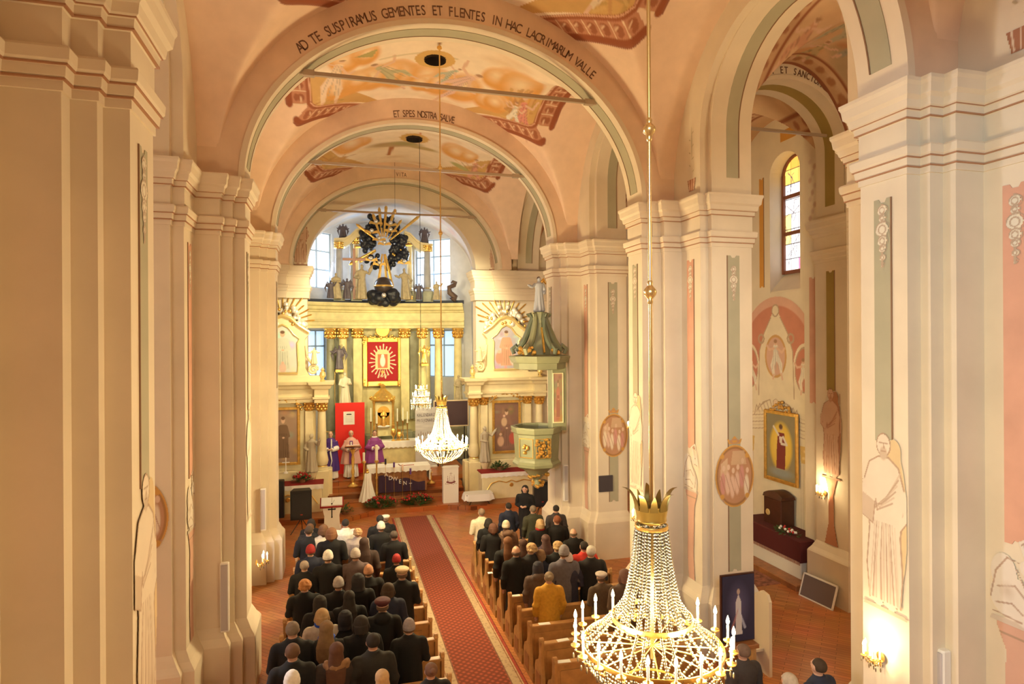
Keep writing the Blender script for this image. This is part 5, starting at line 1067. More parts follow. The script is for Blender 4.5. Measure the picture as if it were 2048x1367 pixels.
def side_altar(cx, Y, label, pic1, pic2, mir):
    t = empty('side_altar', (cx, Y, 0)); tag(t, label, 'altar', 'gilded side altars beside the chancel arch'); rn = random.Random(5 + mir)
    MB().bbox(-1.75, 1.75, -.1, .45, .17, 1.45, .03).build('base', CREAM, t); MB().bbox(-1.15, 1.15, .1, .45, 1.45, 4.0, .03).build('back_wall', CREAM, t)
    for q in (-1, 1):
        MB().bbox(q * 1.38 - .25, q * 1.38 + .25, -.38, .3, .17, 1.45, .03).build('pedestal', CREAM, t)
        c = column(t, q * 1.38, -.1, 1.45, 3.98, .165, CREAM, .34); k = MB(); k.lathe([(.20, .2), (.235, .35), (.19, .62), (.165, .7)], (q * 1.38, -.1, 1.45), 18); k.build('column_sleeve', CREAM, c, True)
        p_ = MB().bbox(q * .92 - .15, q * .92 + .15, -.02, .3, 1.45, 3.66, .02).build('pilaster', CREAM, t); k = MB(); capital(k, (q * .92, .1, 3.66), .14, .32); k.build('capital', GOLD, p_, True)
    mb = MB(); prof = [(3.98, .0), (4.10, .0), (4.12, .05), (4.20, .06), (4.2, 0), (4.48, 0), (4.5, .08), (4.60, .12), (4.66, .2), (4.76, .22)]
    pts = [(-1.62, .4), (-1.62, -.32), (-1.12, -.32), (-1.12, -.08), (1.12, -.08), (1.12, -.32), (1.62, -.32), (1.62, .4)]; column_profile(mb, pts, prof); mb.build('entablature', CREAM, t)
    MB().bbox(-1.35, 1.35, -.12, .35, 4.76, 4.98, .02).build('attic_step', CREAM, t)
    # lower picture
    f = empty('lower_picture', (0, 0, 0)); f.parent = t
    painted('canvas', 1.0, 1.95, (0, -.03, 1.78), (1, 0, 0), (0, 0, 1), pic1, .015, f, base=(.30, .17, .10)); frame_rect(MB(), 0, .0, 1.78, 3.73, .5, .10, .08).build('gold_frame', GOLD, f)
    k = MB(); ornament(k, [(.62 * cos(a), -.06, 3.78 + .32 * sin(a)) for a in [PI * j / 12 for j in range(13)]], .07, rn, 4); k.build('gilt_crest', GOLD, f, True)
    # upper picture: shaped frame
    g = empty('upper_picture'); g.parent = t
    out = [(-.95, 4.98), (.95, 4.98), (.80, 5.25), (.78, 6.35), (.95, 6.55), (.6, 6.75), (.3, 7.05), (0, 7.15), (-.3, 7.05), (-.6, 6.75), (-.95, 6.55), (-.78, 6.35), (-.80, 5.25)]; MB().ngon(out, (-.06, .3), 'y').build('shaped_frame', CREAM, g)
    inn = [(-.50, 5.12), (.50, 5.12), (.53, 5.4), (.50, 6.2), (.58, 6.35), (.38, 6.5), (.2, 6.75), (0, 6.85), (-.2, 6.75), (-.38, 6.5), (-.58, 6.35), (-.50, 6.2), (-.53, 5.4)]
    painted('canvas', 1.2, 1.8, (0, -.07, 5.1), (1, 0, 0), (0, 0, 1), lambda p, w, h: (p.poly([(a, b - 5.1) for a, b in inn], (.5, .5, .5)), pic2(p, w, h), p.m.__imul__(0), p.__setattr__('m', mask(p, [(a, b - 5.1) for a, b in inn]))), .015, g)
    k = MB(); k.tube([(a * 1.04, -.08, 6 + (b - 6) * 1.04) for a, b in inn + inn[:1]], .04, 8, caps=False); k.tube([(-.95, -.08, 6.6), (-.6, -.08, 6.83), (-.3, -.08, 7.12), (0, -.08, 7.22), (.3, -.08, 7.12), (.6, -.08, 6.83), (.95, -.08, 6.6)], .07, 8); k.build('gilt_moulding', mat('pale_gold', (.82, .64, .28), .35, .5), g, True)
    for q in (-1, 1):
        sp = [(q * (1.08 + .20 * (1 - j / 22) * cos(j * .55) * 1.0), -.05, 5.2 + .20 * (1 - j / 22) * sin(j * .55)) for j in range(22)]; k = MB(); k.tube([(q * .82, -.05, 6.1), (q * .86, -.05, 5.7), (q * 1.02, -.05, 5.45)] + sp, .05, 8); k.build('scroll_volute', CREAM, g, True)
        u_ = MB(); u_.lathe([(.09, 0), (.10, .04), (.04, .09), (.12, .22), (.10, .34), (.05, .38), (.08, .44), (.03, .5), (.001, .56)], (q * 1.42, -.1, 4.76), 14); u_.build('urn', mat('pale_gold', (1, 1, 1)), t, True)
        fm = figure_mesh(.62, ARM['open'], wide=1.2); link('putto', fm, CREAM, t, (q * 1.12, -.1, 5.42))
    cloudglory(t, 0, .1, 6.95, .85, .75, mat('silvered_white', (.74, .68, .58), .35, .25), rn)
    # friar statue and crucifix standing in front
    for q, ar in ((-1, 'raise') if mir else (1, 'raise'), ):
        b = MB(); b.lathe([(.02, 0), (.10, .15), (.16, .3), (.18, .4), (.001, .4)], (cx + q * 1.02 * (1 if not mir else 1), Y - .48, 1.05), 12); b = b.build('statue_bracket', CREAM, t); b.matrix_parent_inverse = Matrix.Translation((-cx, -Y, 0))
        statue('friar_statue', (cx + q * 1.02, Y - .5, 1.45), 1.42, mat('clay_habit', (.52, .45, .33), .7), 'clay coloured friar statue standing on the %s side altar' % ('right' if mir else 'left'), ar, rz=-.5 * q)
    b = MB(); b.bbox(-.015, .015, -.015, .015, 0, .55, .004); b.bbox(-.13, .13, -.014, .014, .36, .39, .004); b.lathe([(.09, -.02), (.07, .03), (.02, .06)], n=12); o = b.build('crucifix', WHITE, None, loc=(cx + (.45 if mir else .12), Y - .42, 1.47)); tag(o, 'small pale standing crucifix on the %s side altar' % ('right' if mir else 'left'), 'crucifix')
    # altar table with red cover
    a = empty('altar_table', (cx + (-.15 if mir else .25), Y - .95, .17)); tag(a, 'white altar table with red cover and lace front at the %s side altar' % ('right' if mir else 'left'), 'altar table', 'tables of the side altars')
    MB().bbox(-1.15, 1.15, -.3, .42, 0, .98, .04).build('body', CREAM, a); MB().bbox(-1.2, 1.2, -.33, .42, .98, 1.02, .01).build('red_cover', REDC, a); lace_cloth(a, 1.2, -.335, .0, .97, .16)
    k = MB(); k.tube([(-1.0, -.315, .3), (-.8, -.325, .6), (-.5, -.325, .68), (-.2, -.325, .6), (0, -.33, .68), (.2, -.325, .6), (.5, -.325, .68), (.8, -.325, .6), (1.0, -.315, .3)], .02, 6); k.lathe([(.06, 0), (.08, .02), (.06, .04)], n=12, M=Matrix.Translation((0, -.3, .5)) @ Matrix.Rotation(PI/2, 4, 'X')); k.build('gilt_swag', GOLD, a, True)
    return t
def mask(p, pts):
    q = Paint(p.x, p.y); q.poly(pts, (1, 1, 1)); return q.m
def pic_saint(bg, robe, extra=()):
    def fn(p, w, h):
        p.poly([(-w, 0), (w, 0), (w, h), (-w, h)], bg)
        r2 = random.Random(int(w * 100) + len(extra))
        for j in range(20): p.ell(r2.uniform(-w/2, w/2), r2.uniform(0, h), r2.uniform(.08, .25), r2.uniform(.08, .25), tuple(min(1, c * r2.uniform(.7, 1.5)) for c in bg), .9)
        p.poly([(-.20 * w, .08 * h), (.22 * w, .08 * h), (.17 * w, .55 * h), (.12 * w, .72 * h), (-.12 * w, .72 * h), (-.17 * w, .55 * h)], robe)
        for k in range(5): p.line([((-.12 + k * .06) * w, .55 * h), ((-.16 + k * .08) * w, .1 * h)], .012, tuple(c * .6 for c in robe), .7)
        p.line([(-.12 * w, .68 * h), (-.2 * w, .5 * h), (0, .47 * h)], .05 * w, robe); p.line([(.12 * w, .68 * h), (.2 * w, .5 * h), (.03 * w, .45 * h)], .05 * w, robe)
        p.ell(0, .80 * h, .075 * w, .065 * h, (.66, .44, .30), .15); p.ell(0, .84 * h, .08 * w, .04 * h, (.18, .10, .06), .3); p.ell(.01, .47 * h, .05 * w, .02 * h, (.66, .44, .3), .3)
        for x, y, sz, c in extra: p.ell(x * w, y * h, sz * w, sz * w * 1.5, c, .3); p.ell(x * w, (y + sz * .9) * h, sz * .4 * w, sz * .4 * w, (.7, .46, .34), .2)
    return fn
LAx, RAx, SAY = X_(565, 24.6, 750), X_(1014, 24.6, 750), 24.75
side_altar(LAx, SAY, 'gilded cream side altar left of the chancel with a picture of a praying lady above', pic_saint((.36, .24, .16), (.20, .12, .07)), pic_saint((.66, .66, .58), (.62, .64, .52), ((0, .1, .12, (.7, .5, .4)),)), 0)
side_altar(RAx, SAY, 'gilded cream side altar right of the chancel partly behind the green pulpit', pic_saint((.24, .13, .09), (.26, .14, .10), ((-.1, .6, .14, (.6, .4, .25)), (.25, .25, .18, (.5, .1, .07)), (-.25, .2, .16, (.62, .38, .25)))), pic_saint((.46, .42, .46), (.62, .34, .22), ((-.25, .25, .16, (.6, .3, .2)), (.25, .2, .14, (.7, .6, .5)))), 1)
# ---- green pulpit on its pier ----
PX, PYY = 5.42, 17.0
GRN = mat('green_pulpit_paint', (.25, .26, .15), .5, var=.08, scale=3); GRD = mat('dark_green_paint', (.12, .14, .09), .45, var=.1)
PU = empty('pulpit', (PX, PYY, 0)); tag(PU, 'green painted baroque pulpit with gilt panel and carved canopy on the far right pier', 'pulpit')
def octo(r, n=8, a0=PI/8, kx=1.): return [(r * kx * cos(a0 + 2 * PI * j / n), r * sin(a0 + 2 * PI * j / n)) for j in range(n)]
mb = MB(); mb.rings([[Vector((a * k, b * k, z)) for a, b in octo(.68)] for z, k in ((2.66, .80), (2.72, .98), (2.80, 1.02), (2.86, .93), (2.92, .90), (3.62, .97), (3.66, 1.04), (3.78, 1.08), (3.82, 1.08), (3.82, .92), (3.0, .88))]); mb.build('basket', GRN, PU)
mb = MB(); mb.lathe([(.05, 0), (.12, .1), (.10, .25), (.25, .4), (.40, .55), (.52, .62)], (0, 0, 2.06), 16); mb.build('bracket', GRN, PU, True)
k = MB(); ornament(k, [(.25 * cos(a), .25 * sin(a), 2.45) for a in [j * PI / 4 for j in range(8)]] + [(.12 * cos(a), .12 * sin(a), 2.2) for a in [j * PI / 2 for j in range(4)]], .09, rn, 4); k.build('gilt_foliage', GOLD, PU, True)
for j, (ang, big) in enumerate(((-PI * .5, 1), (-PI * .75, 0))):
    M_ = Matrix.Rotation(ang + PI/2, 4, 'Z') @ Matrix.Translation((0, -.615, 0)); k = MB(); frame_rect(k, 0, .0, 3.02, 3.52, .20, .018, .02)
    k.v = [tuple(M_ @ Vector(q)) for q in k.v]; k.build('panel_frame', GOLD, PU); k = MB(); ornament(k, [(x * .13, -.01, 3.27 + z * .17) for x in (-1, 0, 1) for z in (-1, -.3, .3, 1)] if big else [(0, -.01, 3.2), (0, -.01, 3.35)], .075, rn, 4); k.v = [tuple(M_ @ Vector(q)) for q in k.v]; k.build('gilt_relief', GOLD, PU, True)
xb = 6.2 - PX
MB().bbox(xb - .42, xb + .02, -.32, .05, 3.7, 5.5, .02).build('back_panel', GRN, PU)
painted('back_painting', .26, 1.35, (xb - .24, -.325, 3.95), (1, 0, 0), (0, 0, 1), pic_saint((.34, .22, .14), (.45, .2, .14)), .02, PU, base=(.3, .2, .1)); frame_rect(MB(), xb - .24, -.32, 3.95, 5.3, .13, .03, .03).build('panel_frame', CREAM, PU)
mb = MB(); mb.rings([[Vector((a * k + .1, b * k, z)) for a, b in octo(.78)] for z, k in ((5.42, .8), (5.44, .95), (5.60, .96), (5.62, 1.02), (5.70, 1.08), (5.76, 1.12), (5.80, 1.12), (5.84, .7))]); mb.build('canopy', GRN, PU)
for j in range(5):
    a = PI * .42 + j * PI * .36 + .3; k = MB(); k.tube([(.1 + r * cos(a), r * sin(a), z) for r, z in ((.72, 5.86), (.78, 6.0), (.66, 6.10), (.60, 6.0), (.66, 5.94), (.56, 6.05), (.42, 6.25), (.30, 6.55), (.20, 6.85), (.26, 7.0), (.34, 6.98), (.30, 6.9))], [.06, .07, .07, .05, .04, .08, .09, .085, .07, .05, .04, .02], 8)
    k.build('canopy_volute', GRD if j % 2 else GRN, PU, True)
k = MB(); ornament(k, [(.1 + .7 * cos(a), .7 * sin(a), 5.95) for a in (-1.2, -2.2, 3.6)], .10, rn, 6); k.tube([(.1, -.45, 5.9), (.1, -.36, 6.2), (.1, -.22, 6.6)], .035, 6); k.build('gilt_flame_ornament', GOLD, PU, True)
MB().lathe([(.34, 0), (.26, .5), (.18, .9), (.20, 1.15), (.24, 1.2), (.001, 1.2)], (.1, 0, 5.84), 8).build('canopy_spire', GRN, PU)
statue('angel_statue', (PX + .1, PYY, 7.05), 1.0, mat('silver_blue_robe', (.42, .45, .50), .5), 'grey robed angel statue on top of the green pulpit canopy', 'point', wings=False)
link('hair', MB().ball((0, .02, .95), (.055, .06, .06), 10, 8).mesh('hair', True), DWOOD, bpy.data.objects['angel_statue']); link('gilt_wing', MB().tube([(.05, .05, .80), (.16, .08, .92), (.24, .08, .80)], [.05, .06, .02], 8).mesh('w', True), GOLD, bpy.data.objects['angel_statue'])
# ---- mass altar and its things ----
MA = empty('mass_altar', (X_(797, 24.55, 950), 24.55, .51)); tag(MA, 'brown free-standing altar with white lace cloth in front of the priests', 'altar')
w = 1.16; MB().bbox(-w + .1, w - .1, -.28, .32, 0, .93, .02).build('body', WOOD, MA); lace_cloth(MA, w + .02, -.36, .4, .95, .20, 'lace_cloth'); 
k = MB(); k.bbox(-w - .03, -w + .02, -.36, .4, .45, .95, .01); k.bbox(-w - .04, -w + .12, -.38, -.35, .12, .95, .008); k.build('side_drop', LINEN, MA)
k = MB(); k.bbox(w - .02, w + .03, -.36, .4, .40, .95, .01); k.build('side_drop', LINEN, MA)
k = MB(); n = 26; k.rings([[Vector((-.78 + 1.75 * j / n, -.385 - .012 * cos(j * 1.7), .66 - .30 * (j / n) + .05 * sin(j * .5))), Vector((-.78 + 1.75 * j / n, -.385 - .02 * cos(j * 1.7), .02)), Vector((-.78 + 1.75 * j / n, -.365 - .02 * cos(j * 1.7), .02)), Vector((-.78 + 1.75 * j / n, -.365 - .012 * cos(j * 1.7), .66 - .30 * (j / n) + .05 * sin(j * .5)))] for j in range(n + 1)]); PC = k.build('purple_drape', mat('dark_purple_cloth', (.045, .02, .05), .9), MA)
for ch, u, v in zip('ADWENT', (772, 781, 790, 800, 810, 821), (947, 954, 956, 961, 964, 968)):
    p = at(u, v + 5, 24.14); lettering('white_letter', ch, lambda q, p=p: ((p.x - MA.location.x, -.415, p.z - .51), (1.25, 0, 0), (0, 0, 1)), .22, WHITE, PC, (0, 1))
def alt(o, u, v, Y, zrest): return (X_(u, Y, v), Y, zrest)
zt_ = .51 + .97
o = empty('missal', (X_(812, 24.5, 915), 24.5, zt_)); o.rotation_euler = (0, 0, .15); tag(o, 'open missal on the right half of the mass altar', 'book'); MB().bbox(-.26, 0, -.17, .17, .02, .05, .006).bbox(0, .26, -.17, .17, .02, .05, .006).build('pages', PAPER, o); MB().bbox(-.27, .27, -.18, .18, 0, .02, .004).build('red_cover', REDC, o)
# advent candles before the altar on thin gilt stands
for u, vt, vb, col, lab in ((771, 917, 928, (.02, .02, .05), 'dark blue advent candle before the mass altar, leftmost of four'), (788, 924, 934, (.12, .04, .25), 'violet advent candle second from the left before the mass altar'), (805, 928, 940, (.85, .62, .50), 'pale pink advent candle before the mass altar'), (821, 936, 948, (.12, .04, .22), 'violet advent candle before the mass altar, rightmost of four')):
    Y = 23.95; t = empty('advent_candle', (X_(u, Y, vb), Y, .34)); tag(t, lab, 'candle', 'advent candles'); zb_ = Z_(vb, Y, u) - .34; z1 = Z_(vt, Y, u) - .34
    MB().lathe([(.06, 0), (.06, .02), (.007, .04), (.006, zb_ - .03), (.05, zb_), (.02, zb_ + .01)], n=12).build('stand', GOLD, t, True); MB().lathe([(.035, zb_), (.035, z1)], n=12).build('candle', mat('candle_' + lab.split()[0] + '_wax', col, .5), t)
# paschal candle, drapes, small stands
def stick(u, vt, vb, Y, zf, lab, nm='floor_candlestick', candle=.35, cr=.045, m=GOLD):
    t = empty(nm, (X_(u, Y, vb), Y, zf)); tag(t, lab, 'candlestick'); H_ = Z_(vt, Y, u) - zf; hb = H_ * (1 - candle)
    MB().lathe([(.16, 0), (.17, .03), (.06, .09), (.03, .16), (.05, .24), (.025, .3), (.025, hb * .5), (.05, hb * .55), (.025, hb * .6), (.03, hb * .92), (.08, hb * .96), (.08, hb), (.03, hb)], n=16).build('stick', m, t, True); MB().lathe([(cr, hb), (cr, H_), (.003, H_ + .02)], n=12).build('candle', WAX, t); return t
stick(747, 890, 985, 24.0, .34, 'thick paschal candle standing before the left end of the mass altar', 'paschal_candle', .28, .055)
stick(728, 905, 978, 24.3, .34, 'gilt floor candlestick left of the draped stand', candle=.18)
stick(862, 938, 985, 24.6, .68, 'slim gilt stand right of the mass altar', candle=.2, cr=.02)
t = empty('draped_stand', (X_(748, 23.98, 975), 23.9, .34)); tag(t, 'stand hung with white pleated drape at the left front of the mass altar', 'draped stand'); rr = []
for z, r in ((0, .30), (.05, .29), (.4, .20), (.8, .12), (1.0, .09), (1.03, .05)): rr.append([Vector((r * (1 + .14 * cos(11 * a)) * cos(a), r * (1 + .14 * cos(11 * a)) * sin(a), z)) for a in [2 * PI * j / 66 for j in range(66)]])
MB().rings(rr).build('white_drape', LINEN, t, True, 80); MB().lathe([(.06, 1.03), (.07, 1.06), (.03, 1.1), (.05, 1.16), (.001, 1.18)], n=12).build('finial', GOLD, t, True)
t.location.x -= .02; bpy.data.objects['paschal_candle'].location.x += .12; bpy.data.objects['paschal_candle'].location.y += .02; t.location.x -= .22
# gilt book stand before the middle priest
t = empty('lectern_stand', (X_(706, 24.9, 960), 24.9, .68)); tag(t, 'gilt column lectern in front of the priest in rose vestment', 'lectern'); zz = Z_(893, 24.9, 706) - .68
MB().lathe([(.20, 0), (.21, .04), (.10, .10), (.05, .16), (.08, .3), (.05, .4), (.07, .6), (.045, .7), (.07, zz * .7), (.04, zz * .8), (.10, zz * .93), (.12, zz * .95)], n=16).build('column', GOLD, t, True); M_ = Matrix.Translation((0, 0, zz)) @ Matrix.Rotation(R(-18), 4, 'X')
MB().box(-.30, .30, -.2, .2, -.02, .02, M_).build('desk', WOOD, t); MB().box(-.24, .24, -.15, .16, .02, .05, M_).build('open_book', PAPER, t)
def plant(t, n, rx, ry, h, rn, flow=True, leafc=(.05, .12, .03), fl=(.45, .02, .02)):
    mb = MB(); LM_ = mat('dark_green_leaf', leafc, .6, var=.3)
    for k in range(n):
        a = rn.uniform(0, 2 * PI); r = rn.random() ** .5; x, y = rx * r * cos(a), ry * r * sin(a); z = h * (1 - r * r * .6) * rn.uniform(.3, 1); L = rn.uniform(.07, .15); d = Vector((cos(a), sin(a), rn.uniform(-.2, .8))).normalized(); s_ = d.cross(Vector((0, 0, 1))).normalized() * L * .22; p0 = Vector((x, y, z))
        mb.add([p0, p0 + d * L * .5 + s_, p0 + d * L, p0 + d * L * .5 - s_], [(0, 1, 2, 3)])
        if k % 4 == 0: mb.tube([(x * .3, y * .3, 0), (x, y, z)], .005, 4)
    mb.build('foliage', LM_, t)
    if flow:
        k2 = MB(); 
        for k in range(int(n / 9)):
            a = rn.uniform(0, 2 * PI); r = rn.random() ** .5; k2.ball((rx * r * cos(a), ry * r * sin(a) - .02, h * (1 - r * r * .5)), rn.uniform(.025, .045), 6, 5)
        k2.build('flowers', mat('red_blooms', fl, .7), t, True)
for u, v, w_, Y, z_, lab, n in ((762, 990, .58, 23.45, .17, 'evergreen and red flower arrangement at the left foot of the mass altar', 420), (834, 988, .58, 23.5, .17, 'evergreen and red flower arrangement at the right foot of the mass altar', 420), (604, 966, .32, SAY - .9, 1.19, 'red poinsettia on the left side altar table', 220), (1000, 940, .35, SAY - .9, 1.19, 'green potted plant on the right side altar table', 240), (690, 1003, .22, 22.95, .17, 'dark green plant behind the white lectern', 120)):
    t = empty('flower_arrangement', (X_(u, Y, v), Y, z_)); tag(t, lab, 'plant'); plant(t, n, w_, w_ * .5, .42 if w_ > .4 else .36, rn, u not in (1000, 690)); MB().lathe([(.001, 0), (.12, 0), (.15, .14), (.12, .14)], n=12).build('pot', mat('clay_pot', (.25, .10, .05), .7), t, True)
# white stand with printed candles
t = empty('white_plinth', (X_(902, 23.35, 985), 23.35, .17)); tag(t, 'white plinth printed with an advent wreath right of the mass altar', 'plinth'); zz = Z_(936, 23.2, 902) - .17
MB().bbox(-.29, .29, 0, .06, 0, zz, .006).build('front_board', WHITE, t); MB().bbox(-.32, .32, -.02, .30, zz, zz + .03, .01).build('top', WHITE, t)
for q in (-1, 1): MB().bbox(q * .27 - .02, q * .27 + .02, .06, .28, 0, zz, .004).build('side_board', WHITE, t)
def wreath(p, w, h):
    c = (.24, .08, .08)
    for j in range(4): x = -.12 + j * .08; p.line([(x, h * .45), (x, h * (.60 + .05 * (j % 2)))], .014, c); p.ell(x, h * (.66 + .05 * (j % 2)), .016, .03, c, .4)
    p.ell(0, h * .38, .20, .07, c, .2); p.ell(0, h * .42, .12, .03, (.85, .8, .74), .3); p.line([(0, h * .7), (0, h * .86)], .012, c); p.line([(-.05, h * .8), (.05, h * .8)], .012, c)
    for j in range(8): p.ell(-.2 + j * .057, h * (.3 - .02 * (j % 3)), .03, .02, c, .4)
painted('wreath_print', .5, .75, (0, -.002, zz * .38), (1, 0, 0), (0, 0, 1), wreath, .01, t)
# small covered table
t = empty('small_table', (X_(958, 22.9, 1005), 23.0, .17)); tag(t, 'small low table with white cloth at the right of the presbytery', 'table'); zz = Z_(983, 23.0, 958) - .17 - .02
MB().bbox(-.5, .5, -.28, .28, zz - .04, zz - .012, .01).build('table_top', DWOOD, t)
for a in (-1, 1):
    for b in (-1, 1): MB().tube([(a * .38, b * .2, 0), (a * .25, b * .12, zz * .5), (a * .4, b * .22, zz - .03)], .015, 6).build('leg', IRON, t)
rr = []; 
for k, (s, z) in enumerate(((.5, 0), (1.0, 0), (1.05, -.08), (1.12, -.2))): rr.append([Vector((s * .53 * (abs(cos(a)) ** .35) * (1 if cos(a) > 0 else -1) * (1 + .03 * (k > 1) * cos(9 * a)), s * .31 * (abs(sin(a)) ** .35) * (1 if sin(a) > 0 else -1) * (1 + .05 * (k > 1) * cos(9 * a)), zz + z - (.05 * abs(cos(2 * a)) if k == 3 else 0))) for a in [2 * PI * j / 48 + .01 for j in range(48)]])
MB().rings(rr).build('white_cloth', LINEN, t, True, 60)
# white ambo with cross
t = empty('white_lectern', (X_(664, 21.9, 1050), 21.9, 0)); tag(t, 'white lectern with a dark cross and an open book at the left of the steps', 'lectern'); zz = Z_(1005, 21.9, 664)
mb = MB(); mb.rings([[Vector((a * k, b, z)) for a, b in ((-.30, -.2), (.30, -.2), (.30, .2), (-.30, .2))] for z, k in ((0, 1.0), (.05, 1.0), (.06, .85), (zz * .55, .80), (zz * .8, .98), (zz - .04, 1.1))]); mb.build('body', WHITE, t)
k = MB(); y = -.207; k.box(-.018, .018, y, y + .02, .42, .86); k.box(-.10, .10, y, y + .02, .66, .70); [k.ball((a, y + .005, b), (.028, .01, .028), 8, 5) for a, b in ((0, .86), (0, .42), (-.1, .68), (.1, .68))]; k.build('cross', IRON, t)
M_ = Matrix.Translation((0, -.02, zz + .02)) @ Matrix.Rotation(R(22), 4, 'X'); MB().box(-.38, .38, -.27, .27, -.02, .015, M_).build('desk', REDC, t); MB().box(-.34, -.005, -.22, .22, .015, .05, M_).box(.005, .34, -.22, .22, .015, .05, M_).build('open_book', PAPER, t)
k = MB(); k.tube([(.0, -.2, zz + .0), (.08, 0, zz + .08), (.0, .2, zz + .13)], .006, 5); k.build('ribbon', BLACK, t)
# loudspeakers
def speaker(u, v0, v1, Y, zf, hw, lab):
    z0, z1 = Z_(v1, Y, u) - zf, Z_(v0, Y, u) - zf; t = empty('loudspeaker', (X_(u, Y, v1), Y, zf)); tag(t, lab, 'loudspeaker')
    MB().rings([[Vector((a, b, z)) for a, b in ((-hw, -.2), (hw, -.2), (hw * .75, .2), (-hw * .75, .2))] for z in (z0, z1)]).build('cabinet', BLACK, t); MB().bbox(-hw * .88, hw * .88, -.215, -.2, z0 + .06, z1 - .1, .006).build('grille', mat('dark_grille', (.02, .02, .022), .7, bump=.5, scale=60), t)
    MB().box(-.02, .05, -.222, -.214, z0 + .16, z0 + .185).build('red_badge', mat('red_badge', (.5, .03, .02), .5), t)
    MB().tube([(0, 0, .35), (0, 0, z0)], .02, 8).build('pole', BLACK, t)
    for k in range(3): a = PI/2 + 2 * PI * k / 3; MB().tube([(0, 0, .5), (.38 * cos(a), .38 * sin(a), .02)], .014, 6).build('tripod_leg', BLACK, t)
speaker(603, 978, 1036, 21.6, 0, .33, 'large black loudspeaker on a tripod before the left side altar')
speaker(1081, 961, 1010, 21.0, 0, .30, 'black loudspeaker on a stand below the green pulpit')
p = at(563, 985, 23.3); o = MB().bbox(-.22, .22, -.18, .18, 0, Z_(957, 23.4, 568) - .17, .02).build('loudspeaker', BLACK, loc=(p.x - .12, 23.2, .17)); tag(o, 'tall black box half hidden behind the left pier by the side altar', 'loudspeaker')
# things on the piers
def colspeaker(loc, rz, h, lab, w=.07):
    t = empty('column_speaker', loc, rz); tag(t, lab, 'loudspeaker', 'slim white wall loudspeakers'); MB().bbox(-w, w, -.11, -.0, 0, h, .012).build('housing', WHITE, t); MB().bbox(-w * .75, w * .75, -.118, -.108, .03, h - .03, .004).build('grille', mat('grey_grille', (.50, .46, .46), .6), t)
for Xf, u, v0, v1, s, lab in ((WX(.371, 1), 1892, 1295, 1400, 1, 'slim white loudspeaker at the foot of the near right pier'),):
    p = atx(u, v1, Xf); q = atx(u, v0, Xf); colspeaker((Xf, p.y, p.z), -PI/2, q.z - p.z, lab)
yl = PY[2] - .605; p = at(451, 1258, yl); q = at(451, 1122, yl); colspeaker((p.x, yl, p.z), 0, q.z - p.z, 'slim white loudspeaker on the second left pier')
yl = PY[3] - .605; p = at(527, 1058, yl); q = at(527, 975, yl); colspeaker((p.x, yl, p.z), 0, q.z - p.z, 'slim white loudspeaker on the farthest left pier')
yl = PY[3] - .605; p = at(1130, 1000, yl); q = at(1130, 928, yl); colspeaker((p.x, yl, p.z), 0, q.z - p.z, 'slim white loudspeaker on the pulpit pier')
yw = PY[3] - 1.457 * .95; p = at(1211, 982, yw); q = at(1211, 950, yw); o = MB().bbox(-.22, .22, -.03, 0, 0, q.z - p.z, .008).build('wall_plaque', mat('slate_plaque', (.06, .05, .06), .5), loc=(p.x, yw - .005, p.z)); tag(o, 'dark square plaque under the oval painting on the pulpit pier', 'plaque')
# ---- right aisle furniture ----
def goldpic(p, w, h):
    p.ell(0, h * .5, w * .42, h * .42, (.72, .50, .08), .2); p.ell(0, h * .5, w * .36, h * .36, (.80, .58, .12), .4); p.ell(0, h * .10, w * .5, h * .10, (.30, .32, .30), .6)
    p.poly([(-.16 * w, .16 * h), (.14 * w, .16 * h), (.16 * w, .5 * h), (.12 * w, .72 * h), (-.10 * w, .72 * h), (-.14 * w, .5 * h)], (.22, .04, .03)); p.line([(-.08 * w, .68 * h), (-.25 * w, .80 * h)], .04, (.75, .68, .6)); p.line([(.08 * w, .66 * h), (.20 * w, .55 * h), (.02 * w, .55 * h)], .04, (.75, .68, .6)); p.ell(0, .80 * h, .07 * w, .05 * h, (.6, .38, .25), .2); p.ell(0, .815 * h, .08 * w, .05 * h, (.14, .07, .04), .4); p.poly([(-.06 * w, .66 * h), (.06 * w, .66 * h), (.04 * w, .56 * h), (-.04 * w, .56 * h)], (.75, .66, .58))
gy0, gy1 = atx(1593, 970, 11.95).y, atx(1535, 955, 11.95).y; gz0, gz1 = 2.32, 4.12
t = empty('framed_painting', (11.97, (gy0 + gy1) / 2, gz0)); tag(t, 'gold framed painting of a red robed figure in the right aisle niche', 'painting'); w = gy1 - gy0
painted('canvas', w, gz1 - gz0, (-.03, 0, 0), (0, -1, 0), (0, 0, 1), goldpic, .012, t, base=(.28, .24, .14)); k = frame_rect(MB(), 0, 0, 0, gz1 - gz0, w / 2, .10, .08); ornament(k, [(x * .3, -.04, gz1 - gz0 + .16 + .12 * (1 - abs(x))) for x in (-1.2, -.8, -.4, 0, .4, .8, 1.2)], .08, rn, 4); k.v = [(b, -a, c) for a, b, c in k.v]; k.build('gold_frame', GOLD, t, True, 30)
t = empty('aisle_altar', (11.6, 14.55, 0)); tag(t, 'aisle altar under a fringed dark red cloth on a white base', 'altar table')
MB().bbox(-.35, .38, -1.2, 1.1, .15, 1.10, .02).build('base', mat('white_plaster', (1, 1, 1)), t); MB().bbox(-.75, .38, -1.5, 1.5, 0, .15, .02).build('step', WOOD, t); mb = MB(); mb.bbox(-.42, .38, -1.26, 1.2, 1.10, 1.14, .01); mb.bbox(-.45, -.41, -1.28, 1.2, .62, 1.13, .01); mb.bbox(-.45, .2, -1.30, -1.26, .60, 1.13, .01); mb.build('red_cloth', mat('wine_cloth', (.09, .012, .012), .9), t)
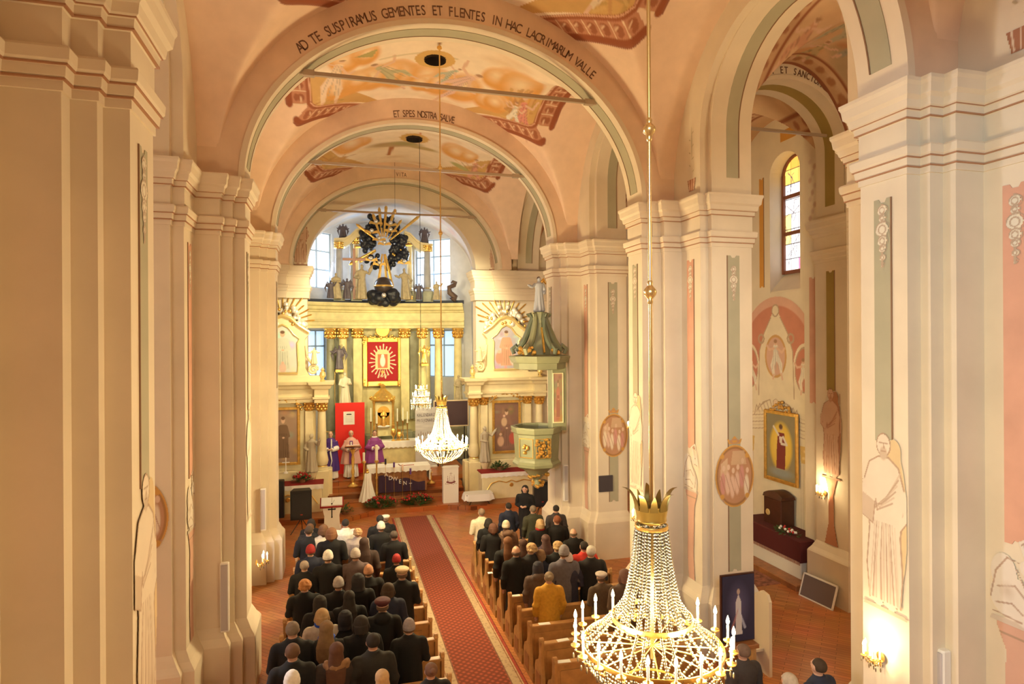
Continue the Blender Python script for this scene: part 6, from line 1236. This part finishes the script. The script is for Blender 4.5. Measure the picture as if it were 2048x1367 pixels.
k = MB(); [k.box(-.455, -.448, -1.28 + j * .05, -1.26 + j * .05, .54, .62) for j in range(49)]; k.build('fringe', mat('fringe', (.40, .18, .12), .9), t)
t = empty('wooden_chest', (11.72, 14.75, 1.14)); tag(t, 'dark carved wooden reliquary chest on the aisle altar', 'chest')
k = MB(); k.bbox(-.22, .22, -.36, .36, 0, .72, .02); k.build('body', DWOOD, t); k = MB(); k.rings([[Vector((x, y, z)) for x, z in ((-.24, .72), (.24, .72), (.20, .80 + .12 * cos(y * 4)), (-.20, .80 + .12 * cos(y * 4)))] for y in [-.38 + .76 * j / 14 for j in range(15)]]); k.build('curved_lid', DWOOD, t, True, 40); MB().lathe([(.001, 0), (.09, 0), (.07, .02), (.001, .02)], n=16, M=Matrix.Translation((-.22, .18, .30)) @ Matrix.Rotation(-PI/2, 4, 'Y')).build('gilt_seal', mat('pale_gold', (1, 1, 1)), t)
t = empty('flowers_bunch', (11.35, 13.95, 1.14)); tag(t, 'white and red flowers lying on the dark cloth of the aisle altar', 'flowers'); plant(t, 60, .18, .4, .10, rn, False); k = MB(); [k.ball((rn.uniform(-.12, .12), rn.uniform(-.38, .38), .10), .035, 6, 5) for j in range(9)]; k.build('white_blooms', LINEN, t, True); k = MB(); [k.ball((rn.uniform(-.12, .12), rn.uniform(-.35, .35), .11), .03, 6, 5) for j in range(7)]; k.build('red_blooms', MATS['red_blooms'], t, True)
o = MB().bbox(-.9, .9, -1.0, 1.0, 0, .012, .003).build('rug', mat('patterned_rug', (.26, .10, .06), .95, var=.5, scale=9), loc=(10.2, 14.6, 0)); tag(o, 'brown patterned rug before the aisle altar', 'rug')
t = empty('infrared_panel', (11.05, 12.05, 0)); pa, pb = atz(1600, 1190, 0), atz(1663, 1220, 0); t.location = ((pa.x + pb.x) / 2, (pa.y + pb.y) / 2, 0); d = pb - pa; t.rotation_euler = (0, 0, math.atan2(d.y, d.x)); tag(t, 'grey panel with pale frame leaning against the aisle pilaster', 'panel'); Lh = d.length / 2
M_ = Matrix.Rotation(R(-18), 4, 'X'); MB().box(-Lh, Lh, -.01, .01, .02, .55, M_).build('panel', mat('grey_panel', (.16, .12, .12), .6), t)
k = MB(); [k.box(*b, M_) for b in ((-Lh - .03, Lh + .03, -.02, .02, 0, .03), (-Lh - .03, Lh + .03, -.02, .02, .53, .57), (-Lh - .03, -Lh, -.02, .02, 0, .57), (Lh, Lh + .03, -.02, .02, 0, .57))]; k.build('frame', WHITE, t)
# picture board on a chair-like stand near the big chandelier
yb = 9.6; a, b = at(1442, 1152, yb), at(1506, 1235, yb); t = empty('easel_picture', ((a.x + b.x) / 2, yb, 0)); w = (b.x - a.x); tag(t, 'dark blue picture of a white robed figure on a wooden stand', 'picture'); h = a.z - b.z + .35; z_ = b.z - .35
def divine(p, w, h):
    p.ell(0, h * .55, w * .4, h * .4, (.10, .08, .16), .9); p.poly([(-.10 * w, .1 * h), (.12 * w, .1 * h), (.08 * w, .6 * h), (0, .72 * h), (-.08 * w, .6 * h)], (.62, .56, .55)); p.ell(0, .75 * h, .05 * w, .05 * h, (.5, .35, .28), .2); p.line([(0, .5 * h), (-.2 * w, .2 * h)], (.01, .03), (.5, .2, .2), .6); p.line([(0, .5 * h), (.2 * w, .2 * h)], (.01, .03), (.6, .6, .75), .6)
painted('canvas', w, h, (0, -.03, z_), (1, 0, 0), (0, 0, 1), divine, .012, t, base=(.03, .025, .06)); MB().bbox(-w/2 - .02, w/2 + .02, -.02, .02, z_ - .02, z_ + h + .02, .005).build('backing', DWOOD, t); MB().bbox(-w/2, w/2, -.18, .1, z_ - .1, z_ - .03, .01).build('ledge', WOOD, t)
for q in (-1, 1): MB().bbox(q * w/2 - .03, q * w/2 + .03, -.05, .08, 0, z_ - .1, .006).build('leg', WOOD_L, t)
t = empty('white_bench', (at(1512, 1240, 10.25).x, 10.22, 0)); tag(t, 'pale painted bench end with curved top beside the dark picture', 'bench')
pr = [(a, b * 1.15) for a, b in [(-.35, 0), (.35, 0), (.35, .85), (.30, 1.0), (.15, 1.08), (.05, 1.22), (-.12, 1.32), (-.28, 1.30), (-.35, 1.2)]]; MB().ngon(pr, (0, .06), 'x').build('end_panel', mat('cream_bench_paint', (.66, .52, .34), .5), t); MB().bbox(-.5, 0, -.2, .2, .42, .47, .01).build('seat', MATS['cream_bench_paint'], t)
# ================= PEOPLE =================
def body_mesh(arms):
    mb = MB()
    prof = [(.86, .10, .09, 0), (.92, .155, .105, 0), (1.0, .16, .11, 0), (1.1, .145, .10, .005), (1.2, .155, .105, .01), (1.3, .175, .11, .005), (1.38, .185, .10, 0), (1.43, .14, .08, -.005), (1.465, .07, .062, 0), (1.50, .056, .060, .012), (1.54, .055, .062, .02)]
    mb.rings([[Vector((rx * cos(a), ry * sin(a) + y, z)) for a in [2 * PI * j / 20 for j in range(20)]] for z, rx, ry, y in prof])
    mb.ball((0, .015, 1.615), (.076, .096, .108), 18, 14); mb.ball((0, .055, 1.545), (.048, .048, .04), 12, 8); mb.ball((0, .116, 1.60), (.013, .018, .022), 8, 6); mb.ball((0, .105, 1.625), (.010, .014, .03), 8, 6)
    mb.ball((0, .098, 1.562), (.022, .012, .010), 8, 6); mb.ball((0, .10, 1.65), (.05, .012, .012), 8, 6)
    for q in (-1, 1):
        mb.ball((q * .078, .01, 1.605), (.010, .02, .032), 8, 6)
        mb.tube([(q * .085, 0, .93), (q * .09, .01, .70), (q * .095, .015, .50), (q * .098, 0, .28), (q * .10, -.01, .08)], [.088, .078, .056, .055, .038], 14); mb.tube([(q * .10, -.03, .045), (q * .105, .06, .04), (q * .11, .15, .03)], [.042, .042, .032], 10)
        el, hd = arms; e = Vector((q * el[0], el[1], el[2])); h = Vector((q * hd[0], hd[1], hd[2])); s_ = Vector((q * .175, 0, 1.375))
        mb.tube([s_, (s_ + e) / 2, e, (e + h) / 2, h], [.055, .050, .042, .038, .027], 12)
        d = (h - e).normalized(); up = Vector((0, 0, 1)); sd = d.cross(up).normalized(); nn = sd.cross(d)
        mb.tube([h, h + d * .045, h + d * .085], [.028, .036, .030], 10)
        for k, (o_, L) in enumerate(((-.024, .062), (-.008, .075), (.009, .070), (.025, .055))): b = h + d * .08 + sd * o_; mb.tube([b, b + d * L * .5, b + d * L * .85 - nn * L * .35], [.0088, .0082, .007], 6)
        b = h + d * .03 - sd * .03 * q; mb.tube([b, b + d * .035 - sd * .018 * q, b + d * .07 - sd * .012 * q], [.011, .010, .008], 6)
    me = remesh(mb.mesh(), .009, 1, .5)
    a = me.color_attributes.new('Col', 'FLOAT_COLOR', 'POINT'); n = len(me.vertices); co = np.empty(n * 3); me.vertices.foreach_get('co', co); co = co.reshape(-1, 3); c = np.tile([.62, .36, .25, 1.], (n, 1))
    for q in (-1, 1):
        c[np.hypot((co[:, 0] - q * .030) / .016, (co[:, 2] - 1.622) / .008) < 1.0 * (co[:, 1] > .05)] = (.10, .06, .05, 1)
        c[(np.hypot((co[:, 0] - q * .032) / .024, (co[:, 2] - 1.645) / .006) < 1) & (co[:, 1] > .05)] = (.22, .13, .08, 1)
    c[(np.hypot(co[:, 0] / .026, (co[:, 2] - 1.562) / .009) < 1) & (co[:, 1] > .06)] = (.50, .18, .14, 1)
    a.data.foreach_set('color', c.ravel()); return me
SKIN = mat('skin', (.62, .36, .25), .55, attr='Col')
ARMP = {'fold': ((.255, -.02, 1.10), (.075, .20, 1.10)), 'down': ((.255, -.03, 1.10), (.23, .08, .86)), 'up': ((.25, .04, 1.12), (.07, .22, 1.22))}
BODY = {k: body_mesh(v) for k, v in ARMP.items()}
for m_ in BODY.values(): m_.materials.append(SKIN)
def coat_mesh(arms, hem, puff=0., flare=1., hood=False, cuff=1.):
    mb = MB(); g = .022 + puff
    prof = [(hem, .19 * flare, .155 * flare), (hem + .06, .19 * flare, .155 * flare), (.80, .20, .155) if hem < .78 else (.9, .195, .15), (.98, .19 + puff, .145 + puff), (1.12, .178 + puff, .135 + puff), (1.25, .19 + puff, .14 + puff), (1.36, .225 + puff, .135 + puff), (1.41, .20, .12), (1.45, .14, .10), (1.475, .095, .085), (1.51, .078, .078)]
    mb.rings([[Vector((rx * (1 + .02 * cos(7 * a) * (z < 1)) * cos(a), ry * sin(a) * (1 + .03 * cos(9 * a) * (z < 1)), z)) for a in [2 * PI * j / 28 for j in range(28)]] for z, rx, ry in prof])
    for q in (-1, 1):
        el, hd = arms; e = Vector((q * el[0], el[1], el[2])); h = Vector((q * hd[0], hd[1], hd[2])); s_ = Vector((q * .18, 0, 1.36))
        mb.tube([s_, (s_ + e) / 2, e, (e + h) / 2, h], [.092 + puff, .082 + puff, .072 + puff, .064 + puff, .054 * cuff], 14); mb.ball(s_, .093 + puff, 12, 8)
    if puff:
        for z in (.95, 1.05, 1.15, 1.25, 1.35): mb.lathe([(.17, -.03), (.21, 0), (.17, .03)], (0, 0, z), 20, sy=.78)
    if hood: mb.ball((0, -.10, 1.46), (.13, .09, .09), 14, 10)
    return remesh(mb.mesh(), .016, 3)
COATS = {}
def coat(kind, arms):
    k = (kind, arms)
    if k not in COATS: COATS[k] = coat_mesh(ARMP[arms], {'long': .35, 'mid': .58, 'short': .80, 'puffer': .78, 'hood': .62}[kind], .02 if kind == 'puffer' else 0, 1.15 if kind == 'long' else 1.0, kind == 'hood')
    return COATS[k]
def trousers_mesh():
    mb = MB(); mb.rings([[Vector((rx * cos(a), ry * sin(a), z)) for a in [2 * PI * j / 20 for j in range(20)]] for z, rx, ry in ((.80, .165, .115), (.92, .17, .12), (1.02, .165, .115))])
    for q in (-1, 1): mb.tube([(q * .085, 0, .93), (q * .09, .01, .70), (q * .095, .015, .50), (q * .098, 0, .28), (q * .10, -.01, .07)], [.105, .092, .075, .068, .062], 14)
    return remesh(mb.mesh(), .016, 2)
TR = trousers_mesh()
def shoe_mesh():
    mb = MB()
    for q in (-1, 1): mb.tube([(q * .10, -.05, .045), (q * .105, .05, .05), (q * .11, .17, .035)], [.05, .052, .036], 10); mb.box(q * .105 - .045, q * .105 + .045, -.09, .20, 0, .02)
    return remesh(mb.mesh(), .012, 1)
SHOE = shoe_mesh()
def hair_mesh(k):
    mb = MB(); c = (0, .0, 1.635)
    def cap(rx=.086, ry=.102, rz=.10, yo=-.008, zmin=1.57): 
        b = len(mb.v); mb.ball((0, yo, 1.635), (rx, ry, rz), 20, 14)
        # open the face: push front-lower points back
        for i in range(b, len(mb.v)):
            x, y, z = mb.v[i]
            if z < 1.655 and y > .0: mb.v[i] = (x * .96, min(y, -.005) , max(z, zmin))
            elif z < zmin: mb.v[i] = (x * .9, y, zmin)
    if k == 'short': cap()
    elif k == 'bald':
        for j in range(15): a = PI * 1.0 + PI * j / 14; mb.ball((.074 * cos(a), .085 * sin(a) * 1.0, 1.59), (.016, .02, .032), 8, 6)
    elif k == 'bob': cap(.098, .112, .105, -.012, 1.50); mb.tube([(0, -.05, 1.62), (0, -.06, 1.52), (0, -.05, 1.47)], [.09, .085, .05], 14); [mb.tube([(q * .07, -.01, 1.64), (q * .088, -.005, 1.55), (q * .078, .0, 1.48)], [.03, .034, .018], 8) for q in (-1, 1)]
    elif k == 'long': cap(.092, .108, .104, -.012, 1.5); mb.rings([[Vector((rx * cos(a), y + ry * sin(a), z)) for a in [2 * PI * j / 18 for j in range(18)]] for z, rx, ry, y in ((1.16, .06, .015, -.15), (1.25, .115, .03, -.145), (1.40, .125, .05, -.11), (1.50, .10, .07, -.06), (1.64, .08, .08, -.03))])
    elif k == 'bun': cap(); mb.ball((0, -.105, 1.66), .04, 12, 8)
    elif k == 'curly':
        cap(.095, .11, .105); rn_ = random.Random(2); [mb.ball((.092 * cos(a) * sin(b), -.02 + .105 * sin(a) * sin(b), 1.62 + .10 * cos(b)), .026, 7, 5) for a, b in [(rn_.uniform(PI * .9, PI * 2.1), rn_.uniform(.2, 1.9)) for _ in range(46)]]
    elif k == 'beanie': mb.rings([[Vector((rx * cos(a), rx * 1.18 * sin(a) - .006, z)) for a in [2 * PI * j / 24 for j in range(24)]] for z, rx in ((1.595, .088), (1.60, .093), (1.645, .094), (1.65, .089), (1.69, .084), (1.73, .066), (1.76, .035), (1.77, .005))])
    elif k == 'beret': mb.rings([[Vector((rx * cos(a), rx * 1.12 * sin(a) - .012, z)) for a in [2 * PI * j / 24 for j in range(24)]] for z, rx in ((1.64, .084), (1.655, .088), (1.68, .115), (1.71, .120), (1.735, .09), (1.745, .01))])
    elif k == 'hood': mb.rings([[Vector((rx * cos(a), rx * 1.1 * sin(a) - .02, z)) for a in [2 * PI * j / 24 for j in range(24)]] for z, rx in ((1.46, .12), (1.52, .11), (1.62, .112), (1.70, .098), (1.745, .06), (1.76, .01))])
    return remesh(mb.mesh(), .008, 1, .6)
HAIR = {k: hair_mesh(k) for k in ('short', 'bald', 'bob', 'long', 'bun', 'curly', 'beanie', 'beret', 'hood')}
def cmat(col, rough=.85, bump=0.): return mat('cloth_%d_%d_%d' % tuple(int(c * 255) for c in col), col, rough, var=.12, scale=20)
def om(o, m): o.data.materials or o.data.materials.append(None); o.material_slots[0].link = 'OBJECT'; o.material_slots[0].material = m; return o
PN = {'coat': 'coat', 'puffer': 'puffer_jacket'}
def person(loc, s, rz, label, ck, ccol, hk, hcol, arms='fold', group=None, tcol=(.012, .012, .016), extra=None):
    t = link('person', BODY[arms], None, None, loc, (0, 0, rz)); t.scale = (s * 1.10, s * 1.04, s); tag(t, label, 'person', group)
    om(link('jacket' if ck in ('puffer', 'short') else 'coat', coat(ck, arms), None, t), cmat(ccol)); om(link('trousers', TR, None, t), cmat(tcol)); om(link('shoes', SHOE, None, t), BLACK)
    nm = {'beanie': 'knit_hat', 'beret': 'beret', 'hood': 'hood'}.get(hk, 'hair'); om(link(nm, HAIR[hk], None, t), cmat(hcol, .8))
    if nm != 'hair' and hk != 'hood': om(link('hair', HAIR['bald'], None, t), cmat((.12, .07, .04)))
    if extra:
        ek, ec = extra
        if ek == 'scarf': om(link('scarf', SCARF, None, t), cmat(ec))
        if ek == 'fur': om(link('fur_collar', FUR, None, t), cmat(ec))
    return t
SCARF = remesh(MB().lathe([(.075, -.03), (.105, -.02), (.115, .02), (.09, .05), (.075, .04)], (0, .0, 1.48), 18).mesh(), .012, 1)
mb = MB(); rn = random.Random(8); [mb.ball((.13 * cos(a), .10 * sin(a) - .01, 1.45 + rn.uniform(-.04, .04)), rn.uniform(.035, .05), 8, 6) for a in [PI + PI * j / 22 for j in range(23)]]; FUR = remesh(mb.mesh(), .014, 1)
K = (.005, .005, .006); DK = (.011, .010, .011); NV = (.015, .02, .045); DB = (.05, .028, .014); BR = (.13, .06, .025); BL = (.45, .30, .15); GY = (.35, .30, .26); WH = (.72, .68, .62); BK = (.02, .015, .012); RD = (.30, .015, .015)
CG = 'congregation standing left of the carpet'; CR_ = 'congregation standing right of the carpet'
LEFT = [(596, 1063, 'mid', K, 'short', DB, 'man with short dark hair in a black coat at the far left of the crowd'), (617, 1055, 'mid', DK, 'short', BR, 'brown haired person in black close to the white lectern'),
 (607, 1046, 'mid', K, 'bob', BK, 'dark haired person in the foremost left row near the loudspeaker'), (647, 1058, 'mid', (.62, .55, .42), 'bob', BR, 'brown haired person in a cream jacket below the white lectern'),
 (663, 1065, 'mid', K, 'bob', (.20, .09, .04), 'woman with auburn bob and black coat left of the white puffer jacket'), (691, 1046, 'puffer', (.70, .66, .58), 'short', BK, 'person with black hair in a white puffer jacket by the lectern'),
 (715, 1064, 'puffer', (.40, .34, .30), 'curly', (.42, .26, .13), 'person with light curly hair in a grey puffer jacket'), (728, 1085, 'mid', (.05, .03, .025), 'long', (.05, .025, .02), 'person with very long dark hair behind the grey puffer jacket'),
 (760, 1038, 'mid', K, 'short', BK, 'dark haired person at the very front left beside the carpet'), (771, 1037, 'mid', K, 'beret', (.78, .72, .62), 'person in a white hat at the front left beside the carpet'),
 (762, 1053, 'mid', K, 'beanie', (.70, .64, .56), 'person in a pale knit hat, second from the front beside the carpet'), (788, 1070, 'mid', K, 'short', (.07, .05, .04), 'man with short dark grey hair standing at the carpet edge on the left'),
 (621, 1101, 'mid', NV, 'beanie', RD, 'person in a red knit hat and dark blue coat at the left'), (656, 1113, 'mid', K, 'beanie', WH, 'person in a white patterned knit hat and black coat'),
 (711, 1109, 'mid', (.11, .075, .075), 'beanie', (.50, .45, .42), 'person in a light grey knit hat and taupe coat'), (793, 1119, 'mid', K, 'beanie', RD, 'person in a red knit hat beside the carpet'),
 (587, 1133, 'mid', K, 'short', (.28, .22, .18), 'grey haired man in black by the left pier'), (737, 1142, 'puffer', K, 'beanie', (.55, .28, .16), 'person in a tan knit hat and black jacket'),
 (804, 1146, 'mid', K, 'beret', (.55, .40, .24), 'person in a beige beret beside the carpet'), (609, 1170, 'mid', K, 'curly', (.45, .20, .07), 'person with ginger hair and raised hand in black'),
 (677, 1167, 'mid', K, 'beanie', (.40, .36, .34), 'person in a grey and white patterned knit hat'), (776, 1178, 'mid', NV, 'bob', DB, 'person with dark brown bob in a navy coat'),
 (765, 1210, 'hood', K, 'beret', (.08, .015, .02), 'person in a dark wine headband and black hooded coat'), (698, 1193, 'mid', K, 'long', BK, 'person with black hair barely visible amid the left crowd'),
 (644, 1230, 'mid', (.52, .46, .38), 'bob', BL, 'blonde person with a blue scarf and cream coat'), (653, 1256, 'mid', K, 'long', (.22, .13, .06), 'person with long brown hair behind the blonde with the blue scarf'),
 (571, 1260, 'mid', K, 'short', (.20, .15, .11), 'grey haired man in black at the bottom left of the crowd'), (585, 1303, 'mid', K, 'short', (.12, .06, .03), 'man with short brown hair and visible ears at the bottom left'),
 (673, 1300, 'mid', (.03, .02, .018), 'long', (.10, .04, .02), 'person with very long brown hair and tan fur collar'), (746, 1282, 'mid', (.02, .018, .016), 'short', BK, 'dark haired man in a dark coat at the lower middle left'),
 (818, 1253, 'mid', K, 'beanie', (.30, .26, .28), 'person in a lilac grey knit hat beside the carpet'), (584, 1362, 'mid', K, 'beanie', WH, 'person in a white hat cut off at the bottom left edge'),
 (764, 1354, 'mid', DK, 'long', (.50, .32, .16), 'blonde person with long hair at the bottom edge beside the dark coats'), (862, 1340, 'mid', DK, 'bun', (.16, .08, .05), 'person with a brown hair bun at the bottom edge on the carpet side')]
LEFT += [(716, 1160, 'mid', K, 'hood', (.02, .018, .02), 'person in a black hood behind the tan knit hat'), (640, 1205, 'mid', DK, 'hood', BK, 'dark hooded person left of the blonde with the blue scarf'), (722, 1246, 'mid', K, 'bob', BK, 'black haired person before the leaflet pew amid dark coats'), (690, 1235, 'mid', K, 'hood', (.015, .015, .02), 'person in a black hood right of the cream coat')]
RIGHT = [(963, 1024, 'mid', (.66, .58, .42), 'short', (.22, .15, .10), 'person with greying hair in a cream coat at the front right'), (977, 1044, 'mid', K, 'bob', BK, 'dark haired person behind the cream coat'),
 (1017, 1012, 'mid', NV, 'short', BK, 'dark haired man in a navy jacket at the front right'), (1012, 1051, 'hood', (.16, .09, .06), 'beanie', (.58, .50, .38), 'person in a cream knit hat and brown hooded coat'),
 (970, 1056, 'mid', K, 'bob', (.12, .05, .03), 'brown haired person in black at the pew end on the right'), (1066, 1018, 'mid', (.05, .05, .028), 'short', (.20, .15, .11), 'grey haired person in an olive jacket near the pulpit'),
 (1080, 1046, 'mid', K, 'bob', BL, 'blonde person in black with red collar near the pulpit'), (1112, 1017, 'mid', (.045, .035, .035), 'short', BK, 'dark haired person in a charcoal jacket at the front by the pulpit pier'),
 (1114, 1039, 'mid', K, 'short', (.22, .07, .03), 'reddish haired person in black by the pulpit pier'), (1147, 1065, 'mid', K, 'bald', (.12, .08, .05), 'balding man in black at the right side of the pews'),
 (983, 1086, 'mid', K, 'long', (.14, .055, .02), 'person with long auburn hair in the right pews'), (1013, 1088, 'mid', K, 'bob', (.06, .03, .02), 'person with dark brown hair behind the cream knit hat'),
 (1046, 1087, 'mid', DK, 'long', (.07, .03, .02), 'person with long dark brown hair amid the right pews'), (1025, 1103, 'long', K, 'bald', (.10, .06, .04), 'bald man in a black coat at the aisle end on the right'),
 (1062, 1096, 'mid', DK, 'curly', BL, 'person with blonde curly hair amid the right crowd'), (1081, 1108, 'mid', NV, 'bob', (.22, .13, .07), 'light brown haired person in navy behind the curly blonde'),
 (1091, 1078, 'mid', (.06, .03, .045), 'long', (.09, .045, .04), 'person with long dark hair in a plum jacket'), (1115, 1092, 'mid', K, 'curly', (.5, .34, .16), 'curly blonde person in black left of the grey knit hat'),
 (1128, 1104, 'mid', (.13, .12, .15), 'beanie', (.30, .28, .30), 'person in a grey knit hat and grey blue coat'), (1136, 1117, 'mid', (.03, .03, .06), 'beanie', (.62, .56, .58), 'person in a pale knit hat and navy coat'),
 (1168, 1092, 'puffer', (.50, .03, .02), 'short', BK, 'dark haired person in a bright red jacket'), (1182, 1102, 'mid', DK, 'short', (.58, .54, .48), 'white haired man in a dark coat beside the red jacket'),
 (1076, 1134, 'hood', (.11, .075, .065), 'hood', (.03, .03, .05), 'person in a navy hood and grey brown coat behind the bald man'), (1098, 1154, 'long', (.62, .33, .035), 'bun', (.30, .23, .16), 'person with a grey bun in a mustard yellow coat'),
 (1202, 1154, 'mid', (.12, .08, .05), 'beret', (.62, .55, .50), 'person in a pale beret at the right end left of the big chandelier'), (1249, 1150, 'mid', (.10, .06, .04), 'bob', (.20, .10, .07), 'brown haired person just left of the big chandelier strands')]
used = {}
def place(row, side):
    u, v, ck, cc, hk, hc, lab = row
    p = atz(u, v, 1.60); k = round((p.y - PY0 - .44) / PITCH); best = None
    for kk in (k, k - 1, k + 1, k - 2, k + 2):
        if side == 'r' and kk > 9: pass
        Y = pewy(kk) + .44; q = at(u, v, Y); s = q.z / 1.62; q.x = max(q.x, 3.68) if side == 'r' else min(max(q.x, -.7), 1.42); clash = any(abs(q.x - x) < .44 for x in used.get((side, kk), []))
        cost = abs(s - 1) * 3 + (3 if clash else 0) + (10 if not .84 < s < 1.12 else 0)
        if best is None or cost < best[0]: best = (cost, kk, q, s)
    c, kk, q, s = best; s = min(max(s, .84), 1.12)
    used.setdefault((side, kk), []).append(q.x)
    r = random.Random(u * 7 + v); arms = 'up' if 'raised' in lab else r.choice(('fold', 'fold', 'down'))
    ex = ('scarf', (.02, .08, .50)) if 'blue scarf' in lab else ('fur', (.28, .15, .07)) if 'fur collar' in lab else ('scarf', (.4, .02, .02)) if 'red collar' in lab else ('fur', (.30, .20, .13)) if 'brown hooded' in lab else None
    return person((q.x, q.y, 0), s, r.uniform(-.12, .12), lab, ck, cc, hk, hc, arms, CG if side == 'l' else CR_, extra=ex)
for row in LEFT: place(row, 'l')
for row in RIGHT: place(row, 'r')
p = atz(1638, 1335, 1.6); person((p.x, p.y, 0), 1.0, .2, 'dark haired boy in a navy jacket standing in the right aisle at the bottom edge', 'short', (.02, .025, .05), 'short', DB)
p = atz(1578, 1362, 1.55); person((p.x, p.y, 0), .96, .1, 'grey haired person cut off at the bottom edge beside the boy in navy', 'short', DK, 'bob', (.45, .38, .30))
p = atz(1487, 1305, 1.6); person((p.x, p.y, 0), 1.0, .1, 'dark clothed person in the glare right of the big chandelier candles', 'mid', (.05, .04, .04), 'short', (.16, .10, .07))
p = atz(1050, 976, 1.6); person((p.x, p.y, 0), .98, 2.6, 'person dressed in black standing between the loudspeaker and the small table', 'long', K, 'bob', BK)
# priests: alb and chasuble as children
def robe(z0, z1, w0, w1, d0, d1, n=13, amp=.08, arms=None, rs=.09):
    mb = MB(); rr = []
    for k in range(9):
        q = k / 8; z = z0 + (z1 - z0) * q; w = w0 + (w1 - w0) * q ** 1.3; d = d0 + (d1 - d0) * q; am = amp * (1 - q); rr.append([Vector((w * (1 + am * cos(n * a)) * cos(a), d * (1 + am * cos(n * a + 1)) * sin(a), z)) for a in [2 * PI * j / 52 for j in range(52)]])
    mb.rings(rr); mb.rings([[Vector((w * cos(a), d * sin(a), z)) for a in [2 * PI * j / 24 for j in range(24)]] for z, w, d in ((z1 - .01, w1, d1), (1.43, .16, .11), (1.49, .075, .075))]) if z1 > 1.2 else None
    if arms:
        for q in (-1, 1): el, hd = arms; mb.tube([(q * .17, 0, 1.36), (q * el[0], el[1], el[2]), (q * hd[0] * 1.1, hd[1] * .95, hd[2])], [.08, rs, rs * .95], 12)
    return remesh(mb.mesh(), .014, 1)
ALB = robe(.04, 1.2, .26, .17, .20, .13, 11, .10); CHA = robe(.52, 1.36, .36, .21, .21, .14, 7, .08, ARMP['fold'], .14); COPE = robe(.30, 1.36, .31, .21, .22, .14, 9, .08, ARMP['fold'], .09); SLV = MB()
for q in (-1, 1): SLV.tube([(q * .24, 0, 1.12), (q * .12, .17, 1.09), (q * .07, .205, 1.08)], [.10, .085, .07], 12)
SLV = remesh(SLV.mesh(), .012, 1)
def priest(u, vt, Y, zf, lab, m1, vest, hk, hc, hcol):
    x = X_(u, Y, vt); zt_ = Z_(vt, Y, u); s = (zt_ - zf) / 1.74; t = link('person', BODY['fold'], None, None, (x, Y, zf), (0, 0, PI + (0.1 if u > 740 else -.15 if u < 680 else 0))); t.scale = (s, s, s); tag(t, lab, 'person', 'priests behind the mass altar')
    om(link('alb', ALB, None, t), LINEN); om(link(vest, CHA if vest == 'chasuble' else COPE, None, t), m1); om(link('alb_sleeves', SLV, None, t), LINEN); om(link('shoes', SHOE, None, t), BLACK); om(link('hair', HAIR[hk], None, t), cmat(hcol))
    f = 1 if vest == 'chasuble' else 1
    k = MB(); 
    if vest == 'chasuble' and 'rose' in lab: k.bbox(-.055, .055, .145, .165, 1.13, 1.38, .01); k.bbox(-.07, .07, .195, .235, .56, .98, .01); k.build('violet_stole', mat('violet_silk', (.16, .03, .20), .6), t); MB().bbox(-.025, .025, .164, .17, 1.2, 1.34, .003).build('embroidered_emblem', WHITE, t)
    elif vest == 'cope': k.tube([(-.05, .13, 1.46), (-.06, .19, 1.2), (-.03, .22, 1.0), (-.08, .25, .7), (-.03, .26, .45)], [.02, .025, .03, .02, .006], 8); k.build('white_sash', LINEN, t, True)
    else: k.lathe([(.085, -.03), (.11, 0), (.09, .03)], (0, 0, 1.47), 16); k.build('white_collar', LINEN, t, True)
    return t
priest(661, 861, 25.75, .85, 'priest in a dark violet cope with white sash at the left of the red board', mat('violet_cope', (.06, .02, .20), .6), 'cope', 'bald', 0, (.5, .45, .4))
priest(702, 860, 25.75, .85, 'priest in a rose vestment with violet stole before the red board', mat('rose_silk', (.72, .40, .34), .6), 'chasuble', 'short', 0, (.6, .5, .42))
priest(749, 859, 25.75, .85, 'priest in a purple vestment with folded hands right of the red board', mat('purple_silk', (.26, .05, .25), .6), 'chasuble', 'short', 0, (.12, .07, .05))
